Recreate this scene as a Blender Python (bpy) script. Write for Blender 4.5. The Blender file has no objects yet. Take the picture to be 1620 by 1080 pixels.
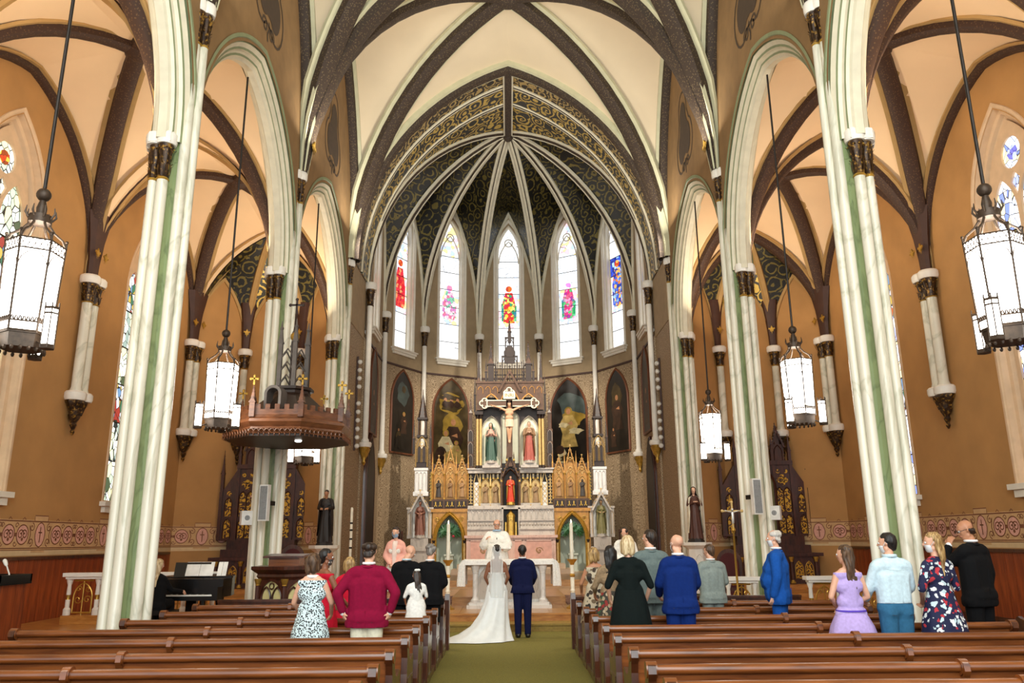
"""Gothic church interior during a wedding"""
EXPOSURE = 0.4
SKY = 1.7
GLASS = 1.15
LAMP = 9.0


def LIGHTS():
    # west window behind the photographer
    lamp('AREA', (0, -1.0, 10), (0, 14, 8), 1100, (.94, 1, .94), 8, size_y=12)
    # unseen fill lights near the capitals, added to brighten the vaults
    for y in (5.6, 12.285, 18.955, 24.2):
        for s in (-1, 1):
            lamp('AREA', (s * 4.7, y, 11.7), (s * .6, y, 19), 115, (1, .95, .86), .5)
            lamp('AREA', (s * 6.6, y, 8.8), (s * 9.0, y, 12.6), 78, (1, .87, .68), .5)
    # added spots without fixtures, brightening the altarpiece and the altar
    for s in (-1, 1):
        lamp('SPOT', (s * 5.1, 24.4, 12.4), (0, 33, 5.5), 3600, (1, .92, .8), .3, 56)
        lamp('SPOT', (s * 4.9, 17.5, 11.8), (s * -.4, 19.5, .5), 900, (1, .9, .76), .3, 60)
import bpy, bmesh, math, random
from math import pi, sin, cos, tan, atan, atan2, sqrt, radians, hypot
from mathutils import Vector, Matrix

C = bpy.context.scene.collection
SC = bpy.context.scene
random.seed(7)

# ------------------------------------------------------------------ camera
EYE = 1.865
CAMX = -0.1
FPX = 1240.0
cam_data = bpy.data.cameras.new('camera')
cam = bpy.data.objects.new('camera', cam_data)
C.objects.link(cam)
cam_data.sensor_fit = 'HORIZONTAL'
cam_data.sensor_width = 36.0
cam_data.lens = 36.0 * FPX / 1620.0
cam_data.clip_end = 200
CAM_M = (Matrix.Rotation(-atan(8 / FPX), 4, 'Z') @ Matrix.Rotation(pi / 2 + atan(315 / FPX), 4, 'X')
         @ Matrix.Rotation(-radians(.47), 4, 'Z'))
cam.matrix_world = Matrix.Translation((CAMX, 0, EYE)) @ CAM_M
SC.camera = cam


def at(u, v, Y):
    """point of the church at distance Y seen in the photograph at (u, v)"""
    d = CAM_M.to_3x3() @ Vector(((u - 810) / FPX, -(v - 540) / FPX, -1))
    t = Y / d.y
    return Vector((CAMX + d.x * t, Y, EYE + d.z * t))


# ------------------------------------------------------------------ world, light, exposure
SC.view_settings.view_transform = 'Standard'
SC.view_settings.look = 'None'
SC.view_settings.gamma = 1.0
SC.view_settings.use_curve_mapping = False
SC.view_settings.exposure = EXPOSURE
world = bpy.data.worlds.new('world')
SC.world = world
world.use_nodes = True
bg = world.node_tree.nodes['Background']
bg.inputs[0].default_value = (0.88, 0.95, 1.0, 1)
bg.inputs[1].default_value = SKY
cy = SC.cycles
cy.use_denoising = True
try:
    cy.denoiser = 'OPENIMAGEDENOISE'
except Exception:
    pass
cy.max_bounces = 8
cy.diffuse_bounces = 5
cy.glossy_bounces = 3
cy.transmission_bounces = 4
cy.transparent_max_bounces = 12
cy.caustics_reflective = False
cy.caustics_refractive = False
cy.sample_clamp_indirect = 6.0


def lamp(kind, loc, target, power, color, size, spot=60, size_y=None):
    d = bpy.data.lights.new(kind.lower() + '_light', kind)
    d.energy = power
    d.color = color
    if kind == 'AREA':
        d.shape = 'RECTANGLE' if size_y else 'DISK'
        d.size = size
        if size_y:
            d.size_y = size_y
    else:
        d.shadow_soft_size = size
    if kind == 'SPOT':
        d.spot_size = radians(spot)
        d.spot_blend = .6
    o = bpy.data.objects.new(d.name, d)
    C.objects.link(o)
    o.location = loc
    if target is not None:
        o.rotation_euler = (Vector(target) - Vector(loc)).to_track_quat('-Z', 'Y').to_euler()
    return o


# daylight of the west window behind the photographer, and the unseen lights added to
# brighten the vaults, altarpiece and altar
LIGHTS()


# ------------------------------------------------------------------ mesh building
class MB:
    def __init__(s):
        s.v = []
        s.f = []
        s.m = []
        s.T = Matrix.Identity(4)

    def pts(s, ps):
        i0 = len(s.v)
        T = s.T
        s.v += [tuple(T @ Vector(p)) for p in ps]
        return i0

    def face(s, idx, m=0):
        s.f.append(tuple(idx))
        s.m.append(m)

    def quadpts(s, ps, m=0):
        i = s.pts(ps)
        s.face(range(i, i + len(ps)), m)

    def box(s, a, b, m=0):
        x0, y0, z0 = a
        x1, y1, z1 = b
        i = s.pts([(x0, y0, z0), (x1, y0, z0), (x1, y1, z0), (x0, y1, z0), (x0, y0, z1), (x1, y0, z1), (x1, y1, z1), (x0, y1, z1)])
        for q in ((0, 3, 2, 1), (4, 5, 6, 7), (0, 1, 5, 4), (1, 2, 6, 5), (2, 3, 7, 6), (3, 0, 4, 7)):
            s.face([i + k for k in q], m)

    def cbox(s, c, d, m=0):
        s.box((c[0] - d[0] / 2, c[1] - d[1] / 2, c[2] - d[2] / 2), (c[0] + d[0] / 2, c[1] + d[1] / 2, c[2] + d[2] / 2), m)

    def rings(s, rings, m=0, closed=True, cap0=True, cap1=True, ms=None):
        """loft: a list of rings of equal point count"""
        n = len(rings[0])
        i0 = s.pts([p for r in rings for p in r])
        for k in range(len(rings) - 1):
            a = i0 + k * n
            b = a + n
            mm = ms[k] if ms else m
            for j in range(n if closed else n - 1):
                j2 = (j + 1) % n
                s.face((a + j, a + j2, b + j2, b + j), mm)
        if closed and cap0:
            s.face([i0 + j for j in range(n - 1, -1, -1)], ms[0] if ms else m)
        if closed and cap1:
            e = i0 + (len(rings) - 1) * n
            s.face([e + j for j in range(n)], ms[-1] if ms else m)

    def lathe(s, c, prof, n=12, m=0, ms=None, rx=1, ry=1, ph=0):
        """prof: (r, z) pairs"""
        s.rings([[(c[0] + rx * r * cos(ph + 2 * pi * j / n), c[1] + ry * r * sin(ph + 2 * pi * j / n), c[2] + z) for j in range(n)] for r, z in prof], m, ms=ms)

    def ngon(s, c, r, z0, z1, n=6, m=0, ph=0, r1=None):
        s.lathe((c[0], c[1], 0), [(r, z0), (r if r1 is None else r1, z1)], n, m, ph=ph)

    def ell(s, c, r, n=10, k=6, m=0):
        s.rings([[(c[0] + r[0] * sin(a) * cos(2 * pi * j / n), c[1] + r[1] * sin(a) * sin(2 * pi * j / n), c[2] - r[2] * cos(a)) for j in range(n)]
                 for a in [max(.06, min(pi - .06, pi * q / k)) for q in range(k + 1)]], m)

    def cap(s, p0, r0, p1, r1=None, n=10, m=0, fl=1.0):
        """rounded tapered capsule; fl flattens it in y"""
        r1 = r0 if r1 is None else r1
        p0 = Vector(p0)
        p1 = Vector(p1)
        d = p1 - p0
        L = d.length
        d = d / L if L > 1e-6 else Vector((0, 0, 1))
        u = d.orthogonal().normalized()
        if fl != 1.0:
            u = Vector((0, 1, 0)).cross(d)
            u = u.normalized() if u.length > .01 else Vector((1, 0, 0))
        w = d.cross(u)
        R = []
        for a in (-80, -45, 0):
            a = radians(a)
            R.append((p0 + d * (r0 * sin(a)), r0 * cos(a)))
        for a in (0, 45, 80):
            a = radians(a)
            R.append((p1 + d * (r1 * sin(a)), r1 * cos(a)))
        s.rings([[tuple(c + u * (rr * cos(2 * pi * j / n)) + w * (fl * rr * sin(2 * pi * j / n))) for j in range(n)] for c, rr in R], m)

    def tube(s, path, r, n=6, m=0, closed=False):
        """round tube along a path; r a number or one per point"""
        P = [Vector(p) for p in path]
        k = len(P)
        rr = r if isinstance(r, (list, tuple)) else [r] * k
        prev = None
        R = []
        for i, p in enumerate(P):
            if closed:
                t = P[(i + 1) % k] - P[i - 1]
            else:
                t = P[min(i + 1, k - 1)] - P[max(i - 1, 0)]
            t.normalize()
            if prev is None:
                u = t.orthogonal().normalized()
            else:
                u = prev - t * prev.dot(t)
                u = u.normalized() if u.length > 1e-5 else t.orthogonal().normalized()
            prev = u
            w = t.cross(u)
            R.append([tuple(p + u * (rr[i] * cos(2 * pi * j / n)) + w * (rr[i] * sin(2 * pi * j / n))) for j in range(n)])
        if closed:
            R.append(R[0])
        s.rings(R, m, cap0=not closed, cap1=not closed)

    def sweep(s, path, prof, nrm, m=0, ms=None, closed=False, caps=True, taper=None):
        """planar sweep: prof (p, q): p outwards in the plane of the path, q along nrm"""
        P = [Vector(p) for p in path]
        N = Vector(nrm).normalized()
        k = len(P)
        rings = []
        for i, p in enumerate(P):
            a = (P[i] - P[i - 1]).normalized() if i > 0 else None
            b = (P[i + 1] - P[i]).normalized() if i < k - 1 else None
            if a is None:
                a = b
            if b is None:
                b = a
            t = (a + b)
            t = t.normalized() if t.length > 1e-4 else a
            sc = 1 / max(.35, t.dot(a))
            rad = t.cross(N).normalized()
            tp = taper[i] if taper else 1
            rings.append([tuple(p + rad * (pp * sc * tp) + N * (qq * tp)) for pp, qq in prof])
        n = len(prof)
        i0 = s.pts([p for r in rings for p in r])
        for kk in range(k - 1):
            a = i0 + kk * n
            b = a + n
            for j in range(n if closed else n - 1):
                j2 = (j + 1) % n
                s.face((a + j, a + j2, b + j2, b + j), ms[j] if ms else m)
        if closed and caps:
            s.face([i0 + j for j in range(n)], m)
            s.face([i0 + (k - 1) * n + j for j in range(n - 1, -1, -1)], m)

    def prism(s, poly, f0, f1, m=0, m_side=None):
        """poly: 2-D points; f0, f1 map (a, b) to a 3-D point on the two faces"""
        n = len(poly)
        i = s.pts([f0(a, b) for a, b in poly] + [f1(a, b) for a, b in poly])
        s.face([i + k for k in range(n)], m)
        s.face([i + n + k for k in range(n - 1, -1, -1)], m)
        for k in range(n):
            k2 = (k + 1) % n
            s.face((i + k2, i + k, i + n + k, i + n + k2), m if m_side is None else m_side)

    def slab(s, poly, y0, y1, m=0, m_side=None):
        """upright polygon in x, z with thickness y0..y1"""
        s.prism(poly, lambda a, b: (a, y0, b), lambda a, b: (a, y1, b), m, m_side)

    def ribbon(s, pts, w, f, m=0, h=.004, closed=False):
        """flat raised line of width w on a surface; f maps (a, b, h) to 3-D"""
        P = [Vector((p[0], p[1])) for p in pts]
        k = len(P)
        L = []
        for i in range(k):
            if closed:
                t = P[(i + 1) % k] - P[i - 1]
            else:
                t = P[min(i + 1, k - 1)] - P[max(i - 1, 0)]
            if t.length < 1e-7:
                t = Vector((1, 0))
            t.normalize()
            nn = Vector((-t.y, t.x))
            L.append((P[i] + nn * w / 2, P[i] - nn * w / 2))
        i0 = s.pts([f(q.x, q.y, h) for l in L for q in l])
        for i in range(k if closed else k - 1):
            a = i0 + 2 * i
            b = i0 + 2 * ((i + 1) % k)
            s.face((a, a + 1, b + 1, b), m)

    def patch(s, poly, f, m=0, h=.004):
        i = s.pts([f(a, b, h) for a, b in poly])
        s.face(range(i, i + len(poly)), m)

    def mesh(s, name, mats, smooth=35):
        me = bpy.data.meshes.new(name)
        me.from_pydata(s.v, [], s.f)
        mats = mats if isinstance(mats, (list, tuple)) else [mats]
        for mm in mats:
            me.materials.append(mm)
        if len(mats) > 1:
            me.polygons.foreach_set('material_index', s.m)
        bm = bmesh.new()
        bm.from_mesh(me)
        bmesh.ops.recalc_face_normals(bm, faces=bm.faces[:])
        bm.to_mesh(me)
        bm.free()
        if smooth:
            me.polygons.foreach_set('use_smooth', [True] * len(me.polygons))
            me.set_sharp_from_angle(angle=radians(smooth))
        me.update()
        return me

    def obj(s, name, mats, parent=None, smooth=35, **kw):
        return link(name, s.mesh(name, mats, smooth), parent, **kw)


def link(name, me, parent=None, loc=None, **kw):
    o = bpy.data.objects.new(name, me)
    C.objects.link(o)
    if parent is not None:
        o.parent = parent
    if loc is not None:
        o.location = loc
    for k, v in kw.items():
        o[k] = v
    return o


def thing(name, label, cat, loc=(0, 0, 0), rz=0, group=None):
    o = bpy.data.objects.new(name, None)
    o.empty_display_size = .1
    C.objects.link(o)
    o.location = loc
    o.rotation_euler = (0, 0, rz)
    o['label'] = label
    o['category'] = cat
    if group:
        o['group'] = group
    return o


def tag(o, label, cat, group=None):
    o['label'] = label
    o['category'] = cat
    if group:
        o['group'] = group
    return o


def struct(name):
    o = bpy.data.objects.new(name, None)
    C.objects.link(o)
    o['kind'] = 'structure'
    return o


KIDS = {}


def dup(root, loc, rz, label, group=None):
    """a copy of a thing with copies of its parts and their sub-parts"""
    r = root.copy()
    C.objects.link(r)
    r.location = loc
    r.rotation_euler = (0, 0, rz)
    r['label'] = label
    if group:
        r['group'] = group
        root['group'] = group
    for ch in list(root.children):
        c = ch.copy()
        C.objects.link(c)
        c.parent = r
        for g in ch.children:
            d = g.copy()
            C.objects.link(d)
            d.parent = c
    return r


def voxel(mb, name, mats, size, smooth=4, ratio=None):
    """one continuous skin over overlapping solids"""
    me = mb.mesh(name, mats, 0)
    o = bpy.data.objects.new(name, me)
    C.objects.link(o)
    r = o.modifiers.new('r', 'REMESH')
    r.mode = 'VOXEL'
    r.voxel_size = size
    if smooth:
        q = o.modifiers.new('s', 'SMOOTH')
        q.factor = .5
        q.iterations = smooth
    if ratio:
        d = o.modifiers.new('d', 'DECIMATE')
        d.ratio = ratio
    dg = bpy.context.evaluated_depsgraph_get()
    new = bpy.data.meshes.new_from_object(o.evaluated_get(dg))
    new.name = name
    new.materials.clear()
    for mm in (mats if isinstance(mats, (list, tuple)) else [mats]):
        new.materials.append(mm)
    bpy.data.objects.remove(o)
    bpy.data.meshes.remove(me)
    new.polygons.foreach_set('use_smooth', [True] * len(new.polygons))
    new.polygons.foreach_set('material_index', [0] * len(new.polygons))
    return new


# ------------------------------------------------------------------ curves
def parch(a, zs, h, n=14, c=0.0, z0=None):
    """pointed arch from (c-a, zs) over the apex (c, zs+h) to (c+a, zs); z0 adds straight legs"""
    R = (a * a + h * h) / (2 * a)
    cx = R - a
    tot = atan2(h, cx)
    L = [(c + cx - R * cos(tot * i / n), zs + R * sin(tot * i / n)) for i in range(n + 1)]
    Rr = [(2 * c - x, z) for x, z in reversed(L[:-1])]
    P = L + Rr
    if z0 is not None:
        P = [(c - a, z0)] + P + [(c + a, z0)]
    return P


def arcz(u, a, h):
    """height at horizontal fraction u (0 springing, 1 apex) of a pointed arc of half-span a and rise h"""
    R = (a * a + h * h) / (2 * a)
    x = R - u * a
    return sqrt(max(0, R * R - x * x))


def spiral(cx, cyy, r0, turns, n=22, d=1, ph=0):
    return [(cx + r0 * (1 - .85 * i / n) * cos(ph + d * turns * 2 * pi * i / n), cyy + r0 * (1 - .85 * i / n) * sin(ph + d * turns * 2 * pi * i / n)) for i in range(n + 1)]


def circle2(cx, cyy, r, n=20, ry=None):
    ry = ry or r
    return [(cx + r * cos(2 * pi * i / n), cyy + ry * sin(2 * pi * i / n)) for i in range(n)]


# ------------------------------------------------------------------ materials
MATS = {}


def srgb(r, g, b):
    f = lambda c: (c / 255 / 12.92) if c <= 10 else ((c / 255 + .055) / 1.055) ** 2.4
    return (f(r), f(g), f(b), 1)


class NT:
    def __init__(s, name, rough=.5, metal=0.0):
        m = bpy.data.materials.new(name)
        m.use_nodes = True
        s.m = m
        s.t = m.node_tree
        s.b = s.t.nodes['Principled BSDF']
        s.b.inputs['Roughness'].default_value = rough
        s.b.inputs['Metallic'].default_value = metal
        MATS[name] = m

    def n(s, typ, **kw):
        o = s.t.nodes.new(typ)
        for k, v in kw.items():
            if k in o.inputs:
                o.inputs[k].default_value = v
            else:
                setattr(o, k, v)
        return o

    def l(s, a, b):
        s.t.links.new(a, b)

    def coord(s, scale=(1, 1, 1), kind='Object', rot=(0, 0, 0)):
        tc = s.n('ShaderNodeTexCoord')
        mp = s.n('ShaderNodeMapping')
        mp.inputs['Scale'].default_value = scale
        mp.inputs['Rotation'].default_value = rot
        s.l(tc.outputs[kind], mp.inputs['Vector'])
        return mp.outputs[0]

    def ramp(s, fac, stops, interp='LINEAR'):
        r = s.n('ShaderNodeValToRGB')
        r.color_ramp.interpolation = interp
        e = r.color_ramp.elements
        while len(e) < len(stops):
            e.new(.5)
        for k, (p, c) in enumerate(stops):
            e[k].position = p
            e[k].color = c
        s.l(fac, r.inputs[0])
        return r.outputs[0]

    def math(s, op, a, b=None, c=None):
        o = s.n('ShaderNodeMath', operation=op)
        for k, x in enumerate((a, b, c)):
            if x is None:
                continue
            if isinstance(x, (int, float)):
                o.inputs[k].default_value = x
            else:
                s.l(x, o.inputs[k])
        return o.outputs[0]

    def mix(s, fac, a, b):
        o = s.n('ShaderNodeMix', data_type='RGBA')
        for k, x in ((0, fac), (6, a), (7, b)):
            if isinstance(x, (int, float)):
                o.inputs[k].default_value = x
            elif isinstance(x, tuple):
                o.inputs[k].default_value = x
            else:
                s.l(x, o.inputs[k])
        return o.outputs[2]

    def bump(s, h, st=.2, d=.02):
        b = s.n('ShaderNodeBump', Strength=st, Distance=d)
        s.l(h, b.inputs['Height'])
        s.l(b.outputs[0], s.b.inputs['Normal'])

    def col(s, x):
        s.l(x, s.b.inputs['Base Color'])


def plain(name, c, rough=.5, metal=0.0, var=.12, scale=6, bump=0, emit=None, es=0):
    if name in MATS:
        return MATS[name]
    t = NT(name, rough, metal)
    v = t.coord()
    nz = t.n('ShaderNodeTexNoise', Scale=scale, Detail=4.0)
    t.l(v, nz.inputs['Vector'])
    lo = tuple(x * (1 - var) for x in c[:3]) + (1,)
    hi = tuple(min(1, x * (1 + var)) for x in c[:3]) + (1,)
    t.col(t.ramp(nz.outputs[0], [(.3, lo), (.7, hi)]))
    if bump:
        t.bump(nz.outputs[0], bump)
    if emit:
        t.b.inputs['Emission Color'].default_value = emit
        t.b.inputs['Emission Strength'].default_value = es
    return t.m


def wood(name, c1, c2, rough=.35, scale=(1, 1, 1), grain=9, coat=.3):
    t = NT(name, rough)
    v = t.coord(scale)
    nz = t.n('ShaderNodeTexNoise', Scale=grain, Detail=6.0, Distortion=.6)
    t.l(v, nz.inputs['Vector'])
    w = t.n('ShaderNodeTexNoise', Scale=1.3, Detail=2.0)
    t.l(v, w.inputs['Vector'])
    f = t.math('MULTIPLY_ADD', nz.outputs[0], .7, t.math('MULTIPLY', w.outputs[0], .3))
    t.col(t.ramp(f, [(.32, c1), (.66, c2)]))
    t.b.inputs['Coat Weight'].default_value = coat
    t.b.inputs['Coat Roughness'].default_value = .2
    t.bump(nz.outputs[0], .08, .01)
    return t.m


def marble(name, base, vein, rough=.3, scale=2.2, amt=.6, stretch=(1, 1, .35)):
    t = NT(name, rough)
    v = t.coord(stretch)
    nz = t.n('ShaderNodeTexNoise', Scale=scale, Detail=7.0, Distortion=1.6)
    t.l(v, nz.inputs['Vector'])
    d = t.math('ABSOLUTE', t.math('SUBTRACT', nz.outputs[0], .5))
    k = t.ramp(d, [(0.0, (amt,) * 3 + (1,)), (.035, (0, 0, 0, 1))])
    n2 = t.n('ShaderNodeTexNoise', Scale=1.1, Detail=3.0)
    t.l(v, n2.inputs['Vector'])
    b2 = tuple(x * .8 for x in base[:3]) + (1,)
    t.col(t.mix(k, t.ramp(n2.outputs[0], [(.35, b2), (.65, base)]), vein))
    return t.m


def scrollwork(name, ground, gold, scale=2.0, freq=14.0, metal=.0, rough=.45, width=.35, kind='Object', stretch=(1, 1, 1)):
    """painted scrolls: a spiral round every cell of a voronoi pattern"""
    t = NT(name, rough)
    v = t.coord(stretch, kind)
    nz = t.n('ShaderNodeTexNoise', Scale=scale * 1.2, Detail=1.0)
    t.l(v, nz.inputs['Vector'])
    vo = t.n('ShaderNodeTexVoronoi', Scale=scale, Randomness=.75)
    t.l(v, vo.inputs['Vector'])
    sub = t.n('ShaderNodeVectorMath', operation='SUBTRACT')
    sc = t.n('ShaderNodeVectorMath', operation='SCALE')
    sc.inputs['Scale'].default_value = 1.0
    t.l(v, sc.inputs[0])
    t.l(sc.outputs[0], sub.inputs[0])
    t.l(vo.outputs['Position'], sub.inputs[1])
    sp = t.n('ShaderNodeSeparateXYZ')
    t.l(sub.outputs[0], sp.inputs[0])
    ang = t.math('ARCTAN2', sp.outputs[2], t.math('ADD', sp.outputs[0], sp.outputs[1]))
    a2 = t.math('MULTIPLY_ADD', vo.outputs['Distance'], freq, t.math('MULTIPLY_ADD', ang, 1.0, t.math('MULTIPLY', nz.outputs[0], 6.0)))
    s_ = t.math('SINE', a2)
    leaf = t.n('ShaderNodeTexNoise', Scale=scale * 5, Detail=2.0)
    t.l(v, leaf.inputs['Vector'])
    s2 = t.math('MULTIPLY_ADD', t.math('SUBTRACT', leaf.outputs[0], .5), 2.2, s_)
    k = t.ramp(s2, [(width, (0, 0, 0, 1)), (width + .12, (1, 1, 1, 1))])
    t.col(t.mix(k, ground, gold))
    if metal:
        t.l(t.math('MULTIPLY', k, metal), t.b.inputs['Metallic'])
    return t.m


def speckle(name, ground, dot, scale=40, thr=.35, rough=.6, kind='F1'):
    t = NT(name, rough)
    v = t.coord()
    vo = t.n('ShaderNodeTexVoronoi', Scale=scale, feature=kind)
    t.l(v, vo.inputs['Vector'])
    t.col(t.ramp(vo.outputs['Distance'], [(thr, dot), (thr + .06, ground)]))
    return t.m


def stained(name, cols, scale=6.0, strength=2.0, lead=.03, stretch=(1, 1, 1), big=.0):
    """leaded glass lit from outside: coloured quarries between dark cames"""
    t = NT(name, .2)
    v = t.coord(stretch)
    vo = t.n('ShaderNodeTexVoronoi', Scale=scale)
    t.l(v, vo.inputs['Vector'])
    ve = t.n('ShaderNodeTexVoronoi', Scale=scale, feature='DISTANCE_TO_EDGE')
    t.l(v, ve.inputs['Vector'])
    sep = t.n('ShaderNodeSeparateColor')
    t.l(vo.outputs['Color'], sep.inputs[0])
    n = len(cols)
    c = t.ramp(sep.outputs[0], [(k / n, cc) for k, cc in enumerate(cols)], 'CONSTANT')
    k = t.ramp(ve.outputs['Distance'], [(lead * .6, (0, 0, 0, 1)), (lead, (1, 1, 1, 1))])
    c2 = t.mix(k, (.01, .01, .01, 1), c)
    t.b.inputs['Base Color'].default_value = (.02, .02, .02, 1)
    t.l(c2, t.b.inputs['Emission Color'])
    t.b.inputs['Emission Strength'].default_value = strength
    return t.m


def glow(name, c, strength):
    t = NT(name, .4)
    t.b.inputs['Base Color'].default_value = (.8, .8, .8, 1)
    t.b.inputs['Emission Color'].default_value = c
    t.b.inputs['Emission Strength'].default_value = strength
    return t.m


def damask(name, c1, c2, scale=3.2, rough=.7):
    """small stencilled rings and sprigs"""
    t = NT(name, rough)
    v = t.coord()
    vo = t.n('ShaderNodeTexVoronoi', Scale=scale, Randomness=.35)
    t.l(v, vo.inputs['Vector'])
    nz = t.n('ShaderNodeTexNoise', Scale=scale * 4, Detail=2.0)
    t.l(v, nz.inputs['Vector'])
    f = t.math('SINE', t.math('MULTIPLY_ADD', vo.outputs['Distance'], 22.0, t.math('MULTIPLY', nz.outputs[0], 5.0)))
    t.col(t.ramp(t.math('MULTIPLY_ADD', f, .5, .5), [(.35, c1), (.65, c2)]))
    return t.m


def cloth(name, c, rough=.9, var=.1, scale=30, sheen=.0):
    if name in MATS:
        return MATS[name]
    m = plain(name, c, rough, 0, var, scale, .15)
    m.node_tree.nodes['Principled BSDF'].inputs['Sheen Weight'].default_value = sheen
    m.node_tree.nodes['Principled BSDF'].inputs['Specular IOR Level'].default_value = .2
    return m


def printed(name, cols, scale, rand=1.0, rough=.8, warp=0.0, thr=None):
    """printed cloth: blotches of several colours on a ground (last colour)"""
    t = NT(name, rough)
    v = t.coord()
    nz = t.n('ShaderNodeTexNoise', Scale=scale * .8, Detail=2.0)
    t.l(v, nz.inputs['Vector'])
    add = t.n('ShaderNodeVectorMath', operation='MULTIPLY_ADD')
    t.l(nz.outputs['Color'], add.inputs[0])
    add.inputs[1].default_value = (warp,) * 3
    t.l(v, add.inputs[2])
    vo = t.n('ShaderNodeTexVoronoi', Scale=scale, Randomness=rand)
    t.l(add.outputs[0], vo.inputs['Vector'])
    sep = t.n('ShaderNodeSeparateColor')
    t.l(vo.outputs['Color'], sep.inputs[0])
    n = len(cols) - 1
    c = t.ramp(sep.outputs[0], [(k / n, cc) for k, cc in enumerate(cols[:-1])], 'CONSTANT')
    k = t.ramp(vo.outputs['Distance'], [(thr or .45, (1, 1, 1, 1)), ((thr or .45) + .05, (0, 0, 0, 1))])
    t.col(t.mix(k, cols[-1], c))
    return t.m

# ================================================================== materials of the building
W_AISLE = plain('ochre_plaster', srgb(180, 133, 78), .8, 0, .10, 1.2)
W_NAVE = plain('umber_plaster', srgb(137, 106, 66), .8, 0, .14, 2.0)
W_APSE = plain('taupe_plaster', srgb(160, 138, 106), .8, 0, .10, 3)
W_DAMASK = damask('damask_stencil', srgb(132, 110, 82), srgb(176, 152, 120), 5.2)
WEB_N = plain('cream_vault_plaster', srgb(220, 203, 172), .85, 0, .06, .5)
WEB_A = plain('peach_vault_plaster', srgb(240, 206, 164), .85, 0, .06, .5)
RIB = speckle('stencilled_brown_rib', srgb(60, 36, 22), srgb(92, 64, 38), 20, .26, .7)
RIBN = speckle('stencilled_dark_rib', srgb(54, 40, 28), srgb(92, 76, 52), 17, .28, .7)
FILLET = plain('cream_green_fillet', srgb(203, 200, 166), .7, 0, .08, 3)
FILLET_A = plain('tan_fillet', srgb(178, 142, 88), .7, 0, .08, 3)
CREAM = plain('cream_paint', srgb(222, 214, 188), .5, 0, .07, 4)
GREEN = plain('sage_paint', srgb(138, 148, 110), .5, 0, .1, 4)
MARB = marble('pale_marble', srgb(234, 228, 208), srgb(150, 152, 122), .25, 1.0, .4)
MARBG = marble('green_marble', srgb(132, 146, 100), srgb(70, 84, 52), .3, 1.6, .5)
WHITE = plain('white_stone', srgb(236, 230, 218), .5, 0, .05, 5)
_t = NT('dark_gilt_carving', .42, .35)
_nz = _t.n('ShaderNodeTexNoise', Scale=16.0, Detail=3.0)
_t.l(_t.coord(), _nz.inputs['Vector'])
_t.col(_t.ramp(_nz.outputs[0], [(.3, srgb(30, 18, 10)), (.55, srgb(66, 42, 18)), (.7, srgb(176, 132, 52))]))
BRONZE = _t.m
GILT = plain('gilding', srgb(186, 146, 62), .35, .55, .25, 12)
OXBLOOD = plain('oxblood_paint', srgb(66, 38, 26), .6, 0, .12, 5)
GOLDSCROLL = scrollwork('gold_scroll_stencil', srgb(34, 28, 14), srgb(200, 168, 80), 2.1, 17, .35, .4, .25)
GOLDSCROLL_DIM = scrollwork('dim_scroll_stencil', srgb(20, 18, 10), srgb(112, 98, 46), 2.0, 18, .25, .45, .5)
GOLDSCROLL_FINE = scrollwork('fine_scroll_stencil', srgb(42, 32, 18), srgb(176, 150, 92), 2.6, 15, .2, .5, .15)
FRAME_T = plain('beige_stone', srgb(214, 182, 146), .7, 0, .08, 4)
FRAME_W = plain('ivory_stone', srgb(228, 220, 204), .6, 0, .05, 4)
PINKBAND = plain('frieze_ground', srgb(204, 164, 116), .8, 0, .08, 5)
FRZ = plain('frieze_pattern', srgb(132, 84, 58), .8, 0, .1, 9)
FRZ2 = plain('frieze_pink', srgb(218, 164, 146), .8, 0, .1, 9)
BORDER = plain('cream_border', srgb(214, 186, 142), .8, 0, .05, 6)
WAINS = wood('red_brown_wainscot', srgb(98, 34, 14), srgb(168, 78, 34), .35, (6, 6, .6), 3.2)
OAK = wood('golden_oak', srgb(160, 98, 40), srgb(206, 146, 74), .35, (1, 1, 4), 4)
OAKP = wood('parquet_oak', srgb(150, 100, 52), srgb(200, 152, 90), .3, (.6, 3, 3), 5)
PEW = wood('pew_wood', srgb(80, 38, 16), srgb(142, 80, 35), .28, (.5, 4, 5), 4, .5)
PEWD = wood('pew_dark_wood', srgb(46, 20, 9), srgb(88, 44, 20), .3, (3, 3, .6), 4, .5)
DARKWOOD = wood('dark_walnut', srgb(40, 16, 10), srgb(84, 40, 24), .4, (3, 3, .7), 5)
FLOORW = wood('floorboards', srgb(60, 36, 20), srgb(104, 66, 38), .4, (1, .2, 1), 6)
CARPET = plain('green_carpet', srgb(120, 112, 44), .95, 0, .22, 60, .4)
BLACK = plain('black_lacquer', srgb(16, 15, 15), .25, 0, .1, 4)
IRON = plain('black_iron', srgb(42, 36, 32), .45, .6, .2, 12)

PX, PY = 5.85, [-1.055, 5.615, 12.285, 18.955, 25.62]
WX = 10.76
CAPL, CAPU, CAPW = 8.575, 11.29, 8.4
NX = 5.45                       # face of the nave wall


def U(n):
    return [1 - cos(pi / 2 * k / n) for k in range(n + 1)]


def tess(outer, holes, f, mb, m=0):
    from mathutils.geometry import tessellate_polygon
    loops = [[Vector((a, b, 0)) for a, b in l] for l in [outer] + holes]
    flat = [p for l in loops for p in l]
    i0 = mb.pts([f(p.x, p.y) for p in flat])
    for t in tessellate_polygon(loops):
        mb.face([i0 + k for k in t], m)


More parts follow.
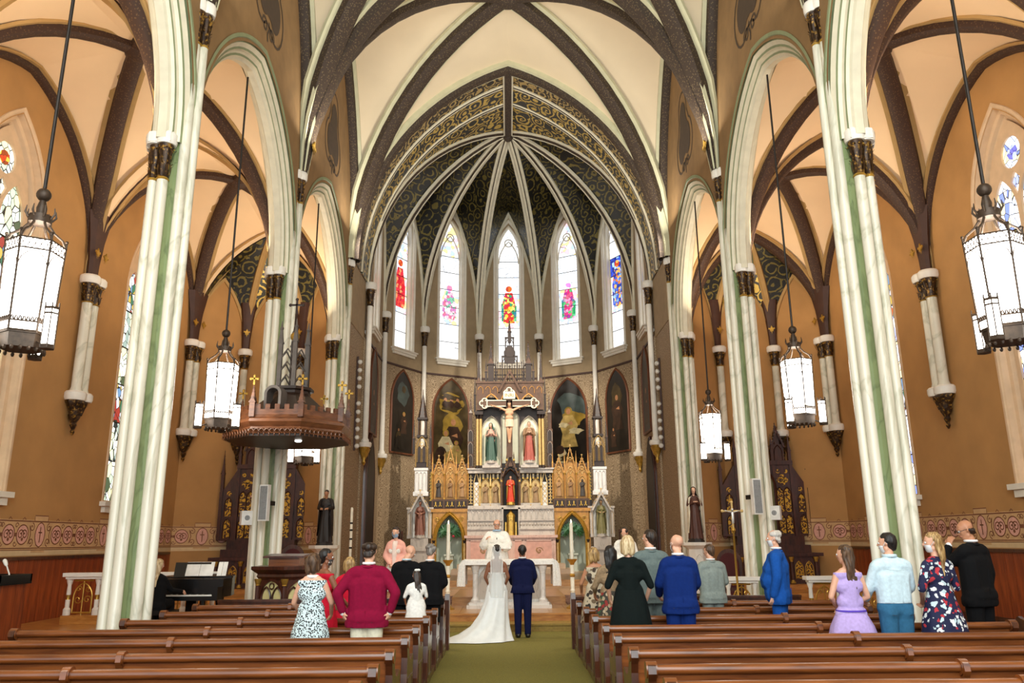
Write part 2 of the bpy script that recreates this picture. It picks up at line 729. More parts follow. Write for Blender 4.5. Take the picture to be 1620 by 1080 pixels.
# ------------------------------------------------------------------ floor, platforms
fl = struct('floor')
b = MB(); b.box((-11.2, -1.2, -.2), (11.2, 31, 0)); b.obj('floorboards', FLOORW, fl)
b = MB()
for k in range(40):                                                # carpet in two long strips with a seam, pile left to the material
    pass
b.box((-1.32, -1.2, 0), (1.32, 17.46, .012)); b.obj('carpet_runner', CARPET, fl)
trim = struct('trim_1')
b = MB(); b.box((-1.36, 1, 0), (-1.32, 14.6, .03)); b.box((1.32, 1, 0), (1.36, 14.6, .03)); b.obj('carpet_strip', WHITE, trim)
san = struct('floor_sanctuary')
b = MB(); b.box((-5.2, 17.46, 0), (5.2, 18.14, .16)); b.box((-5.2, 17.43, .13), (5.2, 17.5, .165)); b.obj('step', [plain('worn_green_gold_step', srgb(150, 122, 52), .6, 0, .15, 20)], san)
b = MB(); b.box((-5.2, 18.12, 0), (5.2, 25.6, .318)); b.box((-5.2, 18.1, .285), (5.2, 18.2, .323)); b.obj('step', OAK, san)
b = MB()
pl = []
for k in range(26):                                                # floor of the platform: boards laid towards the altar
    x = -5.2 + k * .4
    b = MB(); b.box((x + .004, 18.16, .3), (x + .396, 24.05, .326)); pl.append(b.obj('plank', OAKP, san, 0))
b = MB(); b.box((-4.9, 24.0, .32), (4.9, 25.2, .50)); b.obj('step', plain('marble_step', srgb(196, 160, 120), .4, 0, .1, 4), san)
b = MB(); b.box((-5.3, 25.2, .3), (5.3, 36.2, .69)); b.obj('step', OAKP, san)
b = MB(); b.box((-2.2, 29.6, .69), (2.2, 31.0, .86)); b.box((-2.0, 30.0, .86), (2.0, 31.0, 1.03)); b.obj('step', plain('pale_marble_step', srgb(206, 178, 146), .4, 0, .1, 4), san)
for s in (-1, 1):
    b = MB(); x0, x1 = sorted((s * 5.3, s * 10.7)); b.box((x0, 22.6, 0), (x1, 27.2, .17)); b.obj('step', OAK, san)
    b = MB(); x0, x1 = sorted((s * 6.0, s * 10.7)); b.box((x0, 23.6, .17), (x1, 27.2, .34)); b.obj('step', OAK, san)

# ------------------------------------------------------------------ vaults
ceil = struct('ceiling')
RPROF = [(.05, -.36), (-.03, -.36), (-.03, -.235), (-.17, -.2), (-.22, -.1), (-.22, .1), (-.17, .2), (-.03, .235), (-.03, .36), (.05, .36)]
RMS = [1, 1, 0, 0, 0, 0, 0, 1, 1]


def rib(path, nrm, mats, k=1.0, parent=None, name='vault_rib'):
    b = MB()
    n = len(path) - 1
    z0 = min(path[0][2], path[-1][2])
    tp = [min(1, .36 + .64 * max(0, p[2] - z0) / 2.4) for p in path]        # ribs narrow to the width of the capital
    b.sweep(path, [(p * k, q * k) for p, q in RPROF], nrm, ms=RMS, taper=tp)
    return b.obj(name, mats, parent or ceil, 40)


def bay(x0, x1, y0, y1, zs, hx, hy, hc, web, mats, k, wall_k=.6, trans=True, walls=(0, 1)):
    xm, ym = (x0 + x1) / 2, (y0 + y1) / 2
    a, bb = abs(x1 - x0) / 2, abs(y1 - y0) / 2
    L = hypot(a, bb)
    us = U(14)
    dg = lambda cx, cyy: [(cx + u * (xm - cx), cyy + u * (ym - cyy), zs + arcz(u, L, hc)) for u in us]
    ex = lambda cx, cyy: [(cx + u * (xm - cx), cyy, zs + arcz(u, a, hx)) for u in us]
    ey = lambda cx, cyy: [(cx, cyy + u * (ym - cyy), zs + arcz(u, bb, hy)) for u in us]

    def half(m, A, B):
        R = []
        for t in (0, .25, .5, .75, 1):
            R.append([tuple(Vector(p) * (1 - t) + Vector(q) * t) for p, q in zip(A, B)])
        m.rings(R, closed=False)
    for cyy in (y0, y1):
        m = MB(); half(m, ex(x0, cyy), dg(x0, cyy)); half(m, ex(x1, cyy), dg(x1, cyy)); m.obj('vault_web', web, ceil, 50)
    for cx in (x0, x1):
        m = MB(); half(m, ey(cx, y0), dg(cx, y0)); half(m, ey(cx, y1), dg(cx, y1)); m.obj('vault_web', web, ceil, 50)
    for (cx, cyy), (dx, dy) in (((x0, y0), (x1, y1)), ((x0, y1), (x1, y0))):
        d = Vector((dx - cx, dy - cyy, 0)).normalized()
        rib(dg(cx, cyy) + dg(dx, dy)[::-1][1:], Vector((0, 0, 1)).cross(d), mats, k)
    if trans:
        rib(ex(x0, y1) + ex(x1, y1)[::-1][1:], (0, 1, 0), mats, k * 1.1)
    for w in walls:
        cx = (x0, x1)[w]
        rib(ey(cx, y0) + ey(cx, y1)[::-1][1:], Vector((0, 0, 1)).cross(Vector((0, 1, 0))), mats, k * wall_k, name='wall_rib')
    # boss where the diagonals cross
    m = MB(); m.lathe((xm, ym, zs + hc), [(.05, -.36 * k), (.2 * k, -.33 * k), (.34 * k, -.22 * k), (.36 * k, -.02)], 10); m.obj('boss', mats[0], ceil)


for k in range(4):
    y0, y1 = PY[k], PY[k + 1]
    bay(-NX, NX, y0, y1, CAPU, 7.58, 7.2, 8.07, WEB_N, [RIBN, FILLET], 1.25, .7, trans=(k < 3))
    for s in (-1, 1):
        bay(s * 6.05, s * WX, y0, y1, CAPW + .05, 3.8, 3.82, 4.3, WEB_A, [RIB, FILLET_A], .85, .8, trans=True, walls=(1,))

# ------------------------------------------------------------------ nave walls over the arcades
ARC_A, ARC_H = 2.88, 3.55


def trefoil(cx, cz, r):
    P = []
    for k in range(3):
        a0 = pi / 2 + k * 2 * pi / 3
        c = (cx + r * .62 * cos(a0), cz + r * .8 * sin(a0))
        for j in range(-5, 6):
            a = a0 + j / 5 * 1.75
            P.append((c[0] + r * .55 * cos(a), c[1] + r * .72 * sin(a)))
    return P


for s, side in ((-1, 'left'), (1, 'right')):
    root = struct('wall_nave_' + side)
    fN = lambda a, b: (s * (NX + .06), a, b)
    fA = lambda a, b: (s * 6.16, a, b)
    fo = lambda a, b, h: (s * (NX + .055 - h), a, b)
    for k in range(4):
        y0, y1 = PY[k], PY[k + 1]
        ym = (y0 + y1) / 2
        A = parch(3.24, CAPL, 3.917, 14, ym)
        out = [(y0, CAPL - .05)] + A + [(y1, CAPL - .05), (y1, 19.5), (y0, 19.5)]
        m = MB(); tess(out, [], fN, m); m.obj('arcade_spandrel', W_NAVE, root, 0)
        m = MB(); tess(out, [], fA, m); m.obj('arcade_spandrel', W_AISLE, root, 0)
        path = [(s * PX, a, b) for a, b in parch(ARC_A, CAPL, ARC_H, 18, ym, CAPL - .14)]
        pr = [(.86, -.50), (.74, -.50), (.66, -.43), (.56, -.43), (.50, -.40), (.42, -.35), (.34, -.33), (.30, -.25), (.22, -.22), (.14, -.21), (.10, -.14), (.02, -.10)]
        pr = pr + [(p, -q) for p, q in pr[::-1]]
        cm = [1, 1, 1, 0, 0, 1, 0, 0, 1, 0, 0]
        m = MB(); m.sweep(path, [(p * .6, q * .72) for p, q in pr], (-1, 0, 0), ms=cm + [0] + cm[::-1]); m.obj('arcade_arch', [CREAM, GREEN], root, 28)
        # painted trefoils on the spandrels beside each vault shaft
        if k >= 1:
            for yc in ((ym,) if k < 9 else ()):
                zc = 14.2
                m = MB()
                T = trefoil(yc, zc, .72)
                m.patch(T, fo, 0, .006)
                m.ribbon(trefoil(yc, zc, .95), .06, fo, 0, .006, True)
                m.ribbon([(yc, zc - .8), (yc + .05, zc - .95), (yc - .03, zc - 1.1), (yc, zc - 1.3)], .07, fo, 0, .006)
                m.ribbon(spiral(yc + .25, zc - 1.02, .2, 1.2, 14), .06, fo, 0, .006)
                m.ribbon(spiral(yc - .25, zc - 1.02, .2, 1.2, 14, -1, pi), .06, fo, 0, .006)
                m.obj('painted_trefoil', plain('spandrel_paint', srgb(72, 56, 40), .8), root, 0)

# ------------------------------------------------------------------ piers


def leaf(mb, c, a, r0, z0, r1, z1, w, m):
    ca, sa = cos(a), sin(a)
    P = []
    for t, rr, ww in ((0, r0, .7), (.4, r0 + (r1 - r0) * .25 + .012, 1), (.8, r1, .8), (1, r1 + .03, .3)):
        z = z0 + (z1 - z0) * (t if t < 1 else .88)
        for q in (-1, 1):
            P.append((c[0] + rr * ca - q * ww * w * sa, c[1] + rr * sa + q * ww * w * ca, z))
    i = mb.pts(P)
    for k in range(3):
        mb.face((i + 2 * k, i + 2 * k + 1, i + 2 * k + 3, i + 2 * k + 2), m)


def capital(mb, c, r, z0, z1, n=9):
    """carved bell of leaves over a gilt necking ring; materials 0 dark, 1 gilt"""
    h = z1 - z0
    mb.lathe((c[0], c[1], 0), [(r * 1.02, z0), (r * 1.22, z0 + .03 * h), (r * 1.02, z0 + .07 * h), (r * 1.02, z0 + .5 * h), (r * 1.3, z0 + .85 * h), (r * 1.5, z1)], 12, ms=[1, 1, 0, 0, 0])
    for row, (za, zb, rr) in enumerate(((.08, .5, 1.32), (.4, .92, 1.62))):
        for k in range(n):
            leaf(mb, c, 2 * pi * (k + .5 * row) / n, r * 1.03, z0 + za * h, r * rr, z0 + zb * h, r * .24, 0)
    for k in range(n):
        a = 2 * pi * (k + .25) / n
        mb.ell((c[0] + r * 1.5 * cos(a), c[1] + r * 1.5 * sin(a), z0 + .86 * h), (r * .16,) * 3, 5, 4, 1)


def abacus(mb, cs, r, z0, z1, m=0):
    for c in cs:
        mb.lathe((c[0], c[1], 0), [(r * .9, z0), (r, z0 + .3 * (z1 - z0)), (r, z0 + .8 * (z1 - z0)), (r * .86, z1)], 14, m)


SH_ARC = [(.035, -.335, .105), (-.185, -.29, .085), (.035, .335, .105), (-.185, .29, .085)]
SH_AIS = [(-.31, -.09, .07), (-.31, .09, .07)]
SH_NAV = [(.34, -.145, .10), (.34, .145, .10), (.47, 0, .085)]


SH_ARC, SH_AIS, SH_NAV = [[(x * .8, y * .8, r * .84) for x, y, r in L_] for L_ in (SH_ARC, SH_AIS, SH_NAV)]


def make_pier(label):
    t = thing('pier', label, 'column')
    for x, y, r in SH_ARC + SH_AIS:
        m = MB()
        m.lathe((x, y, 0), [(r * 1.7, .30), (r * 1.7, .42), (r * 1.35, .46), (r * 1.45, .52), (r, .60), (r, 7.75)], 16); m.obj('shaft', MARB, t)
    for x, y, r in SH_NAV:
        m = MB()
        m.lathe((x, y, 0), [(r * 1.6, .30), (r * 1.6, .42), (r * 1.3, .46), (r, .58), (r, 10.45)], 16); m.obj('vault_shaft', MARB, t)
    m = MB(); m.ngon((0, 0), .235, .3, 8.1, 8, 0, pi / 8); m.box((-.22, -.16, .3), (.22, .16, 8.1)); m.box((.08, -.17, 8.1), (.24, .17, 11.0)); m.obj('core', MARBG, t, 20)
    m = MB(); m.ngon((.03, 0), .48, 0, .24, 8, 0, pi / 8); m.ngon((.03, 0), .48, .24, .31, 8, 0, pi / 8, .43); m.obj('base', MARBG, t, 20)
    for x, y, r in SH_ARC + SH_AIS:
        m = MB(); capital(m, (x, y), r, 7.72, 8.38); m.obj('capital', [BRONZE, GILT], t)
    m = MB(); abacus(m, [(x, y) for x, y, r in SH_ARC], .175, 8.36, 8.58); abacus(m, [(x, y) for x, y, r in SH_AIS], .145, 8.36, 8.57)
    m.box((-.22, -.40, 8.38), (.15, .40, 8.56)); m.obj('abacus', WHITE, t)
    for x, y, r in SH_NAV:
        m = MB(); capital(m, (x, y), r, 10.4, 11.08); m.obj('capital', [BRONZE, GILT], t)
    m = MB(); abacus(m, [(x, y) for x, y, r in SH_NAV], .15, 11.06, 11.30); m.box((.1, -.16, 11.08), (.32, .16, 11.28)); m.obj('abacus', WHITE, t)
    # springer block with a gilt fleur where the ribs start
    for zz, xx, sc in ((11.9, .52, 1.0),):
        m = MB(); fleur(m, lambda a, b_, h: (xx + .12 + h, a, b_), 0, zz, .2 * sc); m.obj('gilt_fleur', GILT, t, 0)
    return t


def fleur(mb, f, a, z, s):
    """flat fleur-de-lis of three petals, a bar and a stem"""
    for d in (-1, 0, 1):
        if d == 0:
            P = [(a, z + 1.5 * s), (a + .32 * s, z + .8 * s), (a + .12 * s, z), (a - .12 * s, z), (a - .32 * s, z + .8 * s)]
        else:
            P = [(a + d * .1 * s, z), (a + d * .3 * s, z + .7 * s), (a + d * .75 * s, z + .9 * s), (a + d * .9 * s, z + .45 * s), (a + d * .62 * s, z + .55 * s), (a + d * .45 * s, z + .2 * s)]
        n = len(P)
        i = mb.pts([f(x, y, .0) for x, y in P] + [f(x, y, .03) for x, y in P])
        mb.face([i + n + k for k in range(n)]); mb.face([i + k for k in range(n)])
        for k in range(n):
            mb.face((i + k, i + (k + 1) % n, i + n + (k + 1) % n, i + n + k))
    for P in ([(a - .45 * s, z - .12 * s), (a + .45 * s, z - .12 * s), (a + .45 * s, z + .06 * s), (a - .45 * s, z + .06 * s)], [(a - .14 * s, z - .12 * s), (a, z - .8 * s), (a + .14 * s, z - .12 * s)]):
        n = len(P)
        i = mb.pts([f(x, y, .0) for x, y in P] + [f(x, y, .03) for x, y in P])
        mb.face([i + n + k for k in range(n)]); mb.face([i + k for k in range(n)])


pl_names = ['nearest', 'second', 'third']
pier0 = make_pier('nearest marble pier on the piano side, pale clustered shafts behind the pews')
pier0.location = (-PX, PY[2], 0)
G = 'clustered marble piers of the nave'
dup(pier0, (PX, PY[2], 0), pi, 'nearest pale marble clustered pier behind the man in the light blue shirt', G)
dup(pier0, (-PX, PY[3], 0), 0, 'middle pale marble clustered pier that carries the wooden pulpit canopy', G)
dup(pier0, (PX, PY[3], 0), pi, 'middle pale marble pier behind the man in the bright blue suit', G)
dup(pier0, (-PX, PY[4], 0), 0, 'far pale marble clustered pier behind the dark friar statue', G)
dup(pier0, (PX, PY[4], 0), pi, 'far pale marble clustered pier behind the statue of a nun', G)

# ------------------------------------------------------------------ windows
# local frame of a wall: x along it, y outwards through it, z up


def clip_lancet(a, zs, h, z0, z1, c=0.0):
    """outline of the part of a lancet (half a, springing zs, rise h) between z0 and z1"""
    R = (a * a + h * h) / (2 * a)
    half = lambda z: a if z <= zs else max(.004, a - (R - sqrt(max(0, R * R - (z - zs) ** 2))))
    zz = [z0] + [z0 + (z1 - z0) * k / 8 for k in range(1, 8) if z1 > zs] + [min(z1, zs + h)]
    return [(c - half(z), z) for z in zz] + [(c + half(z), z) for z in reversed(zz)]


def make_window(n, T, kind, parts):
    root = struct('window_%d' % n)
    W = MB
    if kind == 'apse':
        a, zb, zs, h = .49, 9.95, 15.4, 1.35
        m = W(); m.T = T
        path = [(x, 0, z) for x, z in parch(a, zs, h, 12, 0, zb)]
        m.sweep(path, [(.0, .34), (.0, .30), (.06, .27), (.06, .14), (.10, .10), (.14, .10), (.14, -.01), (.19, -.05), (.24, -.05), (.27, .02)], (0, 1, 0)); m.obj('frame', FRAME_W, root, 30)
        m = W(); m.T = T; m.box((-.80, -.14, zb - .17), (.80, .33, zb - .05)); m.box((-.74, -.10, zb - .28), (.74, .2, zb - .17)); m.box((-.86, -.18, zb - .06), (.86, .33, zb)); m.obj('sill', FRAME_W, root, 0)
        zz = [zb, zb + .9, zb + 1.75, zb + 2.6, zb + 3.45, zb + 4.3, zb + 5.1]
        for k in range(len(zz) - 1):
            m = W(); m.T = T
            P = clip_lancet(a, zs, h, zz[k] + .012, zz[k + 1] - .012)
            m.slab(P, .29, .30); m.obj('glass_panel', parts[k], root, 0)
            m = W(); m.T = T; m.cbox((0, .28, zz[k + 1]), (2 * a, .03, .022)); m.obj('bar', IRON, root, 0)
        m = W(); m.T = T
        m.slab(clip_lancet(a, zs, h, zz[-1], zs + h), .29, .30); m.obj('glass_panel', parts[-1], root, 0)
        m = W(); m.T = T                                             # tracery: a lancet head with a quatrefoil eye over it
        m.tube([(x, .27, z) for x, z in parch(a * .98, zs - .45, 1.15, 8)], .03, 6)
        m.tube([(x, .27, z) for x, z in circle2(0, zs + .62, .19, 14)], .03, 6, closed=True)
        m.obj('tracery', FRAME_W, root)
        if parts_fig := FIGS.get(n):
            m = W(); m.T = T
            for P, mi in parts_fig[0]:
                m.slab([(x, z + zb) for x, z in P], .275, .288, mi)
            m.obj('figure_glass', parts_fig[1], root, 0)
    else:
        a, zb, zs, h = .98, 2.95, 8.9, 1.95
        m = W(); m.T = T
        path = [(x, 0, z) for x, z in parch(a, zs, h, 14, 0, zb)]
        m.sweep(path, [(.0, .36), (.0, .28), (.07, .24), (.10, .16), (.18, .14), (.20, .02), (.26, -.03), (.32, -.03), (.34, .03)], (0, 1, 0)); m.obj('frame', FRAME_T, root, 30)
        m = W(); m.T = T; m.box((-1.4, -.16, zb - .12), (1.4, .36, zb)); m.box((-1.28, -.1, zb - .28), (1.28, .2, zb - .12)); m.obj('sill', FRAME_W, root, 0)
        la, lz, lh = .40, 8.75, .85
        holes = [list(reversed(parch(la, lz, lh, 8, c, zb + .06))) for c in (-.47, .47)] + [circle2(0, 10.05, .33, 18, .36)]
        holes += [[(-.16, 9.4), (0, 9.05), (.16, 9.4), (0, 9.6)]]
        m = W(); m.T = T
        for yy in (.22, .32):
            tess(parch(a, zs, h, 14, 0, zb), holes, lambda p, q: (p, yy, q), m)
        for hh in holes:
            i = m.pts([(p, .22, q) for p, q in hh] + [(p, .32, q) for p, q in hh])
            for k in range(len(hh)):
                m.face((i + k, i + (k + 1) % len(hh), i + len(hh) + (k + 1) % len(hh), i + len(hh) + k))
        m.obj('tracery', FRAME_T, root, 0)
        for c in (-.47, .47):
            zz = [zb + .06 + k * 1.07 for k in range(6)]
            for k in range(6):
                top = zz[k + 1] if k < 5 else lz + lh
                m = W(); m.T = T; m.slab(clip_lancet(la, lz, lh, zz[k], top - .012, c), .27, .28); m.obj('glass_panel', parts[(k + (c > 0)) % len(parts)], root, 0)
                if k:
                    m = W(); m.T = T; m.cbox((c, .26, zz[k]), (2 * la, .03, .03)); m.obj('bar', IRON, root, 0)
        m = W(); m.T = T; m.slab(circle2(0, 10.05, .33, 18, .36), .27, .28); m.obj('glass_panel', parts[0], root, 0)
        m = W(); m.T = T; m.slab(circle2(0, 10.05, .17, 10), .26, .27); m.obj('glass_roundel', stained('roundel_glass_%d' % n, [srgb(200, 60, 20), srgb(240, 190, 60), srgb(150, 60, 20)] if n < 10 else [srgb(190, 200, 255), srgb(120, 120, 230)], 9, 1.2), root, 0)
        m = W(); m.T = T; m.slab([(-.16, 9.4), (0, 9.05), (.16, 9.4), (0, 9.6)], .27, .28); m.obj('glass_panel', parts[1], root, 0)
    return root


WHT = (1, 1, 1, 1)
gl_white = stained('white_glass', [(.9, .95, 1, 1), (1, 1, 1, 1), (.95, .97, 1, 1), (.8, .88, 1, 1)], 5, GLASS, .015, (1, 1, .6))
gl_plain = stained('clear_glass', [(1, 1, 1, 1), (.95, .98, 1, 1)], 1.6, GLASS, .006)
gl_red = stained('ruby_glass', [srgb(200, 20, 30), srgb(230, 60, 50), srgb(150, 10, 30), srgb(240, 130, 110)], 6, 1.1, .02)
gl_pink = stained('rose_glass', [srgb(255, 190, 200), srgb(240, 120, 150), srgb(255, 240, 245), srgb(190, 120, 190)], 6, 1.5, .02)
gl_gold = stained('amber_glass', [srgb(250, 200, 60), srgb(255, 230, 120), srgb(220, 140, 20)], 6, 1.2, .02)
gl_green = stained('emerald_glass', [srgb(30, 150, 90), srgb(90, 200, 140), srgb(40, 130, 150)], 6, 1.1, .02)
gl_mag = stained('magenta_glass', [srgb(220, 40, 120), srgb(240, 110, 170), srgb(160, 40, 160)], 6, 1.2, .02)
gl_blue = stained('sapphire_glass', [srgb(40, 70, 190), srgb(110, 160, 240), srgb(160, 200, 255), srgb(20, 40, 130)], 6, 1.3, .02)
gl_or = stained('orange_glass', [srgb(230, 110, 40), srgb(250, 170, 80), srgb(190, 60, 30)], 6, 1.2, .02)
gl_mix = stained('pale_mixed_glass', [WHT, (.85, .92, 1, 1), srgb(255, 200, 210), WHT, srgb(190, 210, 255), WHT, srgb(255, 235, 160), WHT], 5, GLASS, .015)


def fig(robe, w=.3, z0=1.85, h=2.0, lean=0.0):
    """a draped figure cut from coloured glass: robe, mantle, head and halo"""
    return [([(-w, z0), (-w * .9, z0 + h * .35), (-w * 1.1 + lean, z0 + h * .55), (-w * .6 + lean, z0 + h * .8), (w * .6 + lean, z0 + h * .8), (w * 1.1 + lean, z0 + h * .5), (w, z0 + h * .3), (w * .95, z0)], 0),
            ([(-w * 1.25, z0 + .1), (-w * 1.3 + lean, z0 + h * .5), (-w * .7, z0 + h * .6), (-w * .8, z0 + .1)], 1),
            ([(w * 1.25, z0 + .1), (w * .8, z0 + .1), (w * .7, z0 + h * .55), (w * 1.3 + lean, z0 + h * .45)], 1),
            ([(lean + w * .55 * cos(t * pi / 5), z0 + h * .9 + w * .55 * sin(t * pi / 5)) for t in range(10)], 2)]


gm = lambda nm, cols: stained(nm, [srgb(*c) for c in cols], 7.5, 1.15, .03)
gA = gm('centre_figure_glass', [(220, 40, 40), (250, 200, 60), (40, 150, 110), (240, 150, 40), (255, 225, 110), (200, 30, 70)])
gB = gm('rose_figure_glass', [(250, 190, 205), (235, 110, 140), (120, 190, 160), (255, 240, 235), (200, 120, 180)])
gC = gm('magenta_figure_glass', [(220, 40, 120), (160, 40, 150), (245, 150, 190), (90, 190, 110), (235, 90, 130)])
gD = gm('ruby_figure_glass', [(200, 20, 40), (230, 60, 50), (170, 10, 40), (245, 140, 90), (220, 40, 60)])
gE = gm('blue_figure_glass', [(60, 90, 200), (230, 120, 50), (120, 170, 240), (250, 180, 90), (40, 60, 150)])
FIGS = {1: (fig(0, .28, 2.0, 1.9), [gA, gl_green, gl_or]), 2: (fig(0, .28, 2.0, 1.7), [gB, gB, gl_pink]), 3: (fig(0, .28, 2.0, 1.8), [gC, gl_green, gl_pink]),
        4: (fig(0, .30, 2.0, 2.3), [gD, gD, gl_or]), 5: (fig(0, .30, 2.0, 2.2), [gE, gl_blue, gl_or])}

# ------------------------------------------------------------------ apse
AC = Vector((0, 30.54, 0))
RA = 5.53
ang = [15, 45, 75]
COR = [AC + Vector((RA * sin(radians(a)), RA * cos(radians(a)), CAPU)) for a in ang] + [Vector((5.33, 28.1, CAPU))]
HUB = Vector((0, 30.54, 18.9))
apse = struct('wall_apse')
AR = 6.2


def facet(A, B):
    """matrix of the wall frame between corners A (left) and B (right), seen from inside"""
    M_ = (A + B) / 2
    x = (B - A).normalized()
    y = Vector((-x.y, x.x, 0))
    if y.dot(M_ - Vector((AC.x, AC.y, M_.z))) < 0:
        y = -y
    M = Matrix((x, y, Vector((0, 0, 1)))).transposed().to_4x4()
    M.translation = Vector((M_.x, M_.y, 0))
    return M, (B - A).length / 2


def apse_rib_path(A, n=16):
    L = (Vector((HUB.x, HUB.y, 0)) - Vector((A.x, A.y, 0))).length
    return [Vector((A.x + (HUB.x - A.x) * u, A.y + (HUB.y - A.y) * u, CAPU + arcz(u, L, HUB.z - CAPU))) for u in U(n)]


def apse_cell(A, B, web, ar):
    m = MB()
    Mt = (A + B) / 2
    Mt.z = CAPU + ar
    hf = (B - A).length / 2
    R = (hf * hf + ar * ar) / (2 * hf)
    for c in (A, B):
        P = apse_rib_path(c)
        Q = []
        for p in P:
            z = p.z - CAPU
            if z < ar:
                x = (R - sqrt(R * R - z * z)) / hf
                q = c + (Mt - c) * x
                q = Vector((q.x, q.y, p.z))
            else:
                k = (z - ar) / (HUB.z - CAPU - ar)
                q = Mt + (HUB - Mt) * k
            Q.append(q)
        Rr = []
        for t in (0, .25, .5, .75, 1):
            Rr.append([tuple(p * (1 - t) + q * t) for p, q in zip(P, Q)])
        m.rings(Rr, closed=False)
    m.obj('vault_web', web, ceil, 50)


def mir(v):
    return Vector((-v.x, v.y, v.z))


cells = [(mir(COR[0]), COR[0], 1)]
for k in range(3):
    cells += [(mir(COR[k + 1]), mir(COR[k]), 2 + 2 * k if k == 0 else 0), (COR[k], COR[k + 1], 3)]
wins = [(1, mir(COR[0]), COR[0]), (2, mir(COR[1]), mir(COR[0])), (3, COR[0], COR[1]), (4, mir(COR[2]), mir(COR[1])), (5, COR[1], COR[2]),
        (6, mir(COR[3]), mir(COR[2])), (7, COR[2], COR[3])]
panel_sets = {1: [gl_plain, gl_plain, gl_mix, gl_mix, gl_white, gl_white, gl_white], 2: [gl_plain, gl_plain, gl_mix, gl_mix, gl_white, gl_white, gl_mix],
              3: [gl_plain, gl_plain, gl_mix, gl_mix, gl_white, gl_white, gl_mix], 4: [gl_plain, gl_plain, gl_mix, gl_mix, gl_white, gl_mix, gl_white],
              5: [gl_plain, gl_plain, gl_mix, gl_mix, gl_blue, gl_white, gl_white], 6: [gl_plain, gl_mix, gl_red, gl_mix, gl_white, gl_white, gl_white],
              7: [gl_plain, gl_mix, gl_blue, gl_mix, gl_white, gl_white, gl_white]}
for n, A, B in wins:
    M, hf = facet(A, B)
    out = parch(hf, CAPU, AR, 14, 0, 9.2)
    hole = parch(.62, 15.3, 1.55, 10, 0, 9.7)
    m = MB(); m.T = M
    tess(out, [hole], lambda a, b_: (a, 0, b_), m); m.obj('wall_panel', W_APSE, apse, 0)
    m = MB(); m.T = M; m.box((-hf, 0, .5), (hf, .1, 9.2)); m.obj('stencilled_wall', W_DAMASK, apse, 0)
    m = MB(); m.T = M; m.box((-hf, -.05, 9.15), (hf, .02, 9.23)); m.obj('string_course', OXBLOOD, apse, 0)
    make_window(n, M, 'apse', panel_sets[n])
    apse_cell(A, B, GOLDSCROLL_DIM, AR)
    m = MB(); m.T = M
    m.sweep([(x, 0, z) for x, z in parch(hf - .06, CAPU, AR - .1, 14)], [(.07, .05), (-.06, .05), (-.06, -.05), (-.02, -.09), (.07, -.09)], (0, 1, 0)); m.obj('wall_rib', CREAM, ceil, 30)
    # painted rosette on the web over each corner
for c in COR + [mir(q) for q in COR]:
    P = apse_rib_path(c)
    d = Vector((HUB.x - c.x, HUB.y - c.y, 0)).normalized()
    nn = Vector((0, 0, 1)).cross(d)
    m = MB()
    m.sweep(P, [(.06, -.2), (-.03, -.2), (-.05, -.13), (-.03, -.07), (-.13, -.05), (-.15, 0), (-.13, .05), (-.03, .07), (-.05, .13), (-.03, .2), (.06, .2)], nn, ms=[1, 1, 1, 0, 1, 1, 0, 1, 1, 1], taper=[min(1, .6 + .4 * (p.z - CAPU) / 2) for p in P])
    m.obj('vault_rib', [RIBN, CREAM], ceil, 30)
# chancel barrel: two stencilled bands, then the web to the hub
for (ya, yb, mt, e) in ((25.62, 26.85, GOLDSCROLL_FINE, 0), (26.85, 28.1, GOLDSCROLL, .04)):
    a0 = 5.35 - e * .3
    P = parch(a0, CAPU, 7.61 - e, 18)
    m = MB(); m.rings([[(x, y, z) for x, z in P] for y in (ya, (ya + yb) / 2, yb)], closed=False); m.obj('barrel_web', mt, ceil, 50)
P = parch(5.33, CAPU, 7.61, 16)
m = MB()
A3, B3 = mir(COR[3]), COR[3]
for c in (A3, B3):
    rp = apse_rib_path(c)
    L = 5.33
    Q = [Vector((c.x * (1 - u), 28.1, CAPU + arcz(u, L, 7.61))) for u in U(16)]
    m.rings([[tuple(p * (1 - t) + q * t) for p, q in zip(rp, Q)] for t in (0, .5, 1)], closed=False)
m.obj('vault_web', GOLDSCROLL, ceil, 50)
for y, k in ((26.85, .5), (28.1, .6)):
    m = MB(); m.sweep([(x, y, z) for x, z in parch(5.35, CAPU, 7.6, 18)], [(.06, -.11), (-.04, -.11), (-.07, -.07), (-.04, -.03), (-.08, 0), (-.04, .03), (-.07, .07), (-.04, .11), (.06, .11)], (0, 1, 0), ms=[1, 1, 1, 0, 0, 1, 1, 1]); m.obj('vault_rib', [RIBN, CREAM], ceil, 30)
# moulded chancel arch at the end of the nave
m = MB()
m.sweep([(x, 25.62, z) for x, z in parch(NX, CAPU, 7.58, 20)], [(.1, -.34), (-.1, -.34), (-.12, -.22), (-.26, -.18), (-.3, .0), (-.2, .2), (-.04, .22), (-.04, .5), (.1, .5)], (0, 1, 0), ms=[1, 1, 0, 0, 0, 0, 1, 1]); m.obj('chancel_arch', [RIBN, FILLET], ceil, 30)
m = MB(); m.box((-.13, 25.5, 18.63), (.13, 30.5, 18.86)); m.obj('ridge_rib', [RIBN], ceil, 0)
m = MB(); m.box((-.19, 25.5, 18.68), (-.13, 30.5, 18.86)); m.box((.13, 25.5, 18.68), (.19, 30.5, 18.86)); m.obj('ridge_rib', [CREAM], ceil, 0)
m = MB(); m.lathe((0, 30.54, 18.62), [(.03, -.12), (.12, -.1), (.2, 0), (.22, .12)], 12); m.obj('boss', RIBN, ceil)

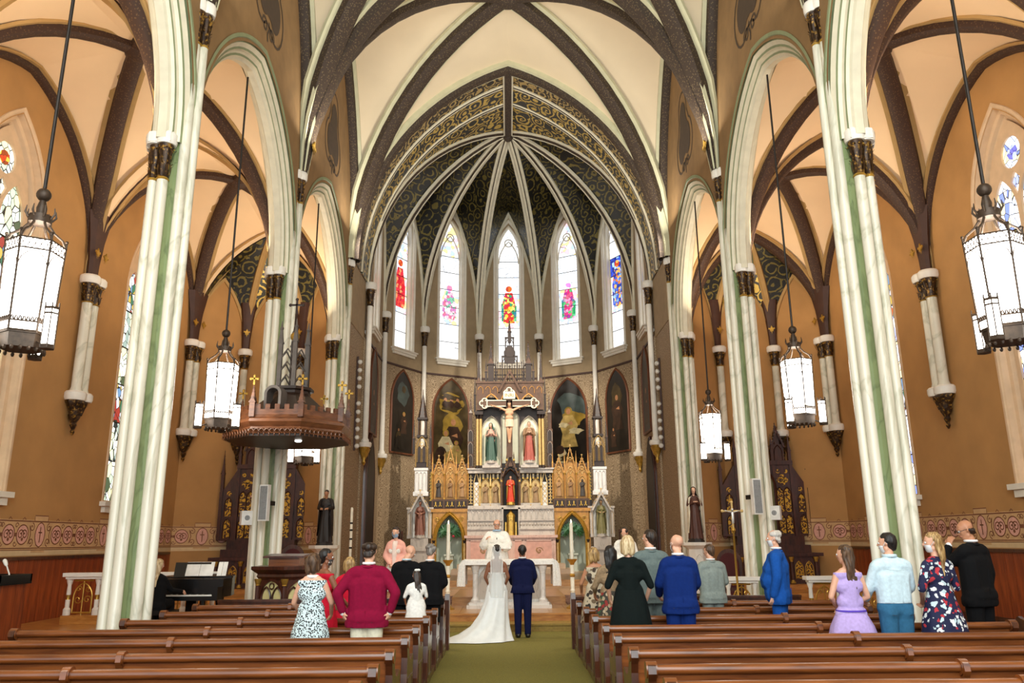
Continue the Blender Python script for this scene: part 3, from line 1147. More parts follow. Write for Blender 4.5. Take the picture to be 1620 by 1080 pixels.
# chancel side walls between the far piers and the apse, with dark doorways
for s, side in ((-1, 'left'), (1, 'right')):
    root = struct('wall_chancel_' + side)
    f = lambda a, b_: (s * 5.40, a, b_)
    m = MB(); tess([(25.62, 0), (28.1, 0), (28.1, 18.9), (25.62, 18.9)], [], f, m); m.obj('wall_panel', W_DAMASK, root, 0)
    m = MB(); m.box((min(s * 5.38, s * 5.42), 25.62, 9.1), (max(s * 5.38, s * 5.42), 28.1, 18.9)); m.obj('wall_panel', W_APSE, root, 0)
    # doorway
    dr = struct('door_%d' % (1 if s < 0 else 2))
    m = MB(); m.prism(parch(.75, 4.0, 1.6, 8, 29.6, .69), lambda a, b_: (s * 5.2, a, b_), lambda a, b_: (s * 5.33, a, b_)); m.obj('leaf', plain('dark_door_wood', srgb(40, 26, 18), .5), dr, 0)
    m = MB(); m.sweep([(s * 5.28, a, b_) for a, b_ in parch(.78, 4.0, 1.66, 10, 29.6, .69)], [(0, .14), (0, -.02), (.06, -.08), (.12, -.08), (.16, 0), (.16, .14)], (s, 0, 0)); m.obj('frame', DARKWOOD, dr, 30)
    m = MB(); m.ell((s * 5.16, 29.05, 1.75), (.04, .04, .04), 8, 5); m.obj('door_knob', GILT, dr)

# ------------------------------------------------------------------ aisle walls
GLA = [stained('leaded_glass_a', [srgb(244, 248, 226), srgb(232, 240, 214), srgb(70, 84, 60), srgb(240, 234, 180), srgb(250, 252, 240), srgb(190, 210, 180), srgb(240, 244, 236)], 5.5, 1.35, .05, (1, 1, .7)),
       stained('leaded_glass_b', [srgb(244, 248, 230), srgb(230, 234, 190), srgb(150, 170, 160), srgb(244, 244, 234), srgb(40, 50, 50), srgb(226, 234, 214)], 6.5, 1.3, .05, (1, 1, .7)),
       stained('leaded_glass_c', [srgb(240, 244, 240), srgb(120, 160, 200), srgb(220, 190, 90), srgb(60, 120, 90), srgb(240, 240, 250), srgb(170, 60, 50)], 6, 1.0, .05, (1, 1, .7))]
GLB = [stained('leaded_glass_d', [srgb(244, 248, 255), srgb(220, 230, 255), srgb(120, 140, 210), srgb(250, 250, 250), srgb(236, 226, 180)], 6, 1.5, .04, (1, 1, .7)),
       stained('leaded_glass_e', [srgb(244, 248, 255), srgb(250, 250, 255), srgb(200, 90, 40), srgb(236, 240, 255), srgb(90, 130, 120), srgb(170, 180, 230)], 7, 1.4, .04, (1, 1, .7)),
       GLA[2]]


def frieze(mb, f, L, n, z0=1.76, z1=2.40):
    """the painted band: medallions between pairs of scrolled roundels; f maps (along, z, h)"""
    zc = (z0 + z1) / 2
    h = z1 - z0
    mb.patch([(0, z0), (L, z0), (L, z1), (0, z1)], f, 0, .002)
    mb.patch([(0, z0 - .13), (L, z0 - .13), (L, z0 - .01), (0, z0 - .01)], f, 3, .002)
    for zz, w in ((z0 + .03, .022), (z1 - .03, .03), (z0 - .01, .014)):
        mb.ribbon([(0, zz), (L, zz)], w, f, 1, .006)
    p = L / n
    for k in range(n):
        c = p * (k + .5)
        # medallion: ogee lozenge in a taller tablet
        mb.patch([(c - .26, z0 - .07), (c + .26, z0 - .07), (c + .26, z1 + .1), (c - .26, z1 + .1)], f, 0, .004)
        mb.ribbon([(c - .26, z1 - .02), (c - .26, z1 + .1), (c + .26, z1 + .1), (c + .26, z1 - .02)], .022, f, 1, .008)
        loz = [(c + .19 * math.copysign(abs(cos(t)) ** 1.5, cos(t)) , zc + .3 * sin(t) * (1 - .12 * abs(cos(2 * t)))) for t in [2 * pi * q / 24 for q in range(24)]]
        mb.patch(loz, f, 2, .008)
        mb.ribbon(loz, .024, f, 1, .01, True)
        mb.ribbon([(c, zc - .17), (c, zc + .17)], .03, f, 1, .011)
        mb.ribbon([(c - .07, zc + .05), (c + .07, zc + .05)], .03, f, 1, .011)
        for d in (-1, 1):
            mb.ribbon(spiral(c + d * .33, zc + .16, .1, 1.3, 12, d, pi / 2), .022, f, 1, .009)
            mb.ribbon(spiral(c + d * .33, zc - .16, .1, 1.3, 12, -d, -pi / 2), .022, f, 1, .009)
            mb.ribbon([(c + d * .42, zc - .2), (c + d * .36, zc), (c + d * .42, zc + .2)], .025, f, 1, .009)
            q = 0
            x = .66
            while x + .2 < p / 2 + .12:
                cc = c + d * x
                mb.patch(circle2(cc, zc, .2, 16), f, 2, .006)
                mb.ribbon(circle2(cc, zc, .21, 18), .026, f, 1, .009, True)
                mb.ribbon(spiral(cc - .07, zc, .12, 1.4, 12, 1, 0), .028, f, 1, .01)
                mb.ribbon(spiral(cc + .07, zc, .12, 1.4, 12, -1, pi), .028, f, 1, .01)
                mb.patch(circle2(cc, zc - .1, .04, 8), f, 1, .011)
                mb.patch(circle2(cc + d * .25, zc, .045, 8), f, 1, .011)
                for e in (-1, 1):
                    mb.ribbon(spiral(cc + d * .24, zc + e * .19, .07, 1.1, 9, e, 0), .02, f, 1, .009)
                mb.ribbon([(cc - .06, z1), (cc, z1 + .05), (cc + .06, z1)], .02, f, 1, .01)
                x += .5
    return mb


FRM = [PINKBAND, FRZ, FRZ2, BORDER]
wn = 8
for s, side in ((-1, 'left'), (1, 'right')):
    root = struct('wall_' + side)
    f = lambda a, b_: (s * WX, a, b_)
    yc = [(PY[k] + PY[k + 1]) / 2 for k in range(1, 4)]
    holes = [list(reversed(parch(1.2, 8.85, 2.25, 12, y, 2.75))) for y in yc]
    m = MB(); tess([(-1.2, 0), (25.62, 0), (25.62, 13.4), (-1.2, 13.4)], holes, f, m); m.obj('wall_face', W_AISLE, root, 0)
    for k, y in enumerate(yc):
        M = Matrix(((0, s, 0, s * WX), (-s if s < 0 else -1, 0, 0, y), (0, 0, 1, 0), (0, 0, 0, 1)))
        M = Matrix(((0, s, 0, s * WX), (1, 0, 0, y), (0, 0, 1, 0), (0, 0, 0, 1)))
        if k:
            make_window(wn, M, 'aisle', GLA if s < 0 else GLB)
            wn += 1
        else:
            m = MB(); m.T = M; m.slab(parch(1.2, 8.85, 2.25, 12, 0, 2.75), .3, .34); m.obj('glass', GLA[0], root, 0)
    if s < 0:
        wn = 10
    fr = MB(); frieze(fr, lambda a, b_, h: (s * (WX - h), 11.2 + a, b_), 14.4, 5); fr.obj('painted_frieze', FRM, root, 0)
    # wainscot of upright boards
    ws = struct('trim_wainscot_' + side)
    y = 11.0
    k = 0
    me = None
    while y < 25.3:
        w = .29
        b = MB(); b.box((-.03, .004, 0), (.012 + .006 * (k % 3), w - .004, 1.54))
        if me is None or k < 3:
            me = [None] * 3 if k == 0 else me
            me[k] = b.mesh('board', WAINS, 0)
        o = link('board', me[k % 3], ws, (s * (WX - .03), y, 0))
        if s > 0:
            o.scale = (-1, 1, 1)
        y += w
        k += 1
    m = MB(); x0, x1 = sorted((s * WX, s * (WX - .1))); m.box((x0, 11, 1.54), (x1, 25.4, 1.61)); m.box((x0, 11, 0), (x1, 25.4, .16)); m.obj('rail', PEWD, ws, 0)
    # end of the aisle: three-sided recess, vaulted with gold scrollwork
    er = struct('wall_chapel_' + side)
    C5 = [Vector((s * WX, 25.62, 0)), Vector((s * 9.33, 26.9, 0)), Vector((s * 7.29, 26.9, 0)), Vector((s * 5.9, 25.62, 0))]
    hubA = Vector((s * 8.31, 25.62, CAPW + 3.85))
    for k in range(3):
        A, B = C5[k], C5[k + 1]
        hf = (B - A).length / 2
        x = (B - A).normalized()
        for mm, z0, z1, dd in ((W_AISLE, 0, 13.4, 0),):
            m = MB(); m.quadpts([(A.x, A.y, z0), (B.x, B.y, z0), (B.x, B.y, z1), (A.x, A.y, z1)]); m.obj('wall_face', mm, er, 0)
        nin = Vector((s * 8.3, 24, 0)) - (A + B) / 2
        nrm = Vector((-x.y, x.x, 0))
        if nrm.dot(nin) < 0:
            nrm = -nrm
        fr = MB(); frieze(fr, lambda a, b_, h: tuple(A + x * a + nrm * h + Vector((0, 0, b_))), 2 * hf, 1); fr.obj('painted_frieze', FRM, er, 0)
        # vault cell
        Az, Bz = A + Vector((0, 0, CAPW)), B + Vector((0, 0, CAPW))
        ar = 2.5
        Mt = (Az + Bz) / 2 + Vector((0, 0, ar))
        R = (hf * hf + ar * ar) / (2 * hf)
        for half, c in enumerate((Az, Bz)):
            m = MB()
            L = (Vector((hubA.x, hubA.y, 0)) - Vector((c.x, c.y, 0))).length
            P = [Vector((c.x + (hubA.x - c.x) * u, c.y + (hubA.y - c.y) * u, CAPW + arcz(u, L, hubA.z - CAPW))) for u in U(12)]
            Q = []
            for p in P:
                z = p.z - CAPW
                if z < ar:
                    q = c + (Mt - c) * ((R - sqrt(R * R - z * z)) / hf)
                    q = Vector((q.x, q.y, p.z))
                else:
                    q = Mt + (hubA - Mt) * ((z - ar) / (hubA.z - CAPW - ar))
                Q.append(q)
            m.rings([[tuple(p * (1 - t) + q * t) for p, q in zip(P, Q)] for t in (0, .33, .66, 1)], closed=False)
            m.obj('vault_web', GOLDSCROLL_DIM if k != 1 else GOLDSCROLL, ceil, 50)
            if half == 1 and k < 2 or (k == 0 and half == 0) or (k == 2 and half == 1):
                d = Vector((hubA.x - c.x, hubA.y - c.y, 0)).normalized()
                if d.length > .1 and k < 2 and half == 1:
                    m = MB(); m.sweep(P, [(.05, -.11), (-.05, -.11), (-.12, 0), (-.05, .11), (.05, .11)], Vector((0, 0, 1)).cross(d)); m.obj('vault_rib', FILLET_A, ceil, 30)
        m = MB()
        pa = [tuple(A + x * (hf + a) + Vector((0, 0, b_))) for a, b_ in parch(hf - .03, CAPW, ar - .05, 10)]
        m.sweep(pa, [(.05, -.06), (-.05, -.06), (-.05, .06), (.05, .06)], -nrm if nrm.dot(nin) > 0 else nrm); m.obj('wall_rib', FILLET_A, ceil, 30)
    m = MB(); x0, x1 = sorted((s * 5.9, s * WX)); 

# wall shafts on corbels


def make_wall_shaft(label, two=True):
    """local: wall at x = 0, room towards +x"""
    t = thing('wall_shaft', label, 'column')
    ys = (-.15, .15) if two else (0,)
    for y in ys:
        m = MB(); m.lathe((.17, y, 0), [(.14, 5.42), (.14, 5.5), (.12, 5.56), (.12, 7.72)], 14); m.obj('shaft', MARB, t)
        m = MB(); capital(m, (.17, y), .125, 7.7, 8.22, 6); m.obj('capital', [BRONZE, GILT], t)
    m = MB(); abacus(m, [(.17, y) for y in ys], .25, 8.2, 8.42); m.box((0, -.3 if two else -.2, 8.22), (.2, .3 if two else .2, 8.4)); m.obj('abacus', WHITE, t)
    m = MB(); abacus(m, [(.17, y) for y in ys], .25, 5.24, 5.46); m.box((0, -.3 if two else -.2, 5.26), (.2, .3 if two else .2, 5.44)); m.obj('corbel_cap', WHITE, t)
    m = MB(); w = .3 if two else .2
    m.lathe((.13, 0, 0), [(.02, 4.42), (.06, 4.5), (.04, 4.56), (.09, 4.66), (.07, 4.72), (.14, 4.84), (.16, 4.9), (.13, 4.93), (.2, 5.08), (.27, 5.2), (.27, 5.26)], 12, ry=w / .24, rx=.8)
    for k in range(7):
        leaf(m, (.13, 0), -pi / 2 + pi * k / 6, .16, 4.9, .25, 5.22, .06, 0)
    for k in range(5):
        a = -pi / 2 + pi * k / 4
        m.ell((.13 + .18 * cos(a), .24 * sin(a), 5.14), (.035,) * 3, 6, 4, 1)
    m.obj('corbel', [BRONZE, GILT], t)
    m = MB(); m.lathe((.12, 0, 0), [(.09, 8.4), (.1, 8.8), (.14, 9.4), (.22, 10.1)], 8, ry=2.2 if two else 1.4); m.obj('springer', OXBLOOD, t)
    for y in ((-.2, .2) if two else (0,)):
        m = MB(); fleur(m, lambda a, b_, h: (.29 + h, a, b_), y, 8.95, .13); m.obj('gilt_fleur', GILT, t, 0)
    return t


ws0 = make_wall_shaft('paired wall colonnette right of the big left lantern, on a dark corbel')
ws0.location = (-WX, PY[3], 0)
G = 'paired colonnettes on the aisle walls'
dup(ws0, (WX, PY[3], 0), pi, 'paired wall colonnette left of the big right lantern, on a dark corbel', G)
dup(ws0, (-WX + .05, PY[4] - .1, 0), -.3, 'paired wall colonnette at the left chapel corner, beside the middle left lantern', G)
dup(ws0, (WX - .05, PY[4] - .1, 0), pi + .3, 'paired wall colonnette at the right chapel corner, beside the middle right lantern', G)
ss0 = make_wall_shaft('single chapel colonnette with dark capital left of the pier with the pulpit canopy', False)
ss0.location = (-9.33, 26.9, 0); ss0.rotation_euler = (0, 0, -pi / 2 + .35)
G = 'single colonnettes of the two chapels'
dup(ss0, (-7.29, 26.9, 0), -pi / 2 - .35, 'single chapel colonnette with dark capital behind the pulpit canopy spire', G)
dup(ss0, (7.29, 26.9, 0), -pi / 2 + .35, 'single chapel colonnette between the far and middle right piers', G)
dup(ss0, (9.33, 26.9, 0), -pi / 2 - .35, 'single chapel colonnette right of the middle pier and left of the hanging lantern', G)


def make_apse_shaft(label, zbot, corb):
    t = thing('apse_shaft', label, 'column')
    m = MB(); m.lathe((.12, 0, 0), [(.14, zbot), (.14, zbot + .1), (.1, zbot + .16), (.1, 10.45)], 12); m.obj('shaft', WHITE, t)
    m = MB(); capital(m, (.12, 0), .11, 10.4, 11.05, 6); m.obj('capital', [BRONZE, BRONZE], t)
    m = MB(); abacus(m, [(.12, 0)], .23, 11.03, 11.3); m.obj('abacus', WHITE, t)
    if corb:
        m = MB(); abacus(m, [(.12, 0)], .24, zbot - .16, zbot + .02); m.obj('corbel_cap', WHITE, t)
        m = MB(); m.lathe((.1, 0, 0), [(.02, zbot - .8), (.07, zbot - .7), (.05, zbot - .62), (.14, zbot - .4), (.2, zbot - .16)], 10)
        for k in range(6):
            leaf(m, (.1, 0), -pi / 2 + pi * k / 5, .12, zbot - .5, .22, zbot - .18, .05, 0)
        m.obj('corbel', GILT, t)
    return t


names = ['apse colonnette {} of the middle stained glass window, beside the carved spires',
         'apse colonnette {} of the altarpiece, between the two bright lancet windows',
         'thin apse colonnette {} of the outermost bright lancet window, near the dark painting',
         'colonnette with a gilt corbel {} of the chancel arch, by the bulbs']
for s in (-1, 1):
    w = 'to the left' if s < 0 else 'to the right'
    for k, c in enumerate(COR):
        t = make_apse_shaft(names[k].format(w), (1.0, 1.0, 5.3, 5.3)[k], k > 1)
        c = c if s > 0 else mir(c)
        t.location = (c.x, c.y, 0)
        d = Vector((AC.x - c.x, AC.y - c.y, 0))
        t.rotation_euler = (0, 0, atan2(d.y, d.x) if k < 3 else (0 if s < 0 else pi))
        t['group'] = 'colonnettes of the apse'

# roof and end walls that keep the weather out
sh = struct('roof')
m = MB(); m.box((-12, -1.3, 21), (12, 37.5, 21.2)); m.obj('roof_deck', DARKWOOD, sh, 0)
for s in (-1, 1):
    m = MB(); x0, x1 = sorted((s * 11.6, s * 11.7)); m.box((x0, -1.3, 0), (x1, 37.5, 21)); m.obj('outer_wall', W_NAVE, sh, 0)
m = MB(); m.box((-12, 37.3, 0), (12, 37.5, 21)); m.obj('outer_wall', W_NAVE, sh, 0)

# ================================================================== figures
SKIN_A = plain('fair_skin', srgb(226, 172, 142), .5, 0, .06, 20)
SKIN_B = plain('brown_skin', srgb(140, 88, 62), .5, 0, .06, 20)
SKIN_C = plain('tan_skin', srgb(196, 138, 104), .5, 0, .06, 20)
EYEW = plain('eye_white', (.8, .8, .78, 1), .3)
EYED = plain('dark_iris', (.02, .015, .01, 1), .2)
LIPS = plain('lips', srgb(170, 92, 84), .5)
SHOE = plain('black_leather', (.012, .011, .011, 1), .3)
MASKW = plain('white_mask', srgb(226, 228, 230), .8)
MASKB = plain('blue_mask', srgb(150, 180, 206), .8)
MASKD = printed('dark_patterned_mask', [srgb(200, 190, 180), srgb(40, 36, 34), srgb(150, 140, 130), srgb(60, 54, 52)], 40)


def hairmat(name, c1, c2):
    t = NT(name, .45)
    v = t.coord((9, 9, 1.2))
    nz = t.n('ShaderNodeTexNoise', Scale=6.0, Detail=4.0)
    t.l(v, nz.inputs['Vector'])
    t.col(t.ramp(nz.outputs[0], [(.35, c1), (.65, c2)]))
    t.bump(nz.outputs[0], .5, .02)
    return t.m


H_BLACK = hairmat('black_hair', srgb(14, 11, 10), srgb(38, 30, 26))
H_DKBR = hairmat('dark_brown_hair', srgb(26, 18, 14), srgb(62, 44, 32))
H_BR = hairmat('brown_hair', srgb(50, 34, 24), srgb(104, 76, 52))
H_BLOND = hairmat('blonde_hair', srgb(170, 138, 92), srgb(232, 210, 168))
H_HONEY = hairmat('honey_hair', srgb(120, 88, 50), srgb(204, 168, 110))
H_GREY = hairmat('grey_hair', srgb(84, 78, 72), srgb(160, 152, 144))
H_WHITE = hairmat('white_hair', srgb(180, 172, 162), srgb(226, 220, 210))


class Fig:
    def __init__(s, H=1.75, fem=False, w=1.0, yaw=0, nod=0, arms='down', lean=0.0):
        s.k = H / 1.75
        s.fem = fem
        s.w = w * (.92 if fem else 1.0)
        s.yaw, s.nod = radians(yaw), radians(nod)
        P = {'down': ((.245, -.02, 1.14), (.25, .05, .89)), 'clasp': ((.25, .0, 1.14), (.05, .22, .97)), 'hips': ((.325, -.10, 1.18), (.275, -.06, .97)),
             'book': ((.25, .02, 1.14), (.12, .26, 1.12)), 'front': ((.25, .06, 1.15), (.20, .26, 1.0)), 'pray': ((.24, .05, 1.15), (.035, .2, 1.24)), 'back': ((.25, -.05, 1.14), (.07, -.16, .96)),
             'face': ((.22, .2, 1.18), (.08, .2, 1.5)), 'piano': ((.24, .05, 1.15), (.26, .34, 1.06)), 'wide': ((.32, .08, 1.2), (.30, .28, 1.22))}
        a = arms if isinstance(arms, (tuple, list)) else (arms, arms)
        s.arm = [P[q] if isinstance(q, str) else q for q in a]      # left (-x), right (+x)
        s.sit = False
        s.sh = .175 if not fem else .16
        s.bent = lean

    def p(s, x, y, z):
        """figure metres to local metres, with a bow of the trunk above the hips"""
        if s.bent and z > .95:
            a = s.bent
            dz = z - .95
            y, z = y + dz * sin(a), .95 + dz * cos(a) - 0 * y
        return Vector((x * s.k, y * s.k, z * s.k))

    def hp(s, x, y, z):
        """head space: relative to the centre of the head, turned on the neck"""
        v = Matrix.Rotation(s.yaw, 3, 'Z') @ Matrix.Rotation(-s.nod, 3, 'X') @ Vector((x, y, z + .10))
        q = s.p(0, .012, 1.54)
        return q + v * s.k

    def C(s, mb, a, ra, b, rb=None, fl=1.0, n=10, e=0.0, head=False):
        f = s.hp if head else s.p
        rb = ra if rb is None else rb
        mb.cap(f(*a), (ra + e) * s.k, f(*b), (rb + e) * s.k, n, 0, fl)

    def torso(s, mb, e=0.0, low=.93, bust=True):
        w = s.w
        f = s.fem
        s.C(mb, (-.088 * w, 0, .93), .108, (.088 * w, 0, .93), fl=.92, e=e)
        s.C(mb, (-.074 * w, 0, 1.08), .102 if not f else .088, (.074 * w, 0, 1.08), fl=.95, e=e)
        s.C(mb, (0, 0, .98), .115 * w, (0, 0, 1.3), .125 * w, fl=.85, e=e)
        s.C(mb, (-.088 * w, 0, 1.27), .105 if not f else .09, (.088 * w, 0, 1.27), fl=.95, e=e)
        s.C(mb, (-s.sh * .8 * w, -.012, 1.40), .066 if not f else .056, (s.sh * .8 * w, -.012, 1.40), e=e)
        s.C(mb, (-.07, -.02, 1.44), .05, (.07, -.02, 1.44), e=e * .6)
        if s.w > 1.2 and not f:
            s.C(mb, (-.09, .06, 1.08), .145, (.09, .06, 1.08), e=e); s.C(mb, (-.1, .02, 1.22), .14, (.1, .02, 1.22), e=e); s.C(mb, (-.1, .02, .92), .14, (.1, .02, .92), e=e)
        if f and bust:
            for q in (-1, 1):
                s.C(mb, (q * .075, .075, 1.26), .058, (q * .07, .06, 1.30), .05, e=e)

    def legs(s, mb, e=0.0, top=True, feet=True, zmin=.08):
        for q in (-1, 1):
            hip, kn, an = (q * .09, 0, .88), (q * .095, .01, .48), (q * .095, -.02, .09)
            if s.sit:
                hip, kn, an = (q * .1, 0, .93), (q * .13, .44, .93), (q * .13, .46, .50)
            s.C(mb, hip, .088 * (1 + .05 * s.fem), kn, .06, e=e)
            s.C(mb, kn, .06, an, .042, e=e)
            if feet:
                s.foot(mb, q, an)

    def foot(s, mb, q, an=None, e=0.0):
        x, y, z = an or (q * .095, -.02, .09)
        s.C(mb, (x, y - .02, z - .045), .042, (x + q * .02, y + .17, z - .055), .032, e=e)

    def hand(mbs, mb, wr, d, curl, side):
        """palm with four unequal bent fingers and a thumb from its side"""
        k = mbs.k
        d = d.normalized()
        curl = (curl - d * curl.dot(d)).normalized()
        lat = d.cross(curl) * side
        for q in (-1, 0, 1):
            mb.cap(wr + lat * (.016 * q * k), .017 * k, wr + d * .075 * k + lat * (.024 * q * k), .015 * k, 8)
        for j, (o, ln) in enumerate(((-.034, .062), (-.012, .076), (.011, .072), (.033, .058))):
            a = wr + d * .078 * k + lat * o * k
            b = a + (d * .85 + curl * .45) * ln * .62 * k
            c = b + (d * .4 + curl * .9) * ln * .55 * k
            mb.cap(a, .0098 * k, b, .009 * k, 6)
            mb.cap(b, .009 * k, c, .0078 * k, 6)
        a = wr + d * .02 * k - lat * .03 * k
        b = a + (d * .55 - lat * .65 + curl * .35) * .045 * k
        c = b + (d * .85 + curl * .4) * .034 * k
        mb.cap(a, .0125 * k, b, .0105 * k, 6)
        mb.cap(b, .0105 * k, c, .009 * k, 6)

    def arms(s, mb, e=0.0, upto=2, hands=True):
        for q, (el, wr) in zip((-1, 1), s.arm):
            sh = (q * s.sh * s.w, -.012, 1.39)
            el = (q * el[0] * (.5 + .5 * s.w), el[1], el[2])
            wr = (q * wr[0], wr[1], wr[2])
            s.C(mb, sh, .056 if not s.fem else .046, el, .042 if not s.fem else .035, e=e)
            if upto >= 1:
                fr = min(1, upto - 1) if upto > 1 else 0
                if fr > 0:
                    e1 = tuple(a + (b - a) * fr for a, b in zip(el, wr))
                    s.C(mb, el, .041 if not s.fem else .034, e1, .03 if not s.fem else .025, e=e)
            if hands:
                a, b = s.p(*el), s.p(*wr)
                d = (b - a)
                cu = Vector((-q * .8, .5, -.1)) if d.z < -.1 * s.k else Vector((-q * .6, .2, -.6))
                if abs(d.normalized().dot(cu.normalized())) > .93:
                    cu = Vector((0, .3, -1))
                s.hand(mb, b, d, cu, q)

    def head(s, mb):
        s.C(mb, (0, -.008, 1.42), .056 if not s.fem else .047, (0, .0, 1.55), .052 if not s.fem else .044)
        H = lambda a, ra, b, rb=None: s.C(mb, a, ra, b, rb, head=True, n=14)
        H((0, -.014, .04), .080, (0, .010, .035), .076)              # skull
        H((0, .022, .0), .066, (0, .030, -.045), .052)               # face
        H((0, .046, -.085), .026, (0, .052, -.088), .024)            # chin
        for q in (-1, 1):
            H((q * .045, .0, -.06), .025, (q * .018, .045, -.085), .022)  # jaw
            H((q * .036, .058, -.012), .020, (q * .03, .062, -.02), .018)  # cheek
            H((q * .018, .082, .026), .010, (q * .045, .072, .024), .009)  # brow
            H((q * .076, -.004, .012), .013, (q * .074, .0, -.016), .010)  # ear
        H((0, .088, .018), .008, (0, .106, -.022), .0125)            # nose
        H((-.014, .090, -.026), .009, (.014, .090, -.026), .009)
        H((-.018, .081, -.056), .007, (.018, .081, -.056), .007)     # lips

    def body(s, mb):
        s.torso(mb)
        s.legs(mb)
        s.arms(mb)
        s.head(mb)

    def face_parts(s, root, brow=None):
        m = MB()
        for q in (-1, 1):
            m.ell(s.hp(q * .031, .082, .004), [.0125 * s.k] * 3, 8, 6)
        m.obj('eyes', EYEW, root)
        m = MB()
        for q in (-1, 1):
            m.ell(s.hp(q * .031, .0915, .004), [.0062 * s.k] * 3, 8, 5)
        m.obj('irises', EYED, root)
        m = MB(); m.tube([s.hp(-.022, .084, -.056), s.hp(-.008, .0895, -.053), s.hp(.008, .0895, -.053), s.hp(.022, .084, -.056)], .0045 * s.k, 6); m.obj('mouth', LIPS, root)

    def mask(s, root, mat):
        m = MB()
        R = []
        for z, r, yy in ((-.022, .055, .068), (-.035, .066, .062), (-.06, .066, .055), (-.088, .056, .046), (-.105, .035, .036)):
            R.append([tuple(s.hp((r + .004) * sin(a), yy - .03 + (.062) * cos(a) if abs(a) < 1.7 else yy, z)) for a in [-1.5 + 3.0 * j / 10 for j in range(11)]])
        m.rings(R, closed=False)
        for q in (-1, 1):
            m.tube([s.hp(q * .066, .045, -.05), s.hp(q * .082, .0, .02), s.hp(q * .076, -.018, -.0)], .003 * s.k, 4)
        m.obj('face_mask', mat, root)

    def glasses(s, root):
        m = MB()
        for q in (-1, 1):
            m.tube([s.hp(q * .032 + .022 * cos(t), .102, .004 + .017 * sin(t)) for t in [2 * pi * j / 12 for j in range(12)]], .003 * s.k, 4, closed=True)
            m.tube([s.hp(q * .054, .1, .006), s.hp(q * .082, .0, .014)], .003 * s.k, 4)
        m.tube([s.hp(-.01, .104, .006), s.hp(.01, .104, .006)], .003 * s.k, 4)
        m.obj('glasses', IRON, root)

    def hair(s, root, kind, mat):
        m = MB()
        H = lambda a, ra, b, rb=None: s.C(m, a, ra, b, rb, head=True, n=12)
        E = lambda c, r: m.cap(s.hp(c[0], c[1], c[2]), r * s.k, s.hp(c[0], c[1] + .001, c[2]), r * s.k, 14)
        if kind in ('short', 'curly', 'bob', 'long', 'wavy', 'updo', 'child'):
            H((0, -.026, .050), .085, (0, -.006, .056), .079)
            H((0, -.045, .0), .071, (0, -.04, .03), .076)
            H((-.05, -.02, .03), .042, (.05, -.02, .03), .042)
        if kind == 'short':
            H((0, -.06, -.045), .042, (0, -.05, .0), .06)
        if kind == 'curly':
            for k in range(26):
                a, b_ = k * 2.4, radians(10 + (k * 37 % 70))
                E((.085 * cos(a) * cos(b_), -.03 + .09 * sin(a) * cos(b_) * (.5 if sin(a) > 0 else 1), .045 + .08 * sin(b_)), .024)
        if kind in ('fringe', 'thin'):
            for q in (-1, 1):
                H((q * .068, -.015, .005), .018, (q * .05, -.066, -.02), .022)
            H((-.045, -.070, -.01), .024, (.045, -.070, -.01), .024)
            H((-.035, -.07, -.04), .024, (.035, -.07, -.04), .024)
            if kind == 'thin':
                H((0, -.055, .06), .062, (0, -.03, .05), .07)
                for q in (-1, 1):
                    H((q * .05, .02, .06), .04, (q * .045, -.03, .06), .05)
        if kind in ('bob', 'child'):
            for q in (-1, 1):
                H((q * .066, .0, .03), .034, (q * .068, -.01, -.085), .032)
                H((q * .04, -.065, .02), .05, (q * .04, -.066, -.10), .04)
        if kind == 'updo':
            H((0, -.10, .05), .045, (0, -.105, .02), .05)
        if kind in ('long', 'wavy'):
            for j, x in enumerate((-.075, -.045, -.015, .015, .045, .075)):
                y0 = -.03 - .055 * (1 - abs(x) / .09)
                z1 = -.30 - .05 * ((j * 7) % 3) - (.06 if kind == 'wavy' else 0)
                prev = (x, y0, .03)
                for t in range(1, 6):
                    q = (x * (1 + .12 * t / 5) + (.016 * sin(2.2 * t + j) if kind == 'wavy' else 0), y0 - .025 * t / 5 + .012 * sin(1.7 * t + j), .03 + (z1 - .03) * t / 5)
                    H(prev, .034 - .003 * (t - 1), q, .031 - .004 * (t - 1))
                    prev = q
        if m.v:
            link('hair', voxel(m, 'hair', mat, .0105 * s.k if kind != 'fringe' else .009, 2, .45), root)


def loft_cloth(s, mb, rings, n=36, m=0):
    """rings: (z, cx, cy, rx, ry, fold depth, folds, phase) in figure metres"""
    R = []
    for z, cx, cyy, rx, ry, fd, nf, ph in rings:
        r = []
        for j in range(n):
            a = 2 * pi * j / n
            q = 1 + fd * cos(nf * a + ph) + .4 * fd * sin((nf // 2 + 1) * a + 2 * ph)
            r.append(tuple(s.p(cx + rx * q * cos(a), cyy + ry * q * sin(a), z)))
        R.append(r)
    mb.rings(R, m, cap0=False, cap1=False)


def cutz(me, z, keep_above=True):
    bm = bmesh.new(); bm.from_mesh(me)
    r = bmesh.ops.bisect_plane(bm, geom=bm.verts[:] + bm.edges[:] + bm.faces[:], plane_co=(0, 0, z), plane_no=(0, 0, 1), clear_inner=keep_above, clear_outer=not keep_above)
    ed = [e for e in r['geom_cut'] if isinstance(e, bmesh.types.BMEdge)]
    if ed:
        try:
            bmesh.ops.edgeloop_fill(bm, edges=ed)
        except Exception:
            pass
    bm.to_mesh(me); bm.free()
    return me


def person(label, loc, rz, fig, skin, hair=None, wear=(), group=None, face=True, mask=None, glasses=False, cat='person'):
    s = fig
    root = thing('person', label, cat, loc, rz, group)
    m = MB(); s.body(m)
    link('body', voxel(m, 'body', skin, .0105, 4, .4), root)
    if hair:
        s.hair(root, *hair)
    if face:
        s.face_parts(root)
    if mask:
        s.mask(root, mask)
    if glasses:
        s.glasses(root)
    for w in wear:
        WEAR[w[0]](s, root, *w[1:])
    return root


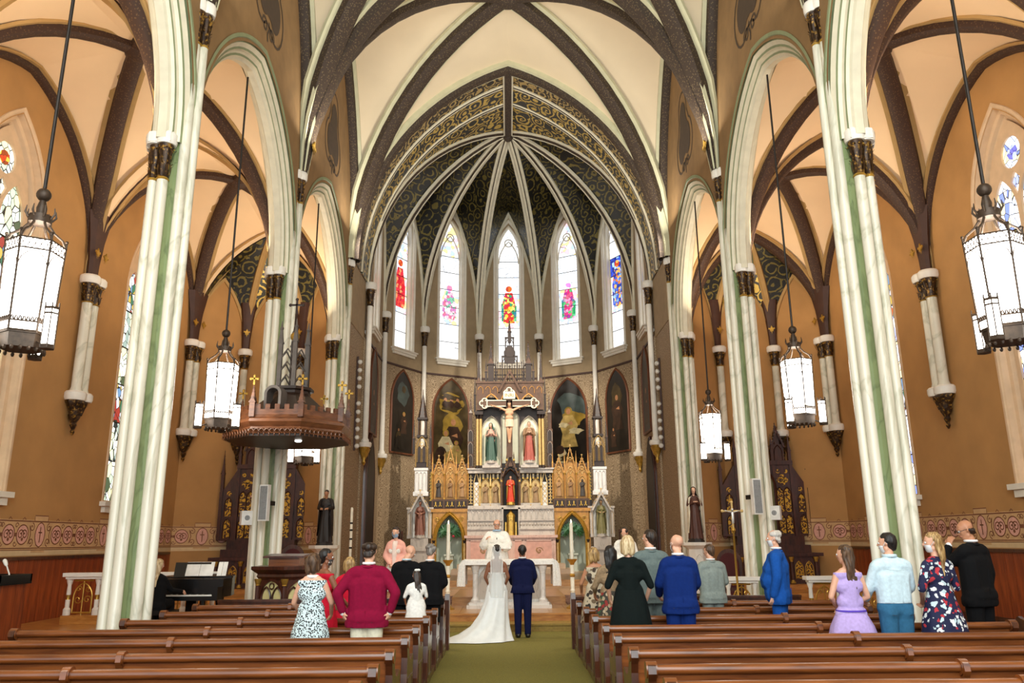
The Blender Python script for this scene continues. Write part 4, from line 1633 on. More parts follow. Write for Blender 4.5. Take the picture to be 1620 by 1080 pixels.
def w_jacket(s, root, mat, hem=.78, shirt=None, e=.024):
    m = MB(); s.torso(m, e); s.arms(m, e * .8, 1.93, False)
    s.C(m, (-.10 * s.w, -.012, .84), .13, (.10 * s.w, -.012, .84), fl=.95, e=.018)
    s.C(m, (-.10 * s.w, -.03, .90), .105, (.10 * s.w, -.03, .90), fl=1.0, e=.026)
    s.C(m, (-.09 * s.w, -.005, 1.0), .115, (.09 * s.w, -.005, 1.0), fl=.9, e=.008)
    for q in (-1, 1):
        s.C(m, (q * .105 * s.w, -.008, 1.28), .10, (q * .098 * s.w, -.008, .95), .105, e=e * .6)
    me = voxel(m, 'jacket', mat, .015, 3, .5)
    cutz(me, hem * s.k)
    o = link('jacket', me, root)
    # collar, lapel roll and the back vent
    m = MB(); P = []
    for j in range(13):
        a = radians(-60 - 240 * j / 12) if False else radians(150 + 240 * j / 12)
        P.append(s.p(.074 * cos(a), -.012 + .068 * sin(a), 1.475 - .05 * (sin(a) > .3)))
    m.tube(P, .017 * s.k, 8); m.obj('collar', mat, o)
    m = MB(); m.tube([s.p(0, -.128 * 1.0 - e, .99), s.p(0, -.125 - e, hem + .01)], .004 * s.k, 5); m.obj('back_vent', mat, o)
    if shirt:
        m = MB(); P = [s.p(.066 * cos(t), -.006 + .062 * sin(t), 1.515) for t in [2 * pi * j / 16 for j in range(16)]]
        m.tube(P, .015 * s.k, 8, closed=True); m.obj('shirt_collar', shirt, root)
        m = MB()
        for q, (el, wr) in zip((-1, 1), s.arm):
            a, b_ = s.p(q * el[0], el[1], el[2]), s.p(q * wr[0], wr[1], wr[2])
            d = (b_ - a).normalized()
            m.cap(b_ - d * .03, .040 * s.k, b_ + d * .004, .038 * s.k, 12)
        m.obj('shirt_cuffs', shirt, root)


def w_shirt(s, root, mat, hem=.985, e=.016):
    m = MB(); s.torso(m, e); s.arms(m, e, 1.9, False)
    for q in (-1, 1):
        s.C(m, (q * .095 * s.w, -.005, 1.28), .095, (q * .085 * s.w, -.005, 1.0), .098, e=e * .6)
    me = voxel(m, 'shirt', mat, .014, 2, .5); cutz(me, hem * s.k)
    o = link('shirt', me, root)
    m = MB(); P = [s.p(.066 * cos(t), -.006 + .062 * sin(t), 1.505) for t in [2 * pi * j / 16 for j in range(16)]]
    m.tube(P, .02 * s.k, 8, closed=True); m.obj('collar', mat, o)
    m = MB(); m.tube([s.p(-.13 * s.w, -.125, 1.36), s.p(0, -.142, 1.345), s.p(.13 * s.w, -.125, 1.36)], .004, 5); m.obj('yoke_seam', mat, o)


def w_trousers(s, root, mat, belt=None, shoes=SHOE):
    m = MB(); s.legs(m, .022, feet=False)
    s.C(m, (-.088 * s.w, 0, .93), .108, (.088 * s.w, 0, .93), fl=.92, e=.016)
    s.C(m, (-.07 * s.w, 0, 1.0), .10, (.07 * s.w, 0, 1.0), fl=.95, e=.012)
    for q in (-1, 1):
        if not s.sit:
            s.C(m, (q * .09, -.035, .9), .085, (q * .09, -.02, .85), .08, e=.012)
            s.C(m, (q * .095, -.01, .2), .062, (q * .095, .0, .07), .068, e=0)
    me = voxel(m, 'trousers', mat, .015, 3, .5); cutz(me, 1.03 * s.k, False)
    if not s.sit:
        cutz(me, .035 * s.k)
    o = link('trousers', me, root)
    if belt:
        m = MB(); loft_cloth(s, m, [(1.0, 0, 0, .19 * s.w, .125, 0, 4, 0), (1.035, 0, 0, .188 * s.w, .122, 0, 4, 0)]); m.obj('belt', belt, o)
    if not s.sit:
        m = MB()
        for q in (-1, 1):
            m.tube([s.p(q * .075, -.150, .86), s.p(q * .13, -.140, .865)], .003, 4)
        m.obj('pocket_welt', SHOE, o)
    w_shoes(s, root, shoes)


def w_shoes(s, root, mat=SHOE):
    for q in (-1, 1):
        m = MB()
        an = (q * .13, .46, .50) if s.sit else (q * .095, -.02, .09)
        s.foot(m, q, an, .012)
        link('shoe', voxel(m, 'shoe', mat, .012, 1), root)


def w_dress(s, root, mat, hem=.5, wide=.26, sleeve=0.0, folds=9, fd=.05, waist=1.07, sash=None, e=.014, skmat=None, neck=1.43):
    m = MB(); s.torso(m, e)
    if sleeve > 0:
        s.arms(m, e, sleeve, False)
    me = voxel(m, 'bodice', mat, .013, 2, .5)
    cutz(me, neck * s.k, False) if sleeve == 0 else None
    o = link('bodice', me, root)
    m = MB(); w = s.w
    loft_cloth(s, m, [(waist + .02, 0, 0, .172 * w, .112, 0, folds, 0), (waist - .05, 0, 0, .188 * w, .13, .01, folds, 0), (.93, 0, 0, .213 * w, .15, .02, folds, .2), (.8, 0, 0, .2 + (wide - .2) * .45, .16 + (wide - .2) * .35, .03 if fd else 0, folds, .4),
                      (hem + (.8 - hem) * .4, 0, 0, .2 + (wide - .2) * .8, .16 + (wide - .2) * .7, fd * .8, folds, .5), (hem, 0, 0, wide, wide * .82, fd, folds, .6)])
    m.obj('skirt', skmat or mat, root, 60)
    if sash:
        m = MB(); loft_cloth(s, m, [(waist - .03, 0, 0, .204 * w, .144, 0, 4, 0), (waist - .01, 0, 0, .202 * w, .142, 0, 4, 0)]); m.obj('sash', sash, root)
    if neck < 1.43:
        m = MB()
        for q in (-1, 1):
            m.tube([s.p(q * .10, -.125, neck - .02), s.p(q * .115, -.075, 1.44), s.p(q * .112, .0, 1.465), s.p(q * .10, .09, 1.38), s.p(q * .085, .125, neck - .03)], .009, 6)
        m.obj('shoulder_straps', mat, root)


WEAR = {'jacket': w_jacket, 'shirt': w_shirt, 'trousers': w_trousers, 'dress': w_dress, 'shoes': w_shoes}


# statues: a robed figure in one skin, with a mantle and a plinth
def statue(name, label, loc, rz, h, robe, mantle, flesh, plinth, arms='pray', hairc=None, fem=True, hood=True, base_h=.1, tunic=None, yaw=0, nod=10):
    s = Fig(h - base_h, fem, 1.0, yaw, nod, arms)
    root = thing(name, label, 'statue', loc, rz)
    m = MB(); s.torso(m); s.arms(m); s.head(m)
    s.C(m, (-.07, 0, .9), .1, (-.09, 0, .1), .09); s.C(m, (.07, 0, .9), .1, (.09, 0, .1), .09)
    me = voxel(m, 'figure', flesh, .012, 3, .4); me.transform(Matrix.Translation((0, 0, base_h))); link('figure', me, root)
    m = MB(); s.torso(m, .02); s.arms(m, .022, 1.85, False)
    me = voxel(m, 'tunic', tunic or robe, .016, 3, .4); me.transform(Matrix.Translation((0, 0, base_h))); link('tunic', me, root)
    m = MB(); m.T = Matrix.Translation((0, 0, base_h))
    loft_cloth(s, m, [(1.12, 0, 0, .155, .13, .0, 11, 0), (1.0, 0, 0, .175, .15, .03, 11, .2), (.7, .01, .01, .2, .175, .06, 11, .4), (.3, 0, .01, .225, .2, .08, 11, .2), (.0, 0, .02, .25, .225, .1, 11, 0)], 40); m.obj('robe', robe, root, 60)
    m = MB(); m.T = Matrix.Translation((0, 0, base_h))          # mantle: an open cloak over the shoulders, drawn across one hip
    R = []
    for z, r, op, d in ((1.46, .085, .9, 0), (1.40, .2, .9, .01), (1.2, .245, 1.0, .02), (.9, .26, .9, .04), (.55, .27, 1.0, .05), (.2, .27, 1.2, .06)):
        R.append([tuple(s.p(r * (1 + d * cos(9 * a)) * sin(a), .0 - r * .78 * (1 + d * cos(9 * a)) * cos(a) + .02, z)) for a in [(-pi + op * .9) + (2 * pi - 1.8 * op) * j / 30 for j in range(31)]])
    m.rings(R, closed=False)
    m.obj('mantle', mantle, root, 60)
    if hood:
        m = MB()
        R = []
        for z, r, op in ((-.20, .16, .8), (-.09, .098, .95), (.0, .1, 1.0), (.07, .096, 1.05), (.115, .07, 1.2), (.14, .02, 1.2)):
            R.append([tuple(s.hp(r * sin(a), -.012 - r * 1.02 * cos(a), z) + Vector((0, 0, base_h))) for a in [(-pi + op) + (2 * pi - 2 * op) * j / 20 for j in range(21)]])
        m.rings(R, closed=False); m.obj('veil', mantle if hood is True else hood, root, 60)
    elif hairc:
        m = MB()
        s2 = s
        H = lambda a, ra, b_, rb=None: s2.C(m, a, ra, b_, rb, head=True, n=12)
        H((0, -.026, .050), .085, (0, -.006, .056), .079); H((0, -.045, .0), .071, (0, -.04, .03), .076)
        me = voxel(m, 'hair', hairc, .012, 2, .5); me.transform(Matrix.Translation((0, 0, base_h))); link('hair', me, root)
    m = MB(); k = s.k
    m.ngon((0, 0), .30 * k, 0, base_h * .6, 8, 0, pi / 8, .28 * k); m.ngon((0, 0), .26 * k, base_h * .6, base_h + .02, 8, 0, pi / 8); m.obj('plinth', plinth, root, 20)
    return root

# ================================================================== gothic carpentry helpers
GOLDWOOD = plain('gilded_wood', srgb(176, 124, 56), .4, .25, .22, 10)
PALEGOLD = plain('pale_gilding', srgb(206, 172, 108), .4, .25, .15, 10)
ALTWOOD = plain('altar_walnut', srgb(88, 60, 40), .5, .05, .25, 8)
ALTDARK = plain('altar_dark_wood', srgb(44, 28, 20), .5, 0, .25, 8)
GREYMAR = marble('grey_marble', srgb(196, 184, 170), srgb(120, 106, 94), .35, 3, .4)
PINKMAR = marble('pink_marble', srgb(206, 168, 150), srgb(150, 104, 90), .35, 3, .4)
WHITEMAR = marble('white_marble', srgb(236, 232, 226), srgb(170, 168, 160), .3, 2.5, .35)
NICHE = plain('pale_niche_paint', srgb(226, 226, 200), .7, 0, .06, 3)
NICHEG = plain('grey_green_niche', srgb(188, 196, 180), .7, 0, .06, 2)
LINEN = cloth('white_linen', srgb(240, 238, 232))
BRASS = plain('brass', srgb(196, 154, 70), .3, .7, .1, 8)
WAX = plain('candle_wax', srgb(240, 234, 214), .5)
FLAME = glow('candle_flame', (1, .75, .35, 1), 12)


def pinnacle(m, x, y, z0, z1, w, mt=0, mg=1):
    """square shaft with gablets, a spire with crockets and a finial"""
    h = z1 - z0
    zs = z0 + .45 * h
    m.box((x - w / 2, y - w / 2, z0), (x + w / 2, y + w / 2, zs), mt)
    m.box((x - w * .65, y - w * .65, zs - .03 * h), (x + w * .65, y + w * .65, zs), mt)
    for dx, dy in ((0, -1), (-1, 0), (1, 0)):
        a = (x + dx * w * .55, y + dy * w * .55)
        t = (-dy, dx)
        m.quadpts([(a[0] - t[0] * w * .55, a[1] - t[1] * w * .55, zs), (a[0] + t[0] * w * .55, a[1] + t[1] * w * .55, zs), (a[0], a[1], zs + w * 1.1)], mg)
    m.lathe((x, y, 0), [(w * .62, zs), (w * .06, z1 - .05 * h)], 4, mt, ph=pi / 4)
    for k in range(1, 5):
        r = w * .55 * (1 - k / 5.5)
        z = zs + (z1 - zs) * k / 5.5
        for q in range(4):
            a = pi / 4 + q * pi / 2
            m.ell((x + r * cos(a), y + r * sin(a), z), (w * .11, w * .11, w * .14), 5, 3, mg)
    m.ell((x, y, z1 - .04 * h), (w * .16, w * .16, w * .13), 6, 4, mg)
    m.cap((x, y, z1 - .05 * h), w * .06, (x, y, z1), w * .03, 5, mg)


def gable(m, x, y, z0, w, h, t=.05, d=.08, mt=0, mg=1):
    P = [(x - w / 2, z0), (x, z0 + h), (x + w / 2, z0)]
    m.slab([P[0], P[1], P[2], (x + w / 2 - t * 1.3, z0), (x, z0 + h - t * 2.4), (x - w / 2 + t * 1.3, z0)], y - d, y, mt)
    for k in range(1, 6):
        for q in (-1, 1):
            u = k / 6
            m.ell((x + q * w / 2 * (1 - u), y - d / 2, z0 + h * u + .02), (t * .5, t * .5, t * .6), 5, 3, mg)
    m.cap((x, y - d / 2, z0 + h), t * .3, (x, y - d / 2, z0 + h + t * 2), t * .2, 5, mg)
    m.cbox((x, y - d / 2, z0 + h + t * 1.4), (t * 1.6, t * .5, t * .5), mg)


def lancet(m, x, y, z0, z1, w, fr=.04, d=.05, mf=0, mb_=None, rise=None):
    """moulded lancet frame with an optional back panel"""
    h = rise or w * .95
    P = parch(w / 2, z1 - h, h, 8, x, z0)
    m.sweep([(a, y, b_) for a, b_ in P], [(0, 0), (0, -d * .6), (fr * .5, -d), (fr, -d * .6), (fr, 0)], (0, 1, 0), mf)
    if mb_ is not None:
        i = m.pts([(a, y - .004, b_) for a, b_ in P])
        m.face(range(i, i + len(P)), mb_)


def col_(m, x, y, z0, z1, r, mt=0, mg=1, n=10):
    m.lathe((x, y, 0), [(r * 1.7, z0), (r * 1.7, z0 + r * .8), (r * 1.1, z0 + r * 1.4), (r, z0 + r * 2), (r, z1 - r * 3), (r * 1.2, z1 - r * 2.8), (r * 1.05, z1 - r * 2.5), (r * 1.7, z1 - r * .6), (r * 1.7, z1)], n, ms=[mg, mg, mg, mt, mg, mg, mg, mg])


def cross(m, c, h, w, t, mt=0):
    m.cbox((c[0], c[1], c[2] + h / 2), (t, t, h), mt)
    m.cbox((c[0], c[1], c[2] + h * .66), (w, t, t), mt)
    for q in ((-w / 2, h * .66), (w / 2, h * .66), (0, h)):
        m.ell((c[0] + q[0], c[1], c[2] + q[1]), (t, t * .8, t), 6, 4, mt)


# ================================================================== pews
PEW_Y = [6.15, 6.95, 7.88, 9.0, 10.05, 11.25, 12.5, 13.75]


def end_panel(m, x, w, top=True):
    """scrolled bench end in the y-z plane, w thick"""
    P = [(-.10, .02), (.47, .02), (.47, .50), (.50, .56), (.49, .62), (.44, .645), (.38, .62), (.30, .60), (.20, .62), (.13, .68), (.09, .76), (.07, .83), (.03, .875), (-.03, .885), (-.08, .86), (-.095, .80), (-.06, .74), (-.04, .66), (-.06, .5), (-.10, .3)]
    m.prism(P, lambda a, b_: (x - w / 2, a, b_), lambda a, b_: (x + w / 2, a, b_))
    return P


def make_pew(s, L, div, label, ends=True):
    """local origin at the aisle end on the floor; the bench runs away from the aisle (s = -1 or 1)"""
    t = thing('pew', label, 'pew')
    X = lambda a, b_: sorted((s * a, s * b_))
    x0, x1 = X(.04, L)
    m = MB(); m.box((x0, -.02, .10), (x1, .015, .80)); m.box((x0, -.035, .10), (x1, -.02, .17)); m.obj('backrest', PEW, t, 0)
    m = MB()
    pr = [(-.055, .80), (-.06, .82), (-.055, .845), (-.035, .862), (-.005, .866), (.025, .855), (.04, .83), (.036, .80), (.015, .785), (-.03, .785)]
    i = m.pts([(x0, a, b_) for a, b_ in pr] + [(x1, a, b_) for a, b_ in pr])
    n = len(pr)
    for k in range(n):
        m.face((i + k, i + (k + 1) % n, i + n + (k + 1) % n, i + n + k))
    m.face(range(i, i + n)); m.face(range(i + n, i + 2 * n)); m.obj('top_rail', PEW, t, 50)
    m = MB(); m.box((x0, .0, .415), (x1, .45, .45)); m.box((x0, .40, .36), (x1, .43, .415)); m.obj('seat', PEW, t, 0)
    m = MB(); m.box((x0, -.10, .25), (x1, -.02, .27)); m.box((x0, -.10, .27), (x1, -.088, .36)); m.obj('book_rack', PEWD, t, 0)
    ps = [(.02, .065), (div, .05)] + ([(L, .065)] if ends else [])
    for j, (x, w) in enumerate(ps):
        m = MB(); end_panel(m, s * x, w); o = m.obj('bench_end' if j != 1 else 'divider', PEWD if j != 1 else PEW, t, 0)
        m = MB(); xx = s * x
        m.rings([[(q, -.012 + .068 * cos(2 * pi * k / 16), .822 + .068 * sin(2 * pi * k / 16)) for k in range(16)] for q in (xx - w * .7, xx + w * .7)])
        m.obj('scroll', PEW, o, 40)
        if j == 0:
            m = MB(); q = -s * .028
            for a, b_, c, d in ((.0, .10, .40, .13), (.0, .42, .40, .45), (.0, .13, .03, .42), (.37, .13, .40, .42)):
                m.box((s * x + q - .012, a, b_), (s * x + q + .012, c, d))
            m.obj('end_moulding', PEWD, o, 0)
    return t


XL, XR = -1.2, 1.05
ordn = ['nearest', 'second', 'third', 'fourth', 'fifth', 'sixth', 'seventh', 'eighth']
for s, x0, lens, sd in ((-1, XL, (8.6, 4.85, 4.1), 'left of the aisle'), (1, XR, (8.8, 4.95, 4.3), 'right of the aisle')):
    protos = {}
    for k, y in enumerate(PEW_Y):
        key = 0 if k < 4 else (1 if k == 4 else 2)
        lab = '{} brown wooden pew {}, counted from the bottom of the photo'.format(ordn[k], sd)
        G = 'wooden pews ' + sd
        if key not in protos:
            p = make_pew(s, lens[key], 2.53 if s < 0 else 2.6, lab)
            p.location = (x0, y, 0); p['group'] = G
            protos[key] = p
        else:
            dup(protos[key], (x0, y, 0), 0, lab, G)
    m_ = thing('pew_screen', 'dark wooden kneeler screen in front of the foremost pew ' + sd, 'screen', (x0, 14.75, 0))
    m = MB(); a, b_ = sorted((0, s * 4.1)); m.box((a, 0, 0), (b_, .05, .86)); m.box((a, -.03, .84), (b_, .09, .88)); m.obj('panel', PEWD, m_, 0)
    for k in range(5):
        m = MB(); q = s * (.1 + k * .8); a, b_ = sorted((q, q + s * .7)); m.box((a, -.02, .15), (b_, 0, .75)); m.obj('raised_panel', PEW, m_, 0)
    m = MB(); m.prism([(-.1, 0), (.12, 0), (.12, .85), (.06, .95), (-.06, .95), (-.1, .85)], lambda a, b_: (-.04, a, b_), lambda a, b_: (.04, a, b_)); m.obj('bench_end', PEWD, m_, 0)
sp = make_pew(1, 2.6, 1.3, 'short dark wooden bench by the right wall, beside the man in the black suit')
sp.name = 'side_bench'; sp.location = (7.95, 12.6, 0)

# ================================================================== hanging lanterns
LGLASS = glow('lantern_glass', (1, .93, .82, 1), LAMP)
LIRON = plain('aged_bronze', srgb(66, 52, 40), .5, .4, .3, 20)


def hexp(r, k, z, ph=pi / 6):
    return (r * cos(ph + k * pi / 3), r * sin(ph + k * pi / 3), z)


def make_lantern(label):
    """origin at the centre of the drum's underside, z = 0"""
    t = thing('hanging_lantern', label, 'lantern')
    r0, r1, zt, zb = .315, .28, 1.32, .20
    m = MB(); m.tube([(0, 0, 1.70), (0, 0, 7.93)], .022, 8); m.obj('rod', IRON, t)
    m = MB(); m.ell((0, 0, 1.98), (.085, .085, .085), 12, 8); m.lathe((0, 0, 0), [(.05, 1.66), (.06, 1.8), (.035, 1.9)], 10); m.obj('ball', LIRON, t)
    m = MB(); m.lathe((0, 0, 0), [(.05, 1.58), (.13, 1.6), (.13, 1.70), (.06, 1.72)], 12)
    for k in range(8):
        a = k * pi / 4
        m.tube([(.13 * cos(a), .13 * sin(a), 1.66), (.17 * cos(a), .17 * sin(a), 1.72), (.16 * cos(a), .16 * sin(a), 1.80)], [.012, .014, .005], 5)
    m.obj('crown', LIRON, t)
    for k in range(6):
        m = MB(); a = pi / 6 + k * pi / 3
        m.tube([(q * cos(a), q * sin(a), z) for q, z in ((r0, zt), (.27, zt + .10), (.17, zt + .18), (.115, zt + .26), (.10, zt + .32))], .016, 6); m.obj('arm', LIRON, t)
        m = MB(); m.tube([hexp(r0, k, zt + .07), hexp(r1, k, zb - .02)], .013, 6); m.ell(hexp(r0, k, zt + .09), (.022,) * 3, 6, 4); m.obj('corner_bar', LIRON, t)
        # glass and the ornament of one face
        A0, A1, B0, B1 = [Vector(hexp(q * .985, kk, z)) for q, kk, z in ((r1, k, zb), (r1, k + 1, zb), (r0, k, zt), (r0, k + 1, zt))]
        f = lambda u, v: A0 * (1 - u) * (1 - v) + A1 * u * (1 - v) + B0 * (1 - u) * v + B1 * u * v
        m = MB(); m.quadpts([f(0, 0), f(1, 0), f(1, 1), f(0, 1)]); m.obj('glass_pane', LGLASS, t, 0)
        out = (f(.5, .5) * 1); out.z = 0; out.normalize()
        m = MB()
        g = lambda u, v: tuple(f(u, v) + out * .010)
        for v in (0.0, .10, .885, 1.0):
            m.tube([g(0, v), g(1, v)], .010, 5)
        for j in range(5):
            m.tube([g(j / 5, .885), g((j + 1) / 5, 1.0)], .005, 4); m.tube([g((j + 1) / 5, .885), g(j / 5, 1.0)], .005, 4)
        m.tube([g(.5 + a_, .70 + b_ * .17) for a_, b_ in ((-.5, 0), (-.40, .5), (-.2, .85), (0, 1), (.2, .85), (.40, .5), (.5, 0))], .006, 4)
        for j in range(7):
            m.tube([g((j + q) / 7, .0 + .1 + w_ * .05) for q, w_ in ((.1, 0), (.3, .8), (.5, 1.0), (.7, .8), (.9, 0))], .008, 4)
        m.obj('face_tracery', LIRON, t)['kind'] = 'stuff'
    m = MB(); m.ngon((0, 0), .25, .02, .20, 6, 0, pi / 6, .27); m.ngon((0, 0), .29, .18, .215, 6, 0, pi / 6)
    for k in range(18):
        a = 2 * pi * k / 18
        m.ell((.245 * cos(a), .245 * sin(a), .0), (.022, .022, .03), 5, 4)
    m.obj('drum', LIRON, t, 20)
    for a in (radians(-20), radians(100), radians(220)):
        cx, cyy = .41 * cos(a), .41 * sin(a)
        m = MB(); m.ngon((cx, cyy), .075, .04, .46, 6, 0, 0); o = m.obj('side_light', LGLASS, t, 0)
        m = MB()
        for k in range(6):
            p = (cx + .08 * cos(k * pi / 3), cyy + .08 * sin(k * pi / 3))
            m.tube([(p[0], p[1], .0), (p[0], p[1], .54)], .008, 5)
        m.ngon((cx, cyy), .085, -.01, .04, 6, 0, 0); m.ngon((cx, cyy), .085, .40, .42, 6, 0, 0); m.ngon((cx, cyy), .09, .46, .49, 6, 0, 0)
        m.tube([(cx, cyy, .02), (.22 * cos(a), .22 * sin(a), .1)], .014, 5)
        m.obj('side_cage', LIRON, o, 20)
    return t


l0 = make_lantern('big glowing hexagonal lantern at the left edge, before the leaded window')
l0.location = (-5.80, 8.95, 4.06)
G = 'hanging lanterns of the arcades'
for x, y, lab in ((5.84, 8.95, 'big glowing hexagonal lantern at the right edge, before the leaded window'),
                  (-5.88, 15.62, 'middle hanging lantern just left of the pulpit canopy'),
                  (5.80, 15.62, 'middle hanging lantern above the man in the bright blue suit'),
                  (-5.85, 22.29, 'small far hanging lantern showing below the pulpit canopy'),
                  (5.70, 22.29, 'small far hanging lantern above the statue of the nun')):
    dup(l0, (x, y, 4.06 if y < 20 else 4.0), 0, lab, G)

# ================================================================== altar table
al = thing('altar_table', 'white carved marble altar table that the priest stands behind', 'altar', (-.09, 19.3, .326))
m = MB(); m.box((-1.0, 0, 0), (1.0, .9, .08)); m.box((-.94, .04, .08), (.94, .86, .14)); m.obj('base', WHITEMAR, al, 0)
for x in (-.8, -.28, .28, .8):
    m = MB(); col_(m, x, .14, .14, .98, .065, 0, 0); m.obj('colonnette', WHITEMAR, al)
m = MB(); m.box((-.85, .2, .14), (.85, .75, .98)); m.obj('core', WHITEMAR, al, 0)
for x in (-.54, 0, .54):
    m = MB(); lancet(m, x, .2, .2, .92, .34, .03, .05, 0, 1); m.obj('arch_panel', [WHITEMAR, GREYMAR], al)
m = MB(); m.box((-1.0, 0, .98), (1.0, .9, 1.09)); m.obj('mensa', WHITEMAR, al, 0)
ac = MB()
R = []
for k in range(15):
    x = -1.04 + 2.08 * k / 14
    R.append([(x, -.03 - .006 * (k % 2), .99), (x, -.025, 1.09), (x, .0, 1.104), (x, .9, 1.104), (x, .925, 1.09), (x, .93, .9)])
ac.rings(R, closed=False)
for s in (-1, 1):
    R = []
    for k in range(9):
        y = -.03 + .96 * k / 8
        w = .015 * (k % 2)
        R.append([(s * 1.04, y, 1.104), (s * (1.12 + w), y, 1.07), (s * (1.17 + w), y, .85), (s * (1.21 + 2 * w), y, .60), (s * (1.21 + 2 * w), y, .50)])
    ac.rings(R, closed=False)
for s in (-1, 1):
    for yy in (-.03, .93):
        R = []
        for k in range(7):
            z = 1.104 - .1 * k
            w = (.05, .13, .15, .16, .17, .18, .18)[k]
            R.append([(s * (1.03 + (w + .02) * j / 8), yy + (.022 * cos(2.2 * j)) * min(1, k / 2), z) for j in range(9)])
        ac.rings(R, closed=False)
o = ac.obj('altar_cloth', LINEN, None, 40); o.location = (-.09, 19.3, .326); tag(o, 'white linen cloth draped over the marble altar table', 'cloth')
bk = thing('altar_book', 'open book lying on the altar cloth by the priest', 'book', (.05, 19.75, 1.432))
for s in (-1, 1):
    m = MB(); m.prism([(0, 0), (s * .17, 0), (s * .17, .02), (s * .08, .035), (0, .022)], lambda a, b_: (a, -.13, b_), lambda a, b_: (a, .13, b_)); m.obj('pages', LINEN, bk, 0)

# big candle stands either side of the altar
for s, x, y, lab in ((-1, -1.53, 19.25, 'tall white candle on a gilded stand left of the bride'), (1, 1.40, 19.25, 'tall white candle on a gilded stand right of the groom')):
    t = thing('candle_stand', lab, 'candle', (x, y, .326))
    m = MB(); m.lathe((0, 0, 0), [(.16, 0), (.16, .03), (.10, .06), (.05, .12)], 12); m.obj('foot', BRASS, t)
    m = MB(); m.lathe((0, 0, 0), [(.05, .1), (.055, .35), (.045, .36), (.06, .40), (.045, .44), (.05, .72), (.045, .98)], 12); m.obj('stem', WAX, t)
    m = MB(); m.lathe((0, 0, 0), [(.05, .70), (.07, .74), (.05, .78)], 10); m.lathe((0, 0, 0), [(.04, .96), (.06, 1.02), (.12, 1.09), (.125, 1.11), (.05, 1.10)], 14); m.obj('drip_dish', BRASS, t)
    m = MB(); m.lathe((0, 0, 0), [(.042, 1.09), (.04, 1.94)], 12); m.obj('candle', WAX, t)
    m = MB(); m.lathe((0, 0, 0), [(.006, 1.94), (.016, 1.965), (.004, 2.02)], 8); m.obj('flame', FLAME, t)
t = thing('paschal_candle', 'slim white candle with dark rings on a thin stand beside the far left pier', 'candle', at(553, 940, 24.0)[:2] + (.5,) if False else (at(553, 900, 23.6).x, 23.6, .326))
m = MB(); m.lathe((0, 0, 0), [(.15, 0), (.14, .04), (.03, .08), (.025, 1.0), (.06, 1.04), (.07, 1.1), (.03, 1.12)], 10); m.obj('stand', BRASS, t)
m = MB(); m.lathe((0, 0, 0), [(.04, 1.1), (.038, 2.5), (.01, 2.53)], 10); m.obj('candle', WAX, t)
m = MB()
for z in (1.35, 1.6, 1.85, 2.05):
    m.lathe((0, 0, 0), [(.043, z), (.043, z + .05)], 10)
m.obj('rings', IRON, t)

# ================================================================== high altar and altarpiece
ax, ay = 0.0, 31.6
hb = thing('high_altar', 'pink marble high altar with carved white gradine behind the priest', 'altar', (ax, ay, .69))
m = MB(); m.box((-1.72, -.45, .34), (1.72, .5, 1.30)); m.obj('altar_block', PINKMAR, hb, 0)
m = MB(); m.box((-1.8, -.52, 1.28), (1.8, .5, 1.38)); m.obj('mensa', PINKMAR, hb, 0)
for s in (-1, 1):
    for a, b_ in ((.1, .45), (.55, 1.6)):
        m = MB(); x0, x1 = sorted((s * a, s * b_)); m.box((x0, -.46, .42), (x1, -.45, 1.2), 1)
        for q in ((x0, .42, x1, .46), (x0, 1.16, x1, 1.2), (x0, .42, x0 + .04, 1.2), (x1 - .04, .42, x1, 1.2)):
            m.box((q[0], -.48, q[1]), (q[2], -.45, q[3]), 0)
        m.obj('panel', [PINKMAR, plain('rose_panel', srgb(196, 146, 128), .4)], hb, 0)
    m = MB()
    for k in range(3):
        m.tube([(s * 1.07 + p[0], -.465, .8 + p[1]) for p in spiral(0, 0, .16 - .03 * k, .8, 12, 1, k * 2.1)], .012, 5)
    m.obj('carved_monogram', plain('carved_gold', srgb(150, 116, 70), .5), hb)
    x0, x1 = sorted((s * .34, s * 1.70))
    m = MB(); m.box((x0, -.25, 1.38), (x1, .5, 1.62)); m.box((x0, -.30, 1.60), (x1, .5, 1.65)); m.obj('gradine_step', GREYMAR, hb, 0)
    m = MB(); m.box((x0, -.15, 1.65), (x1, .5, 1.95)); m.box((x0, -.2, 1.93), (x1, .5, 1.97))
    for k in range(12):
        m.ell((x0 + (k + .5) * (x1 - x0) / 12, -.16, 1.8), (.045, .03, .06), 6, 4)
    m.obj('carved_band', GREYMAR, hb, 0)
    m = MB(); m.box((x0, -.05, 1.97), (x1, .5, 2.42)); m.box((x0, -.12, 2.38), (x1, .5, 2.44)); m.obj('gradine_wall', GREYMAR, hb, 0)
    for k in range(6):
        m = MB(); lancet(m, x0 + (k + .5) * (x1 - x0) / 6, -.05, 2.0, 2.34, .16, .02, .04, 0, 1); m.obj('blind_arch', [WHITEMAR, GREYMAR], hb)
tb = thing('tabernacle', 'gilded tabernacle tower in a dark niche at the middle of the high altar', 'tabernacle', (ax, ay, 2.07))
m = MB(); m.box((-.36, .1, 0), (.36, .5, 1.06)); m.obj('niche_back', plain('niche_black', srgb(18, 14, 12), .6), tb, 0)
m = MB(); m.box((-.36, -.15, 0), (-.29, .1, 1.06)); m.box((.29, -.15, 0), (.36, .1, 1.06)); m.box((-.36, -.15, 1.0), (.36, .1, 1.06)); m.obj('niche_frame', GREYMAR, tb, 0)
m = MB(); m.ngon((0, 0), .15, 0, .72, 6, 0, 0); m.lathe((0, 0, 0), [(.17, .7), (.17, .76), (.02, .96)], 6)
for q in (-1, 1):
    m.box((q * .2 - .03, -.05, 0), (q * .2 + .03, .05, .5))
m.obj('gilt_tower', GILT, tb, 20)
